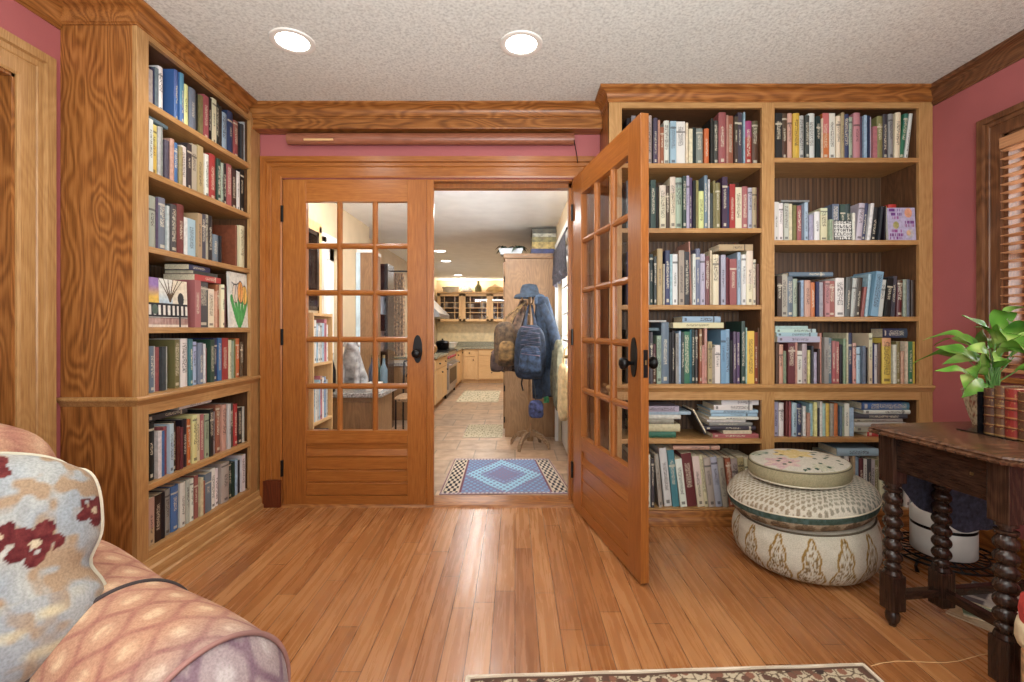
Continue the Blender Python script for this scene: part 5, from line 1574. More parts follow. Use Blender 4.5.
# upholstered footstool cut by the edge of the picture
fx, fyy = 1.525, 1.10
fs_ = empty('footstool', (fx, fyy, 0)); tag(fs_, 'red cushioned footstool with a pale fringe beside the table leg', 'footstool')
M['red_fab'] = plain('red_upholstery', (186, 62, 54), .85, bump=.3, bscale=300, var=.12, vscale=40)
M['fringe'] = plain('cream_fringe', (216, 196, 160), .9, bump=.5, bscale=400)
def squircle(n, rx, ry, p=5):
    out = []
    for k in range(n):
        a = 2 * pi * k / n; c, s_ = cos(a), sin(a)
        out.append((math.copysign(abs(c) ** (2 / p), c) * rx, math.copysign(abs(s_) ** (2 / p), s_) * ry))
    return out
def pad(c, rx, ry, levels, n=48):
    """Stacked rounded-square rings: levels (scale, z)."""
    m_ = MB(); vs, fs = [], []
    for (sc_, z) in levels:
        for (x, y) in squircle(n, rx * sc_, ry * sc_): vs.append((c[0] + x, c[1] + y, c[2] + z))
    for j in range(len(levels) - 1):
        for k in range(n): fs.append((j * n + k, j * n + (k + 1) % n, (j + 1) * n + (k + 1) % n, (j + 1) * n + k))
    fs.append(tuple(reversed(range(n)))); fs.append(tuple((len(levels) - 1) * n + k for k in range(n)))
    return m_.add(vs, fs)
pad((fx, fyy, 0), .19, .19, [(.98, .30), (1.0, .32), (1.02, .36), (1.0, .395), (.9, .42), (.6, .435), (.2, .44)]).build('seat_cushion', M['red_fab'], fs_, smooth=2)
fr_ = MB(); vs = []
pad((fx, fyy, 0), .19, .19, [(1.03, .27), (1.05, .285), (1.045, .315), (1.03, .332)]).build('fringe', M['fringe'], fs_, smooth=2)
M['tan_tap'] = plain('tan_tapestry', (172, 138, 100), .9, bump=.4, bscale=200, var=.35, vscale=50)
pad((fx, fyy, 0), .185, .185, [(1.0, .13), (1.02, .16), (1.02, .25), (1.0, .275)]).build('side_panel', M['tan_tap'], fs_, smooth=.8)
for sx in (-1, 1):
    for sy in (-1, 1):
        MB().lathe([(.014, 0), (.022, .03), (.024, .07), (.016, .11), (.02, .132)], 14, (fx + sx * .14, fyy + sy * .14, 0)).build('leg', M['dark_z'], fs_, smooth=1)

# ------------------------------------------------------------------ patterned rug in front, thread on the floor
def rugcol(seed, field, motif, border, w, h):
    def fn(u, v):
        x, y = u * w, v * h
        e = min(x, w - x, y, h - y)
        if e < .012: return (206, 190, 168)
        if e < .022: return (96, 74, 62)
        if e < .10:
            d1, d2_, idc = voro(x * 26 + seed, y * 26)
            if d1 < .36: return mixc(motif, (150, 104, 84), idc)
            if d2_ - d1 < .10: return (110, 92, 76)
            return border
        if e < .112: return (86, 66, 56)
        d1, d2_, idc = voro(x * 16 + seed + 9, y * 16)
        if d1 < .3: return mixc(motif, (132, 70, 60), idc)
        return mixc(field, border, vnoise(x * 60, y * 60) * .6)
    return fn
rA, rB = Vector((.0, 1.500)), Vector((1.147, 1.548))
ru_ = (rB - rA).normalized(); rv_ = Vector((ru_.y, -ru_.x))
ru_ = -ru_                                  # along the far edge, from its right corner
RW, RH = 1.30, 1.1
rug = empty('area_rug', (rB.x + ru_.x * RW / 2 + rv_.x * RH / 2, rB.y + ru_.y * RW / 2 + rv_.y * RH / 2, 0)); tag(rug, 'cream patterned rug with dark motifs in the middle of the floor', 'rug')
rfn = rugcol(3, (190, 172, 146), (72, 58, 54), (204, 188, 160), RW, RH)
P3 = lambda u, v, z: (rB.x + ru_.x * RW * u + rv_.x * RH * v, rB.y + ru_.y * RW * u + rv_.y * RH * v, z)
g = MB().grid(300, 150, lambda u, v: P3(u, v * .35, .008 + .0012 * sin(u * 30)), lambda u, v: rfn(u, v * .35))
g.grid(80, 60, lambda u, v: P3(u, .35 + v * .65, .008), lambda u, v: rfn(u, .35 + v * .65))
g.build('pile', M['vc_rug'], rug, smooth=2)
t = MB(); bpts = [P3(0, 0, .004), P3(1, 0, .004), P3(1, 1, .004), P3(0, 1, .004), P3(0, 0, .004)]
for a, b_ in zip(bpts[:-1], bpts[1:]): t.tube([a, b_], .0055, 6)
t.build('bound_edge', plain('rug_binding', (214, 200, 180), .9), rug)
t = MB().tube([at_ for at_ in [(1.17 + .52 * k / 10, 1.545 + .055 * k / 10 + .012 * sin(k * .9), .0022) for k in range(11)]], .0013, 5)
o = t.build('loose_thread', plain('thread_tan', (206, 168, 120), .8)); tag(o, 'pale loose thread lying across the floor by the rug corner', 'thread')

# ------------------------------------------------------------------ sofa: rolled arm, back, seat; tapestry pillow
sd = Vector((.876, -.482, 0)); se = Vector((-.482, -.876, 0)); UZ = Vector((0, 0, 1))
E0 = Vector((-.478, .735, 0))
sofa = empty('sofa', E0 - sd * .45 + se * .6); tag(sofa, 'pinkish patterned sofa with a fat rolled arm in front of the left bookcase', 'sofa')
def sofacol(x, y, blue=0.0):
    """Ogee lattice with cream sprigs; x, y in metres on the cloth."""
    gx, gy = x / .085, y / .072
    j = fl(gy); off_ = .5 * (j % 2)
    fx_ = (gx + off_) % 1 - .5; fy_ = gy - j - .5
    wv = .5 * abs(fy_) ** 1.0
    edge = abs(abs((gx % 1) - .5) - .25 * (1 + cos(2 * pi * gy * .5)))
    base = mixc((190, 144, 116), (176, 130, 106), vnoise(x * 40, y * 40))
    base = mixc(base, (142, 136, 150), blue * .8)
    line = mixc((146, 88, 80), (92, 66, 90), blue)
    c = base
    t_ = min(1, 1.6 * max(0, 1 - edge / .12)) * (.45 + .55 * vnoise(x * 70, y * 70))
    c = mixc(c, line, t_ * .9)
    fx2, fy2 = (gx % 1) - .5, ((gy * .5 + .5) % 1) - .5
    sp_ = max(0, 1 - ((fx2 / .2) ** 2 + (fy2 / .16) ** 2), 1 - (((abs(fx2) - .5) / .2) ** 2 + ((abs(fy2) - .5) / .16) ** 2)) * vnoise(x * 95 + 4, y * 95)
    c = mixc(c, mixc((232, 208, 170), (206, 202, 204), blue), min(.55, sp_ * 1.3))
    c = mixc(c, (206, 170, 140), .22 * vnoise(x * 14, y * 14))
    return c
def arm_pt(s_, a, R=.130, zc=.487):
    """s_ along the arm (0 = front end, positive towards the back); a angle round it (0 = far side, pi/2 top, pi = seat side)."""
    r_ = R * (1 + .03 * sin(s_ * 14))
    k = 1 + .10 * min(1, s_ / .5)
    y = cos(a) * r_ * 1.02; z = sin(a) * r_
    p = E0 - sd * s_ - se * y + UZ * (zc + .025 * min(1, s_ / .6) + z)
    return p
g = MB()
NA, NS = 150, 170
def arm_fn(u, v):
    s_ = u * .88
    t_ = v
    if t_ < .18:           # down the far outside face
        a = -.35; q = arm_pt(s_, a); return q - UZ * ((.18 - t_) / .18 * (q.z - .09)) - se * (-.022 * (1 - t_ / .18))
    if t_ > .86:           # down the seat side
        a = pi + .35; q = arm_pt(s_, a); return q - UZ * ((t_ - .86) / .14 * (q.z - .25))
    return arm_pt(s_, -.35 + (pi + .7) * (t_ - .18) / .68)
def arm_len(v): return v * .95
def round_end(u):        # soften the front rim
    return u
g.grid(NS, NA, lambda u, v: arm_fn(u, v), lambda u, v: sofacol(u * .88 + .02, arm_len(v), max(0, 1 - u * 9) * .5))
g.build('arm', M['vc_cloth'], sofa, smooth=2)
# bulged front of the arm
g = MB()
def front_fn(u, v):
    # v: rim (0) to centre (1), u: round the outline
    rim = arm_fn(0, u * 1.0)
    cen = E0 + UZ * .40 + sd * .03
    p = rim.lerp(cen, v)
    return p + sd * (.040 * sin(min(1, v * 3.2) * pi / 2) + .008 * sin(v * pi))
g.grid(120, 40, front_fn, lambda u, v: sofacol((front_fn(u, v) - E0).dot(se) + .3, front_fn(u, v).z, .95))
g.build('arm_front', M['vc_cloth'], sofa, smooth=2)
M['sofa_pipe'] = plain('sofa_piping', (150, 108, 100), .85); M['sofa_seam'] = plain('dark_seam', (58, 48, 48), .9)
MB().tube([arm_fn(-.002, k / 60) + sd * .004 for k in range(61)], .0042, 8).build('piping', M['sofa_pipe'], sofa, smooth=2)
MB().tube([arm_fn(.335, .22 + .66 * k / 60) + (arm_fn(.335, .22 + .66 * k / 60) - (E0 - sd * .29 + UZ * .48)).normalized() * .0005 for k in range(61)], .0045, 8).build('seam', M['sofa_seam'], sofa, smooth=2)
# back, seat and base run on out of the picture
def block(name, c, hx_, hy_, hz_, bev, col0):
    m_ = MB().obox((0, 0, 0), (1, 0, 0), (0, 1, 0), (0, 0, 1), hx_, hy_, hz_, bev)
    return m_
def soft(name, c, hx_, hy_, hz_, p, nu=70, nv=40, puff=0.0, tilt=0.0):
    """Cushion-shaped superellipsoid in the sofa's frame, with its pattern."""
    g = MB()
    def pt(u, v):
        a = 2 * pi * u; b_ = pi * (v - .5)
        def sg(x, e): return math.copysign(abs(x) ** e, x)
        x = hx_ * sg(cos(b_), p) * sg(cos(a), p); y = hy_ * sg(cos(b_), p) * sg(sin(a), p); z = hz_ * sg(sin(b_), p)
        x += tilt * z
        return c + sd * x + se * y + UZ * z
    g.grid(nu, nv, pt, lambda u, v: sofacol((pt(u, v) - c).dot(se) + 3, (pt(u, v) - c).dot(UZ) + (pt(u, v) - c).dot(sd) + 3))
    return g.build(name, M['vc_cloth'], sofa, smooth=2)
SL = 1.08
soft('back', E0 - sd * .86 + se * (SL / 2 - .05) + UZ * .475, .11, SL / 2 + .04, .42, .30, tilt=-.15)
soft('seat_cushion', E0 - sd * .40 + se * (SL / 2 + .10) + UZ * .36, .40, SL / 2 - .06, .09, .3)
MB().obox(E0 - sd * .45 + se * (SL / 2 - .02) + UZ * .165, sd, se, UZ, .42, SL / 2, .085, .02).build('base', M['vc_plain'] if 'vc_plain' in M else plain('sofa_base_cloth', (184, 140, 120), .9, bump=.3, bscale=300), sofa)
for (a, b_) in ((-.08, 0), (-.82, 0), (-.08, SL - .12), (-.82, SL - .12)):
    q = E0 + sd * a + se * b_
    MB().lathe([(.018, 0), (.026, .05), (.028, .085)], 12, (q.x, q.y, 0)).build('leg', M['dark_z'], sofa)

def pillowcol(u, v):
    x, y = (u - .5) * 2, (v - .5) * 2
    c = mixc((192, 188, 178), (156, 164, 172), vnoise(u * 9, v * 9))
    c = mixc(c, (128, 128, 126), .35 * vnoise(u * 90, v * 26))
    # tan trailing foliage
    f_ = vnoise(u * 11 + 30, v * 11) * vnoise(u * 26 + 7, v * 26)
    c = mixc(c, (164, 138, 112), max(0, min(1, (f_ - .20) * 6)))
    if y < -.25:
        c = mixc(c, (150, 156, 164), .55 * vnoise(u * 16, v * 5)); c = mixc(c, (206, 192, 158), max(0, vnoise(u * 10 + 5, v * 20 + 3) - .45) * 2)
    # maroon flowers of five petals
    for (fx_, fy_, fr, ph) in ((.52, .16, .19, .3), (-.62, -.75, .2, .8), (-.55, .86, .2, .2), (.22, .84, .15, 1.2), (.92, .36, .15, .5), (-.9, .1, .2, .1), (.30, .26, .13, .9)):
        d_ = sqrt((x - fx_) ** 2 + (y - fy_) ** 2); an = atan2(y - fy_, x - fx_)
        rr = fr * (.62 + .38 * abs(cos(2.5 * an + ph)))
        if d_ < rr and vnoise(x * 22 + 3, y * 22) > .12: c = mixc((84, 28, 32), (116, 52, 50), vnoise(u * 60, v * 60))
        if d_ < fr * .2: c = (196, 178, 150)
    # red hatched stems
    if -.5 < x < .1 and -.35 < y < .25 and abs(((x + .25 * y) * 9) % 1 - .5) < .14 and vnoise(x * 5 + 11, y * 3) > .3: c = (140, 70, 62)
    return c
pil = empty('throw_pillow', at(20, 570, .76)); tag(pil, 'tapestry pillow with maroon flowers on pale blue, leaning on the sofa arm', 'pillow')
pc = at(-64, 590, .77)
pn = Vector((.74, -.60, .30)).normalized()                # faces the viewer
pu_ = UZ.cross(pn).normalized(); pv_ = pn.cross(pu_).normalized()
rl_ = radians(-4); pu2 = pu_ * cos(rl_) + pv_ * sin(rl_); pv2 = pv_ * cos(rl_) - pu_ * sin(rl_)
PS = .200
pc = pc + pn * .035 + UZ * .01
def pillow_pt(u, v, side):
    x, y = (u - .5) * 2, (v - .5) * 2
    k = 1 - .06 * (1 - max(abs(x), abs(y)) ** 2)
    wv_ = 1 - .09 * math.exp(-((y + .10) / .16) ** 2) + .05 * math.exp(-((y + .42) / .22) ** 2)
    cr_ = sqrt(max(.0, 1 - .30 * x * x * y * y * y * y - .12 * x * x * y * y))
    px_, py_ = x * wv_ * cr_, y * cr_
    d_ = (1 - x ** 4) * (1 - y ** 4)
    th_ = .085 * max(0, d_) ** .55 + .006 * sin(x * 7 + y * 5) * max(0, d_)
    return pc + pu2 * (px_ * PS) + pv2 * (py_ * PS) + pn * (th_ * side)
g = MB(); g.grid(120, 120, lambda u, v: pillow_pt(u, v, 1), pillowcol).build('front_cover', M['vc_cloth'], pil, smooth=2)
g = MB(); g.grid(40, 40, lambda u, v: pillow_pt(u, v, -1), lambda u, v: (176, 168, 150)).build('back_cover', M['vc_cloth'], pil, smooth=2)
rim = [pillow_pt(k / 30, 0, 0) for k in range(30)] + [pillow_pt(1, k / 30, 0) for k in range(30)] + [pillow_pt(1 - k / 30, 1, 0) for k in range(30)] + [pillow_pt(0, 1 - k / 30, 0) for k in range(31)]
MB().tube(rim, .005, 8).build('piping', M['piping_lt'], pil, smooth=2)

# ------------------------------------------------------------------ hall and kitchen behind the doorway
KYE = 10.25                    # kitchen back wall
KXL = -1.52                    # breakfast-corner wall
struct('floor_hall', MB().box(-2.4, KXR + .1, YK, KYE + .1, -.06, 0), M['tile'], 'peach stone tile floor of the hall and kitchen', 'floor')
M['kceil'] = plain('kitchen_ceiling_paint', (240, 239, 236), .9, bump=.2, bscale=140, var=.02)
struct('ceiling_hall', MB().box(-2.4, KXR + .1, YK + .001, KYE + .1, KCEIL, KCEIL + .06), M['kceil'], 'white kitchen ceiling', 'ceiling')
w = MB(); w.box(KXR, KXR + .12, YK, 3.45, 0, KCEIL); w.box(KXR, KXR + .12, 4.66, KYE, 0, KCEIL); w.box(KXR, KXR + .12, 3.45, 4.66, 1.86, KCEIL)
struct('wall_hall_right', w, M['beige_wall'], 'beige hall wall with the white glazed door', 'wall')
struct('wall_hall_back', MB().box(-2.4, KXR + .1, KYE, KYE + .1, 0, KCEIL), M['beige_wall'], 'beige wall behind the kitchen cabinets', 'wall')
w = MB(); w.box(KXL - .1, KXL, YK, 3.34, 0, KCEIL).box(KXL - .1, KXL, 3.34, 3.62, 0, 1.25).box(KXL - .1, KXL, 3.34, 3.62, 1.85, KCEIL).box(KXL - .1, KXL, 3.62, 3.74, 0, KCEIL).box(KXL - .1, KXL, 3.74, 4.06, 1.80, KCEIL).box(KXL - .1, KXL, 4.06, 4.9, 0, KCEIL)
struct('wall_hall_left', w, M['beige_wall'], 'beige wall of the breakfast corner seen through the closed door', 'wall')
struct('wall_kitchen_left', MB().box(-1.80, -1.70, 4.9, KYE, 0, KCEIL).box(-1.80, KXL - .1, 4.80, 4.9, 0, KCEIL), M['beige_wall'], 'beige wall behind the range', 'wall')
t = MB().box(KXR - .014, KXR, YK + .03, 3.4, 0, .56)
struct('trim_12', t, M['oak_y'], 'oak wainscot panel at the hall wall', 'wainscot')
t = MB().box(KXR - .03, KXR, 3.38, 3.45, 0, 1.93).box(KXR - .03, KXR, 4.66, 4.73, 0, 1.93).box(KXR - .03, KXR, 3.38, 4.73, 1.86, 1.95)
struct('trim_13', t, M['white'], 'white casing of the hall garden door', 'casing')


def glazed_white_door(name, label, x, y0, y1, z1, rows, cols, kick=.5):
    o = empty(name, (x, (y0 + y1) / 2, 0)); tag(o, label, 'door', kind='structure')
    T = .04
    f = MB().box(x, x + T, y0, y0 + .09, .01, z1).box(x, x + T, y1 - .09, y1, .01, z1).box(x, x + T, y0, y1, z1 - .1, z1).box(x, x + T, y0, y1, .01, kick)
    f.build('frame', M['white'], o)
    mu = MB(); gy0, gy1, gz0, gz1 = y0 + .09, y1 - .09, kick, z1 - .1
    for k in range(1, cols): mu.box(x + .006, x + T - .006, gy0 + (gy1 - gy0) * k / cols - .011, gy0 + (gy1 - gy0) * k / cols + .011, gz0, gz1)
    for k in range(1, rows): mu.box(x + .008, x + T - .008, gy0, gy1, gz0 + (gz1 - gz0) * k / rows - .011, gz0 + (gz1 - gz0) * k / rows + .011)
    mu.build('muntin', M['white'], o)
    MB().box(x + T / 2 - .002, x + T / 2 + .002, gy0, gy1, gz0, gz1).build('pane', M['glass'], o)
    return o


d = glazed_white_door('door_4', 'white glazed garden door in the hall wall beyond the open door', KXR + .03, 3.46, 4.65, 1.855, 5, 2)
MB().lathe([(.012, 0), (.014, .03), (.026, .045), (.02, .062)], 14, (0, 0, 0), 'x').build('knob', M['brass'], d, loc=(0, 0, 0)).location = (-.085, -.5, .9)
vl = empty('valance', (KXR - .06, 4.05, 1.72)); tag(vl, 'dark gathered valance hanging above the white garden door in the hall', 'valance')
M['dark_cloth'] = plain('dark_print_cloth', (44, 40, 44), .9, bump=.3, var=.5, vscale=40)
MB().grid(80, 14, lambda u, v: (KXR - .055 + .02 * sin(u * 60) * v, 3.5 + 1.12 * u, 1.84 - v * (.30 + .05 * sin(u * 19))), None).build('gathered_cloth', M['dark_cloth'], vl, smooth=2)
MB().tube([(KXR - .05, 3.42, 1.845), (KXR - .05, 4.7, 1.845)], .008, 8).build('rod', M['black_metal'], vl)
for yy in (3.42, 4.69): MB().tube([(KXR - .05, yy, 1.845), (KXR + .005, yy, 1.845)], .007, 6).build('bracket', M['black_metal'], vl)
glazed_white_door('door_5', 'white glazed outer door of the breakfast corner seen through the panes', KXL - .08, 3.75, 4.05, 1.79, 4, 2)
wn = empty('window_2', (KXL - .05, 3.48, 1.25)); tag(wn, 'small bright window over the low bookshelf seen through the panes', 'window', kind='structure')
MB().box(KXL - .07, KXL + .012, 3.34, 3.37, 1.25, 1.85).box(KXL - .07, KXL + .012, 3.59, 3.62, 1.25, 1.85).box(KXL - .07, KXL + .012, 3.34, 3.62, 1.82, 1.85).box(KXL - .07, KXL + .012, 3.34, 3.62, 1.25, 1.28).box(KXL - .05, KXL - .02, 3.47, 3.49, 1.25, 1.85).build('frame', M['dark_z'], wn)
MB().box(KXL - .042, KXL - .038, 3.37, 3.59, 1.28, 1.82).build('pane', M['glass'], wn)
t = MB().box(KXL, KXL + .015, 3.30, 3.34, .0, 1.9).box(KXL, KXL + .015, 3.62, 3.66, 0, 1.9).box(KXL, KXL + .015, 3.3, 3.66, 1.85, 1.92)
struct('trim_14', t, M['maple_z'], 'pale wooden casing round the breakfast corner window', 'casing')
t = MB().box(KXL, KXL + .018, 3.70, 3.745, 0, 1.84).box(KXL, KXL + .018, 4.055, 4.10, 0, 1.84).box(KXL, KXL + .018, 3.70, 4.10, 1.80, 1.87)
struct('trim_15', t, M['white'], 'white casing round the breakfast corner door', 'casing')

# recessed lights of the kitchen ceiling
for i, (px_, py_) in enumerate(((440, 251), (446, 261), (458, 275), (463, 278.5))):
    Y_ = F * (KCEIL - H) / (CY - py_); x = (px_ - CX) * Y_ / F
    o = empty('kitchen_ceiling_light', (x, Y_, KCEIL)); tag(o, ['round recessed light in the kitchen ceiling, nearest the doorway', 'round recessed light in the kitchen ceiling, second from the doorway', 'round recessed light in the kitchen ceiling, third from the doorway', 'round recessed light in the kitchen ceiling, farthest from the doorway'][i], 'ceiling light', 'recessed kitchen lights')
    MB().lathe([(.10, KCEIL), (.095, KCEIL - .006), (.076, KCEIL - .004)], 28, (x, Y_, 0), cap=False).build('trim_ring', M['white'], o)
    MB().lathe([(.077, KCEIL - .002), (.05, KCEIL - .006), (0, KCEIL - .007)], 28, (x, Y_, 0), cap=False).build('lens', M['bulb'], o)

# tall cabinet end in the hall, with a trough of plants and game boxes on its top
TX0, TX1, TY0, TY1, TZ1 = -.103, KXR - .001, 4.83, 6.1, 1.885
tc_ = empty('tall_cabinet', ((TX0 + TX1) / 2, 5.4, 0)); tag(tc_, 'tall oak cabinet with a plain end panel standing behind the coat rack', 'cabinet')
MB().box(TX0, TX1, TY0, TY1, .0, TZ1 - .05, .003).build('body', M['panel_z'], tc_)
MB().box(TX0 - .015, TX1, TY0 - .015, TY1, TZ1 - .05, TZ1, .006).build('cornice', M['panel_x'], tc_)
for k in range(2):
    MB().box(TX0 - .018, TX0 - .001, TY0 + .03 + k * .62, TY0 + .62 + k * .62, .08, TZ1 - .08, .004).build('door', M['panel_z'], tc_)
M['iron'] = plain('cast_hook_iron', (60, 42, 34), .5, .3)
for zz in (.18, .5, 1.1, 1.62):
    MB().lathe([(.007, zz - .03), (.007, zz + .03)], 8, (TX0 - .006, TY0 - .003, 0)).build('hinge', M['black_metal'], tc_)
bx = [(-.02 + .0, .36, 'navy', (40, 44, 84), .055), (.0, .355, 'gold', (150, 128, 70), .07), (.0, .36, 'olive', (112, 104, 64), .05), (.01, .35, 'grey', (150, 146, 130), .035), (0, .36, 'dark olive', (70, 64, 48), .05)]
z = TZ1
c0 = at(532, 0, 4.95).x
for i, (dx, w_, nm, col, h_) in enumerate(bx):
    o = empty('game_box', (c0 + .14, 4.98, z)); tag(o, f"{nm} flat box on the tall cabinet, {['lowest', 'second', 'third', 'fourth', 'topmost'][i]} of the stack", 'box', 'boxes stacked on the tall cabinet')
    mm = plain('box_card_' + str(i), col, .5, var=.25, vscale=30)
    MB().box(c0 + dx * .5, min(c0 + .285 + dx, KXR - .004), 4.86, 5.14, z + .0005, z + h_ * .55).build('tray', mm, o)
    MB().box(c0 + dx * .5 - .003, min(c0 + .288 + dx, KXR - .003), 4.857, 5.143, z + h_ * .3, z + h_, .002).build('lid', mm, o)
    z += h_ + .0008
pt_ = empty('planter', (at(512, 0, 4.95).x, 4.95, TZ1)); tag(pt_, 'pale trough on the tall cabinet with dark trailing leaves', 'planter')
xa, xb = at(499, 0, 4.95).x, at(523, 0, 4.95).x
vs = []
MB().prism([(xa + .02, TZ1 + .001), (xb - .02, TZ1 + .001), (xb, TZ1 + .055), (xb - .005, TZ1 + .065), (xa + .005, TZ1 + .065), (xa, TZ1 + .055)], 4.88, 5.03, 'y').build('trough', plain('trough_glaze', (176, 182, 186), .4), pt_)
lf = MB(); random.seed(5)
for k in range(26):
    a = random.uniform(0, 2 * pi); bx_ = random.uniform(xa + .03, xb - .03)
    leaf(lf, (bx_, 4.95 + random.uniform(-.04, .04), TZ1 + .055), (cos(a), sin(a) * .5, random.uniform(.2, .9)), random.uniform(.09, .16), .026, .7, random.uniform(-.6, .6))
lf.build('leaves', plain('dark_leaf', (52, 62, 50), .5, var=.4), pt_, smooth=2)

# coat rack and what hangs from it
rkx, rky = at(530, 0, 4.42).x, 4.42
rk = empty('coat_rack', (rkx, rky, 0)); tag(rk, 'wooden coat rack post with four curved feet standing before the tall cabinet', 'coat rack')
MB().lathe([(.030, .06), (.032, .14), (.022, .17), (.016, .2), (.016, 1.42), (.022, 1.45), (.014, 1.5), (.0, 1.52)], 16, (rkx, rky, 0), cap=False).build('post', M['panel_z'], rk, smooth=1)
for k in range(4):
    a = pi / 4 + k * pi / 2 + .25
    pts = [(0, .10), (.07, .105), (.13, .085), (.18, .04), (.205, .0)]
    m_ = MB(); vs, fs = [], []
    for (r_, z) in pts:
        for (o_, dz) in ((-.016, 0), (.016, 0), (.016, .045), (-.016, .045)):
            vs.append((rkx + r_ * cos(a) - o_ * sin(a), rky + r_ * sin(a) + o_ * cos(a), max(0, z + dz - (.045 if r_ > .18 else 0) * 0)))
    for j in range(len(pts) - 1):
        for q in range(4): fs.append((j * 4 + q, j * 4 + (q + 1) % 4, (j + 1) * 4 + (q + 1) % 4, (j + 1) * 4 + q))
    fs += [(3, 2, 1, 0), tuple(len(pts) * 4 - 4 + q for q in range(4))]
    m_.add(vs, fs).build('foot', wood('rack_foot_walnut', (84, 62, 44), (128, 100, 74), (164, 138, 110), 'x', .3) if k == 0 else bpy.data.materials['rack_foot_walnut'], rk, smooth=.8)
for k in range(6):
    a = k * pi / 3; zz = 1.40 if k % 2 else 1.30
    MB().tube([(rkx, rky, zz - .06), (rkx + .05 * cos(a), rky + .05 * sin(a), zz - .05), (rkx + .085 * cos(a), rky + .085 * sin(a), zz + .02)], [.008, .007, .009], 8).build('peg', M['panel_z'], rk)


def bag(c, rx, ry, rz, mat, name, par, p=.55, wrinkle=.05, seed=0, taper=.15):
    g = MB()
    def pt(u, v):
        a, b_ = 2 * pi * u, pi * (v - .5)
        sg = lambda x, e: math.copysign(abs(x) ** e, x)
        k = 1 + wrinkle * (vnoise(cos(a) * 3 + seed, v * 9 + sin(a) * 3) - .5) * 2
        tp_ = 1 - taper * sin(b_)
        return (c[0] + rx * tp_ * k * sg(cos(b_), p) * sg(cos(a), p), c[1] + ry * k * sg(cos(b_), p) * sg(sin(a), p), c[2] + rz * sg(sin(b_), p))
    return g.grid(44, 34, pt).build(name, mat, par, smooth=2)
def cloth_mat(name, col, v=.35):
    return plain(name, col, .85, bump=.4, bscale=220, var=v, vscale=28)
def px(x, y, Y=4.3): return at(x, y, Y)
# brown backpack
c = px(505, 344, 4.20)
o = empty('backpack', px(512, 305, 4.3)); tag(o, 'olive-brown backpack hanging on the far side of the coat rack', 'backpack', 'bags and coats on the coat rack')
mb_ = cloth_mat('brown_canvas', (78, 60, 42)); mb2 = cloth_mat('tan_canvas', (108, 82, 48))
bag(c, .098, .075, .20, mb_, 'body', o, seed=3, wrinkle=.13)
bag((c.x + .015, c.y - .075, c.z - .06), .07, .035, .09, mb2, 'front_pocket', o, seed=5, wrinkle=.08)
bag((c.x - .075, c.y + .01, c.z - .15), .055, .05, .10, cloth_mat('dark_brown_canvas', (66, 50, 44)), 'side_pocket', o, seed=9)
for dx in (-.02, .04):
    MB().tube([(c.x + dx, c.y - .02, c.z + .15), (c.x + dx + .03, c.y - .0, c.z + .24), (rkx - .05, rky - .03, 1.36)], [.014, .012, .008], 6).build('strap', mb2, o, smooth=1)
bc_ = empty('coat', (rkx - .1, rky + .02, .6)); tag(bc_, 'dark brown coat hanging behind the olive-brown backpack on the coat rack', 'coat', 'bags and coats on the coat rack')
def brown_coat(u, v):
    a = 2 * pi * u; w_ = .03 + .085 * min(1, v * 1.5); f_ = 1 + .2 * sin(a * 6 + v * 2) * min(1, v * 2) + .12 * vnoise(u * 8, v * 9)
    return (rkx - .06 - .09 * v ** .8 + w_ * cos(a) * f_, rky + .03 + (.05 + .02 * v) * sin(a) * f_, 1.38 - .66 * v + .02 * sin(a * 3) * v)
MB().grid(80, 34, brown_coat).build('body', cloth_mat('dark_brown_wool', (70, 54, 44), .4), bc_, smooth=2)
MB().tube([(rkx - .06, rky - .04, 1.32), (rkx - .14, rky - .05, 1.1), (rkx - .2, rky - .05, .9), (rkx - .21, rky - .05, .72)], [.03, .042, .044, .036], 10).build('sleeve', cloth_mat('brown_sleeve_wool', (82, 62, 48), .4), bc_, smooth=2)
# navy backpack with a flowered cord front
c = px(530, 352, 4.06)
o = empty('backpack', px(528, 300, 4.2)); tag(o, 'blue denim backpack with laced front hanging in the middle of the coat rack', 'backpack', 'bags and coats on the coat rack')
nb = cloth_mat('navy_denim', (24, 31, 44), .5); nb2 = cloth_mat('blue_denim', (36, 48, 66), .5)
bag(c, .128, .09, .235, nb, 'body', o, seed=12, wrinkle=.10)
bag((c.x, c.y - .09, c.z - .06), .092, .038, .115, nb2, 'front_pocket', o, seed=15)
t = MB(); cord_pts = []
for k in range(14): cord_pts.append((c.x - .08 + .16 * (k % 2), c.y - .125 - .005 * (k % 3), c.z + .22 - .019 * k))
t.tube(cord_pts, .004, 5); t.build('cord', plain('pink_cord', (112, 92, 104), .8), o)
for dx in (-.05, .05):
    MB().tube([(c.x + dx, c.y - .01, c.z + .18), (c.x + dx * .8, c.y + .03, c.z + .27), (rkx + dx * .3, rky - .05, 1.33)], [.018, .014, .010], 6).build('strap', nb, o, smooth=1)
MB().tube([(c.x - .06, c.y - .03, c.z - .19), (c.x - .075, c.y - .03, c.z - .27), (c.x - .06, c.y - .03, c.z - .33)], .007, 6).build('strap_end', M['black_metal'], o)
# small bag below
c2 = px(536, 409, 4.0)
o = empty('pouch_bag', c2); tag(o, 'small blue and pink pouch hanging lowest under the denim backpack', 'bag', 'bags and coats on the coat rack')
bag(c2, .062, .045, .075, cloth_mat('purple_blue_cloth', (46, 50, 78), .6), 'body', o, seed=31, wrinkle=.1)
MB().tube([(c2.x, c2.y, c2.z + .06), (c2.x - .01, 4.03, .60), (c2.x - .03, 4.055, .69)], .004, 5).build('cord', M['black_metal'], o)
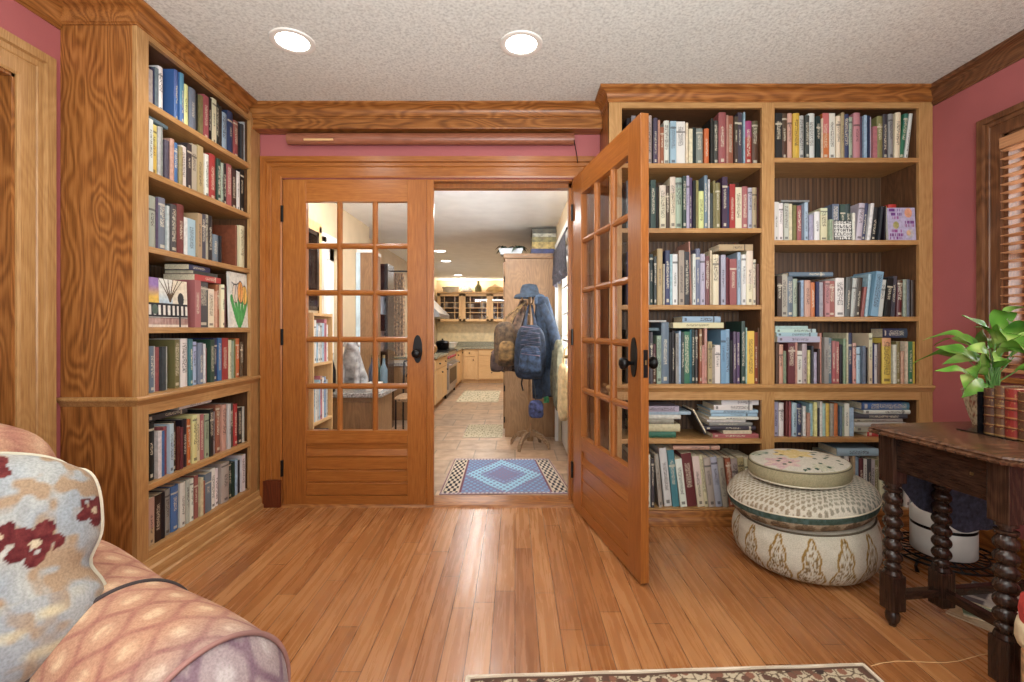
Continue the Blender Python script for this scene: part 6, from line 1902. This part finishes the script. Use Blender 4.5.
# blue jacket
c = px(549, 345, 4.32)
o = empty('jacket', px(545, 290, 4.35)); tag(o, 'dark blue jacket with long sleeve hanging nearest the white garden door', 'jacket', 'bags and coats on the coat rack')
jm = cloth_mat('blue_jacket_cloth', (30, 40, 54), .4)
g = MB()
def jk(u, v):
    a = 2 * pi * u; z = 1.40 - .93 * v
    w_ = .055 + .075 * min(1, v * 1.7) ; f_ = 1 + .22 * sin(a * 7 + v * 3) * min(1, v * 2) + .1 * vnoise(u * 9, v * 7)
    return (rkx + .10 + .085 * v ** .7 + w_ * cos(a) * f_, rky - .16 + (.05 + .03 * v) * sin(a) * f_, max(z, 0.5) + .02 * sin(a * 3) * v)
g.grid(90, 40, jk).build('body', jm, o, smooth=2)
MB().tube([(rkx + .10, rky - .22, 1.33), (rkx + .19, rky - .22, 1.12), (rkx + .235, rky - .24, .92), (rkx + .228, rky - .24, .74)], [.035, .05, .048, .040], 12).build('sleeve', jm, o, smooth=2)
bag((rkx + .085, rky - .16, 1.37), .05, .04, .05, cloth_mat('jacket_collar', (56, 70, 88)), 'collar', o, seed=2)
# blue cap on top
c = px(531, 289, 4.32)
o = empty('cap', c); tag(o, 'grey-blue cloth sun hat perched on the top of the coat rack', 'hat')
hm = cloth_mat('hat_cloth', (44, 54, 66), .25)
MB().lathe([(.15, 1.40), (.135, 1.43), (.092, 1.445), (.082, 1.49), (.066, 1.525), (.0, 1.538)], 26, (rkx - .005, rky, 0), cap=False).build('crown', hm, o, smooth=1.2)
# green scarf end
o = MB().grid(10, 20, lambda u, v: (rkx + .115 + .05 * u + .01 * sin(v * 9), rky - .10 + .008 * sin(v * 11 + u * 5), .62 - .19 * v)).build('scarf', cloth_mat('green_scarf_cloth', (70, 140, 90)), None, 2); tag(o, 'bright green scarf end hanging below the blue jacket', 'scarf', 'bags and coats on the coat rack')
# canvas tote and olive coat on wall hooks by the garden door
o = empty('tote_bag', (KXR - .06, 3.62, .5)); tag(o, 'cream canvas tote bag hanging on the hall wall behind the open door', 'bag')
ct = cloth_mat('cream_canvas', (206, 180, 134), .12)
bag((KXR - .055, 3.66, .62), .04, .12, .22, ct, 'body', o, seed=44)
for dy in (-.05, .05): MB().tube([(KXR - .055, 3.66 + dy, .82), (KXR - .04, 3.66 + dy * .4, .95), (KXR + .012, 3.66, 1.0)], .008, 6).build('handle', ct, o)
o = empty('coat', (KXR - .06, 3.95, .6)); tag(o, 'olive drab coat hanging on the hall wall beside the tote bag', 'coat')
cm_ = cloth_mat('olive_coat_cloth', (96, 92, 72), .3)
bag((KXR - .06, 3.98, .72), .045, .13, .30, cm_, 'body', o, seed=51, wrinkle=.14)
MB().tube([(KXR - .05, 3.98, .98), (KXR - .03, 3.98, 1.05), (KXR + .012, 3.98, 1.06)], .006, 6).build('hanging_loop', cm_, o)
MB().tube([(KXR - .07, 4.10, .92), (KXR - .085, 4.12, .7), (KXR - .08, 4.13, .52)], [.035, .04, .035], 10).build('sleeve', cm_, o, smooth=2)

# hall rug and kitchen mats
hr = empty('hall_rug', (at(506, 0, 3.47).x, 3.48, 0)); tag(hr, 'blue diamond-patterned rug with cream striped ends on the hall tiles', 'rug')
Q = [at(439.5, 495, fy(495)), at(572, 494, fy(494)), at(548.5, 459.5, fy(459.5)), at(455, 459.5, fy(459.5))]
def hallpt(u, v, z=.007):
    p = (Q[0] * (1 - u) + Q[1] * u) * (1 - v) + (Q[3] * (1 - u) + Q[2] * u) * v
    return (p.x, p.y, z)
def hallcol(u, v):
    if v < .03 or v > .96: return (206, 196, 190) if int(u * 60) % 2 else (150, 130, 140)
    if u < .16 or u > .84:
        q = (u if u < .5 else 1 - u) / .16
        if q < .06 or .9 < q: return (120, 80, 90)
        if .12 < q < .8: return (52, 50, 58) if (int(v * 16) % 2) ^ (int(q * 7) % 2) else (216, 200, 178)
        return (206, 190, 172)
    x, y = (u - .5) / .34, (v - .5) / .46
    d_ = abs(x) + abs(y)
    c = (128, 130, 160)
    dots = sin(u * 118) * sin(v * 70)
    if abs(d_ - .82) < .2 and dots > -.25: c = (160, 204, 226)
    elif abs(d_ - .50) < .08 and dots > .1: c = (140, 160, 200)
    elif d_ > 1.1 and dots > .25: c = (130, 170, 206)
    elif dots > .55: c = (150, 124, 150)
    return c
MB().grid(180, 90, lambda u, v: hallpt(u, v), hallcol).build('pile', M['vc_rug'], hr)
t = MB()
for a, b_ in (((0, 0), (1, 0)), ((1, 0), (1, 1)), ((1, 1), (0, 1)), ((0, 1), (0, 0))): t.tube([hallpt(*a, .004), hallpt(*b_, .004)], .004, 6)
t.build('bound_edge', plain('hall_rug_edge', (150, 124, 130), .9), hr)
for (x0, x1, y0, y1, lab) in ((463, 505, 437.5, 425, 'cream flecked mat on the tiles beside the tall cabinet'), (456, 498, 402, 391, 'cream flecked mat on the tiles in front of the range')):
    Ya, Yb = fy(y0), fy(y1); xa, xb = at(x0, 0, Ya).x, at(x1, 0, Ya).x
    if y0 > 430: xb = min(xb, TX0 - .03)
    o = empty('kitchen_mat', ((xa + xb) / 2, (Ya + Yb) / 2, 0)); tag(o, lab, 'mat')
    def mc(u, v): return mixc((214, 200, 170), (150, 140, 116), 1 if voro(u * 14, v * 12)[0] < .25 else 0)
    MB().grid(60, 50, lambda u, v: (xa + (xb - xa) * u, Ya + (Yb - Ya) * v, .006), mc).build('pile', M['vc_rug'], o)
    t = MB(); q = [(xa, Ya, .003), (xb, Ya, .003), (xb, Yb, .003), (xa, Yb, .003), (xa, Ya, .003)]
    for a, b_ in zip(q[:-1], q[1:]): t.tube([a, b_], .0035, 5)
    t.build('bound_edge', M['piping_lt'], o)

# kitchen cabinets, range, hood, worktop
CXF, CT = -1.075, .735                    # front of the left run, worktop height
KY1 = 9.60                                # front of the far run
def base_cab(lab, x0, x1, y0, y1, face, fronts):
    """face 'x' (front towards +X) or 'y' (front towards the viewer); fronts: list of (a0, a1, z0, z1, kind)."""
    o = empty('base_cabinet', ((x0 + x1) / 2, (y0 + y1) / 2, 0)); tag(o, lab, 'cabinet', 'maple kitchen cabinets')
    if face == 'x':
        MB().box(x0, x1 - .02, y0, y1, .07, CT - .03).box(x0, x1 - .07, y0, y1, 0, .07).build('body', M['maple_z'], o)
    else:
        MB().box(x0, x1, y0 + .02, y1, .07, CT - .03).box(x0, x1, y0 + .07, y1, 0, .07).build('body', M['maple_z'], o)
    for (a0, a1, z0, z1, kind) in fronts:
        m_ = MB()
        if face == 'x':
            m_.box(x1 - .019, x1, a0 + .006, a1 - .006, z0, z1, .003)
            if kind == 'door': m_.box(x1 - .002, x1 + .004, a0 + .06, a1 - .06, z0 + .06, z1 - .06, .004)
            k = (x1 + .014, (a0 + a1) / 2 if kind != 'door' else a1 - .05, (z0 + z1) / 2 if kind != 'door' else z1 - .06)
        else:
            m_.box(a0 + .006, a1 - .006, y0, y0 + .019, z0, z1, .003)
            if kind == 'door': m_.box(a0 + .06, a1 - .06, y0 - .004, y0 + .002, z0 + .06, z1 - .06, .004)
            k = ((a0 + a1) / 2 if kind != 'door' else a1 - .05, y0 - .014, (z0 + z1) / 2 if kind != 'door' else z1 - .06)
        f_ = m_.build(kind, M['maple_z'] if kind == 'door' else M['maple_x'], o)
        MB().lathe([(.008, -.012), (.014, 0), (.014, .006), (.004, .012)], 10, k).build('knob', M['black_metal'], f_)
    return o
base_cab('maple base cabinet with drawer over door, nearest the doorway', -1.69, CXF, 6.35, 7.45, 'x', [(6.37, 6.95, .55, .69, 'drawer'), (6.37, 6.95, .09, .54, 'door'), (6.95, 7.44, .55, .69, 'drawer'), (6.95, 7.44, .09, .54, 'door')])
base_cab('maple base cabinet between the range and the kitchen corner', -1.69, CXF, 8.62, KY1 - .005, 'x', [(8.64, 9.0, .55, .69, 'drawer'), (8.64, 9.0, .09, .54, 'door'), (9.0, 9.58, .09, .69, 'door')])
base_cab('maple corner cabinet with drawer and door under the far worktop', -1.69, -.76, KY1, KYE - .01, 'y', [(-1.06, -.80, .55, .69, 'drawer'), (-1.06, -.80, .09, .54, 'door')])
base_cab('maple drawer cabinet under the far worktop behind the backpacks', -.755, .15, KY1, KYE - .01, 'y', [(-.75, -.2, .57, .69, 'drawer'), (-.75, -.2, .36, .56, 'drawer'), (-.75, -.2, .09, .35, 'drawer'), (-.2, .14, .09, .69, 'door')])
M['green_granite'] = plain('speckled_green_granite', (136, 132, 112), .25, var=.4, vscale=70)
o = MB().box(-1.69, CXF + .025, 6.33, 7.46, CT - .03, CT, .006).build('worktop', M['green_granite']); tag(o, 'speckled stone worktop on the cabinet nearest the doorway', 'worktop')
o = MB().prism([(-1.69, 8.61), (CXF + .025, 8.61), (CXF + .025, KY1 - .025), (.16, KY1 - .025), (.16, KYE - .001), (-1.69, KYE - .001)], CT - .029, CT, 'z').build('worktop', M['green_granite']); tag(o, 'L-shaped speckled stone worktop across the far kitchen corner', 'worktop')
o = MB().box(-1.69, .16, KYE - .022, KYE - .002, CT + .001, CT + .10).build('trim_16', M['green_granite']); tag(o, 'stone upstand behind the far worktop', 'upstand', kind='structure')
M['backsplash'] = plain('cream_backsplash_tile', (226, 204, 160), .35, bump=.1, bscale=30, var=.06, vscale=14)
o = MB().box(-1.69, .16, KYE - .012, KYE - .001, CT + .10, 1.26).build('trim_17', M['backsplash']); tag(o, 'cream tiled backsplash under the glazed cabinets', 'backsplash', kind='structure')
# range
rg = empty('range_cooker', (-1.38, 8.03, 0)); tag(rg, 'stainless range cooker between the maple cabinets', 'cooker')
MB().box(-1.69, CXF - .01, 7.475, 8.595, .06, CT - .005, .005).build('body', M['steel'], rg)
MB().box(-1.69, CXF + .01, 7.475, 8.595, CT - .005, CT + .015, .004).build('hob', M['black_metal'], rg)
MB().box(CXF - .01, CXF + .02, 7.50, 8.57, .14, .56, .006).build('oven_door', M['steel'], rg)
MB().box(CXF + .02, CXF + .023, 7.62, 8.45, .22, .46).build('oven_window', M['black_metal'], rg)
MB().tube([(CXF + .06, 7.56, .53), (CXF + .06, 8.51, .53)], .012, 10).tube([(CXF + .015, 7.6, .53), (CXF + .06, 7.6, .53)], .009, 8).tube([(CXF + .015, 8.47, .53), (CXF + .06, 8.47, .53)], .009, 8).build('handle', M['steel'], rg, smooth=1)
for k in range(5):
    MB().lathe([(.022, 0), (.022, .018), (.017, .024), (0, .025)], 14, (0, 0, 0), 'x').build('knob', plain('range_knob_red', (150, 44, 40), .4) if k == 0 else bpy.data.materials['range_knob_red'], rg, smooth=.8, loc=(0, 0, 0)).location = (CXF - .01 + 1.38, 7.6 + k * .21 - 8.03, .645)
for yy in (7.7, 8.1, 8.4):
    for xx in (-1.52, -1.25): ring((xx, yy, CT + .02), .08, 0, .006).build('burner', M['black_metal'], rg)
for (a, b_) in ((-1.66, 7.5), (-1.66, 8.57), (-1.11, 7.5), (-1.11, 8.57)): MB().lathe([(.02, 0), (.016, .06)], 10, (a, b_, 0)).build('foot', M['black_metal'], rg)
# hood
hd = empty('range_hood', (-1.45, 8.0, 1.4)); tag(hd, 'sloped stainless extractor hood above the range', 'hood')
MB().prism([(-1.695, 1.30), (-1.20, 1.30), (-1.20, 1.36), (-1.50, 1.66), (-1.695, 1.66)], 7.45, 8.6, 'y').build('canopy', M['steel'], hd)
MB().box(-1.695, -1.50, 7.75, 8.3, 1.66, KCEIL - .001).build('duct_cover', M['steel'], hd)
# pots
def pot(lab, cat, name, c, prof, mat, extra=None):
    o = empty(name, c); tag(o, lab, cat)
    MB().lathe(prof, 28, c, cap=False).build('body', mat, o, smooth=.8)
    return o
po = pot('black lidded pot standing on the range', 'pot', 'cooking_pot', (-1.25, 8.1, CT + .0265), [(0, 0), (.09, 0), (.11, .02), (.115, .11), (.12, .115), (.1, .14), (.03, .155), (.012, .16), (.018, .18), (0, .185)], M['black_metal'])
for sy in (-1, 1): MB().tube([(-1.25, 8.1 + sy * .11, CT + .11), (-1.25, 8.1 + sy * .15, CT + .115), (-1.22, 8.1 + sy * .15, CT + .115)], .008, 6).build('handle', M['black_metal'], po)
pot('white mixing bowl on the worktop beyond the range', 'bowl', 'mixing_bowl', (-1.22, 8.9, CT + .0005), [(0, .0), (.06, 0), (.1, .04), (.14, .12), (.145, .125), (.135, .12), (.09, .04), (0, .02)], M['white'])
pot('round brown loaf-shaped basket on the worktop nearest the doorway', 'basket', 'round_basket', (-1.32, 7.2, CT + .0005), [(0, 0), (.09, 0), (.12, .03), (.13, .08), (.11, .13), (.06, .155), (0, .16)], wood('basket_weave', (96, 62, 34), (160, 116, 68), (196, 154, 100), 'x'))
# glazed wall cabinets and what stands on them
WZ0k, WZ1k, WYF = 1.262, 1.86, 9.88
glz = [(-1.62, -1.13), (-1.09, -.55), (-.51, .02)]
labs = ['glazed maple wall cabinet nearest the hood', 'glazed maple wall cabinet in the middle of the far wall', 'glazed maple wall cabinet partly behind the tall cabinet']
M['cab_dark'] = plain('cabinet_inside', (104, 84, 66), .7)
for i, (a, b_) in enumerate(glz):
    o = empty('wall_cabinet', ((a + b_) / 2, 10.05, WZ0k)); tag(o, labs[i], 'cabinet', 'glazed kitchen wall cabinets')
    a2, b2 = a - .02, b_ + .0199
    MB().box(a2, a2 + .018, WYF + .02, KYE - .002, WZ0k, WZ1k).box(b2 - .018, b2, WYF + .02, KYE - .002, WZ0k, WZ1k).box(a2, b2, WYF + .02, KYE - .002, WZ0k, WZ0k + .018).box(a2, b2, WYF + .02, KYE - .002, WZ1k - .03, WZ1k).build('body', M['maple_z'], o)
    MB().box(a2 + .018, b2 - .018, KYE - .012, KYE - .003, WZ0k + .018, WZ1k - .03).build('back_panel', M['cab_dark'], o)
    MB().box(a2 + .018, b2 - .018, WYF + .05, KYE - .012, 1.55, 1.565).build('shelf', M['maple_x'], o)
    MB().box(a2 - .0, b2, WYF - .02, WYF + .02, WZ1k, WZ1k + .03, .004).build('cornice', M['maple_x'], o)
    dr = MB(); f_ = .05
    dr.box(a, a + f_, WYF, WYF + .019, WZ0k + .01, WZ1k - .01).box(b_ - f_, b_, WYF, WYF + .019, WZ0k + .01, WZ1k - .01).box(a, b_, WYF, WYF + .019, WZ0k + .01, WZ0k + .06).box(a, b_, WYF, WYF + .019, WZ1k - .06, WZ1k - .01)
    d_ = dr.build('door', M['maple_z'], o)
    mu = MB(); ga, gb, gz0, gz1 = a + f_, b_ - f_, WZ0k + .06, WZ1k - .06
    for q in (.22, .78): mu.box(ga + (gb - ga) * q - .006, ga + (gb - ga) * q + .006, WYF + .003, WYF + .016, gz0, gz1)
    for q in (.28, .72): mu.box(ga, gb, WYF + .003, WYF + .016, gz0 + (gz1 - gz0) * q - .006, gz0 + (gz1 - gz0) * q + .006)
    mu.build('muntin', M['maple_z'], d_)
    MB().box(ga, gb, WYF + .008, WYF + .011, gz0, gz1).build('pane', M['glass'], d_)
    MB().lathe([(.006, -.012), (.012, 0), (.012, .006), (0, .01)], 10, (b_ - .025, WYF - .012, WZ0k + .1)).build('knob', M['black_metal'], d_)
    for q, (fx_, kind) in ((0, (.2, 0)), (2, (.8, 2))):
        xx = a + .06 + (b_ - a - .12) * fx_
        for zz, tag_z in ((WZ0k + .0185, 'lower'), (1.5655, 'upper')):
            prof = [[(0, 0), (.03, 0), (.06, .03), (.062, .09), (.055, .09), (0, .02)], [(0, 0), (.05, 0), (.055, .06), (.05, .11), (.03, .13), (0, .13)], [(0, 0), (.06, 0), (.07, .015), (.068, .07), (.06, .075), (0, .01)]][(kind + i + (tag_z == 'upper')) % 3]
            col = [(70, 64, 66), (150, 132, 110), (196, 190, 180), (110, 74, 70)][(kind * 2 + i + (tag_z == 'upper')) % 4]
            nm = {0: 'nearest the hood', 1: 'in the middle', 2: 'beside the tall cabinet'}[i]
            b3 = MB().lathe(prof, 18, (xx, 10.08, zz), cap=False).build('bowl', plain('crockery_' + str((kind * 2 + i + (tag_z == 'upper')) % 4), col, .35), None, .8)
            tag(b3, f"{['left', 'middle', 'right'][q]} piece of crockery on the {tag_z} shelf of the glazed cabinet {nm}", 'crockery', 'crockery in the glazed cabinets')
tops = [((-1.36, 10.0), [(0, 0), (.13, 0), (.17, .04), (.19, .13), (.2, .135), (.18, .13), (.15, .04), (0, .02)], (216, 206, 184), 'pale deep bowl on top of the wall cabinets nearest the hood', 'bowl'),
        ((-1.02, 10.0), [(0, 0), (.08, 0), (.13, .06), (.1, .12), (.03, .14), (.02, .17), (0, .175)], (226, 222, 212), 'white lidded tureen on top of the wall cabinets', 'tureen'),
        ((-.78, 10.0), [(0, 0), (.07, 0), (.075, .14), (.03, .2), (.025, .26), (.03, .27), (0, .27)], (110, 104, 60), 'olive jug on top of the wall cabinets', 'jug'),
        ((-.42, 10.0), [(0, 0), (.14, 0), (.19, .07), (.17, .13), (.06, .17), (.02, .2), (0, .2)], (212, 176, 120), 'golden round tureen on top of the wall cabinets beside the tall cabinet', 'tureen')]
for (c, prof, col, lab, cat) in tops:
    o = MB().lathe(prof, 24, (c[0], c[1], WZ1k + .0005), cap=False).build(cat, plain(cat + '_glaze', col, .35), None, .8); tag(o, lab, cat, 'crockery on top of the wall cabinets')

# ------------------------------------------------------------------ breakfast corner seen through the closed door's panes
sh = empty('bookshelf', (-1.44, 3.25, 0)); tag(sh, 'pale low bookshelf behind the closed door, seen through its panes', 'bookshelf')
MB().box(KXL + .004, -1.34, 3.12, 3.135, .0, 1.22).box(KXL + .004, -1.34, 3.44, 3.455, 0, 1.22).build('side_panel', M['maple_z'], sh)
for z in (.06, .46, .86, 1.20): MB().box(KXL + .004, -1.34, 3.135, 3.44, z, z + .018).build('shelf', M['maple_y'], sh)
MB().box(KXL + .001, KXL + .004, 3.12, 3.455, 0, 1.22).build('back_panel', M['maple_y'], sh)
random.seed(11)
n_ = 0
cols_ = ['lb', 'wh', 'lg', 'lb', 'pk', 'wh', 'mb', 'lg', 'nv', 'wh']
for z in (.0785, .4785, .8785):
    y = 3.138
    while y < 3.40:
        w_ = min(random.uniform(.022, .04), 3.437 - y); h_ = random.uniform(.25, .31)
        k = cols_[n_ % 10]
        cov, pg = book_meshes(w_, h_, .13, 0, True)
        o = cov.build('book', M['book']); o.location = (-1.355, y + w_ / 2, z); o.rotation_euler = (0, 0, pi / 2); o.color = (*lin(PAL[k][1]), 1)
        pos = int((y - 3.138) / .034)
        tag(o, f"{PAL[k][0]} book, {ORD[pos]} from this door on the {['bottom', 'middle', 'upper'][int(z / .4)]} shelf of the pale low bookshelf", 'book', 'books on the pale low bookshelf')
        p = pg.build('page_block', M['paper']); p.parent = o
        y += w_ + .0015; n_ += 1
sb = empty('sideboard', (-1.27, 3.86, 0)); tag(sb, 'low oak sideboard with grey stone top behind the closed door', 'sideboard')
MB().box(-1.47, -1.06, 3.62, 4.05, .0, .585, .003).build('body', M['panel_z'], sb)
MB().box(-1.5, -1.02, 3.58, 4.08, .5855, .62, .006).build('stone_top', M['granite'], sb)
MB().box(-1.44, -1.09, 3.604, 3.621, .06, .55, .004).build('panel', M['panel_z'], sb)
# dog statue: one body seated, head raised
dg_c = at(352, 388, 3.78); dg_c.z = .6205
dg = empty('dog_statue', dg_c); tag(dg, 'grey and white seated dog statue on the stone-topped sideboard', 'statue')
def skin(name, chain, edges, par, mat, sub=2):
    me = bpy.data.meshes.new(name)
    me.from_pydata([c[0] for c in chain], edges, [])
    o = bpy.data.objects.new(name, me); C.objects.link(o)
    md = o.modifiers.new('skin', 'SKIN'); md.use_smooth_shade = True
    for i, c in enumerate(chain):
        sv = me.skin_vertices[0].data[i]; sv.radius = (c[1], c[1] if len(c) < 3 else c[2]); sv.use_root = (i == 0)
    s2 = o.modifiers.new('sub', 'SUBSURF'); s2.levels = s2.render_levels = sub
    me.materials.append(mat); o.parent = par
    return o
dm = plain('statue_stone', (150, 148, 146), .7, bump=.3, bscale=60, var=.35, vscale=16)
ch = [((0, .05, .08), .085), ((0, .02, .17), .075), ((0, -.02, .25), .062), ((.005, -.03, .32), .048), ((.01, -.045, .375), .052), ((.015, -.10, .365), .034), ((.018, -.135, .358), .022),
      ((.055, -.035, .23), .026), ((.06, -.06, .12), .022), ((.06, -.08, .022), .026), ((-.055, -.035, .23), .026), ((-.06, -.06, .12), .022), ((-.06, -.08, .022), .026),
      ((.085, .03, .07), .045), ((.09, -.03, .03), .028), ((-.085, .03, .07), .045), ((-.09, -.03, .03), .028), ((0, .15, .04), .022), ((.05, .2, .03), .014),
      ((.05, -.03, .40), .018), ((.07, -.035, .345), .012), ((-.03, -.03, .405), .018), ((-.055, -.035, .345), .012)]
ed = [(0, 1), (1, 2), (2, 3), (3, 4), (4, 5), (5, 6), (2, 7), (7, 8), (8, 9), (2, 10), (10, 11), (11, 12), (0, 13), (13, 14), (0, 15), (15, 16), (0, 17), (17, 18), (4, 19), (19, 20), (4, 21), (21, 22)]
skin('body', ch, ed, dg, dm)
o = MB().lathe([(0, 0), (.042, 0), (.05, .04), (.05, .17), (.032, .24), (.028, .28), (.034, .3), (.026, .29), (0, .2)], 22, (-1.448, 3.66, .6205), cap=False).build('vase', M['black_metal'], None, .8); tag(o, 'black vase on the stone-topped sideboard beside the dog statue', 'vase')
for i, (x, y, k) in enumerate(((-1.16, 3.98, (60, 84, 72)), (-1.10, 3.94, (90, 110, 120)), (-1.22, 4.02, (54, 56, 70)))):
    o = empty('bottle', (x, y, .6205)); tag(o, ['green bottle behind the dog statue, in the middle of three', 'pale blue-grey bottle, nearest the white box of three by the statue', 'dark bottle directly behind the dog statue'][i], 'bottle', 'bottles on the sideboard')
    MB().lathe([(0, 0), (.03, 0), (.032, .02), (.032, .15), (.012, .20), (.011, .25), (0, .25)], 16, (x, y, .6205), cap=False).build('body', plain('bottle_glass_%d' % i, k, .15), o, smooth=.8)
    MB().lathe([(.013, .245), (.013, .27), (0, .272)], 12, (x, y, .6205)).build('stopper', M['brass'], o)
o = empty('white_box', (-1.10, 3.70, .6205)); tag(o, 'small white tissue box on the stone-topped sideboard', 'box')
MB().box(-1.16, -1.055, 3.66, 3.76, .6205, .69, .004).build('carton', M['white'], o)
MB().box(-1.13, -1.085, 3.69, 3.73, .69, .692).build('slot', M['cab_dark'], o)
# tall pale cabinet and its white filler, dark shelf unit, curtain, counter, iron chair
o = empty('tall_cabinet', (-1.4, 4.55, 0)); tag(o, 'tall pale cabinet side in the breakfast corner, seen through the panes', 'cabinet')
MB().box(-1.515, -1.37, 4.5, 4.79, 0, 1.84, .003).build('body', M['panel_z'], o)
MB().box(-1.515, -1.365, 4.49, 4.795, 1.84, 1.87, .003).build('cornice', M['white'], o)
MB().box(-1.516, -1.48, 4.475, 4.498, 0, 1.84, .002).build('filler_strip', plain('pale_blue_paint', (186, 206, 216), .5), o)
o = empty('shelf_unit', (-1.46, 5.2, 0)); tag(o, 'dark shelf unit crowded with dim things, seen through the right-hand panes', 'shelf')
for (x0, x1) in ((-1.58, -1.56), (-1.40, -1.38)): MB().box(x0, x1, 5.1, 5.35, 0, 1.82).build('side_panel', M['dark_z'], o)
for z in (.05, .45, .85, 1.25, 1.62, 1.80): MB().box(-1.56, -1.40, 5.1, 5.35, z, z + .018).build('shelf', M['dark_x'], o)
MB().box(-1.58, -1.38, 5.35, 5.36, 0, 1.82).build('back_panel', M['dark_z'], o)
for i, (z, h_, k) in enumerate(((.468, .2, (180, 170, 160)), (.868, .22, (120, 100, 90)), (1.268, .2, (150, 156, 166)))):
    p = MB().lathe([(0, 0), (.05, 0), (.06, h_ * .4), (.035, h_ * .8), (.045, h_), (0, h_)], 16, (-1.48, 5.2, z + .0005), cap=False).build('vase', plain('shelf_vase_%d' % i, k, .4), None, .8); tag(p, ['pale vase on the lower shelf of the dark unit', 'brownish vase on the middle shelf of the dark unit', 'blue-grey vase on the upper shelf of the dark unit'][i], 'vase', 'vases on the dark shelf unit')
o = empty('curtain', (-1.45, 5.6, 0)); tag(o, 'long patterned brown curtain seen through the right-hand panes', 'curtain')
cmx = plain('curtain_print', (150, 120, 90), .9, bump=.3, var=.5, vscale=40)
MB().grid(60, 20, lambda u, v: (-1.47 + .15 * u, 5.62 + .03 * sin(u * 26), 1.78 - 1.0 * v)).build('gathered_cloth', cmx, o, smooth=2)
MB().tube([(-1.69, 5.62, 1.80), (-1.2, 5.62, 1.80)], .01, 8).build('rod', M['black_metal'], o)
o = empty('kitchen_counter', (-1.3, 5.75, 0)); tag(o, 'oak counter with pale stone top behind the sideboard, seen through the panes', 'counter')
MB().box(-1.69, -1.15, 5.72, 6.2, 0, .66, .003).build('body', M['panel_z'], o)
MB().box(-1.69, -1.12, 5.69, 6.22, .6605, .70, .005).build('stone_top', M['granite'], o)
ic = empty('iron_chair', (-.98, 4.6, 0)); tag(ic, 'wrought-iron chair with scrolled back, seen through the lowest panes', 'chair')
for (x, y) in ((-1.13, 4.45), (-.87, 4.45), (-1.13, 4.75), (-.87, 4.75)):
    MB().tube([(x, y, .0), (x, y, .42), (x, y + (.04 if y > 4.6 else 0), .44 if y < 4.6 else .78)], .009, 8).build('leg', M['black_metal'], ic)
pad((-1.0, 4.6, 0), .155, .165, [(.95, .42), (1, .435), (1, .45), (.9, .465)]).build('seat', cloth_mat('chair_seat_cloth', (150, 120, 90)), ic, smooth=.8)
t = MB()
for k in range(2):
    sx = -1.0 + (-.06 if k == 0 else .06); sg_ = -1 if k == 0 else 1
    t.tube([(sx + sg_ * .05 * cos(a) * (1 - a / 14), 4.79, .62 + .06 * sin(a) * (1 - a / 14)) for a in [q * .5 for q in range(20)]], .006, 6)
t.tube([(-1.13, 4.79, .78), (-1.0, 4.79, .82), (-.87, 4.79, .78)], .009, 8)
t.build('scrolled_back', M['black_metal'], ic)
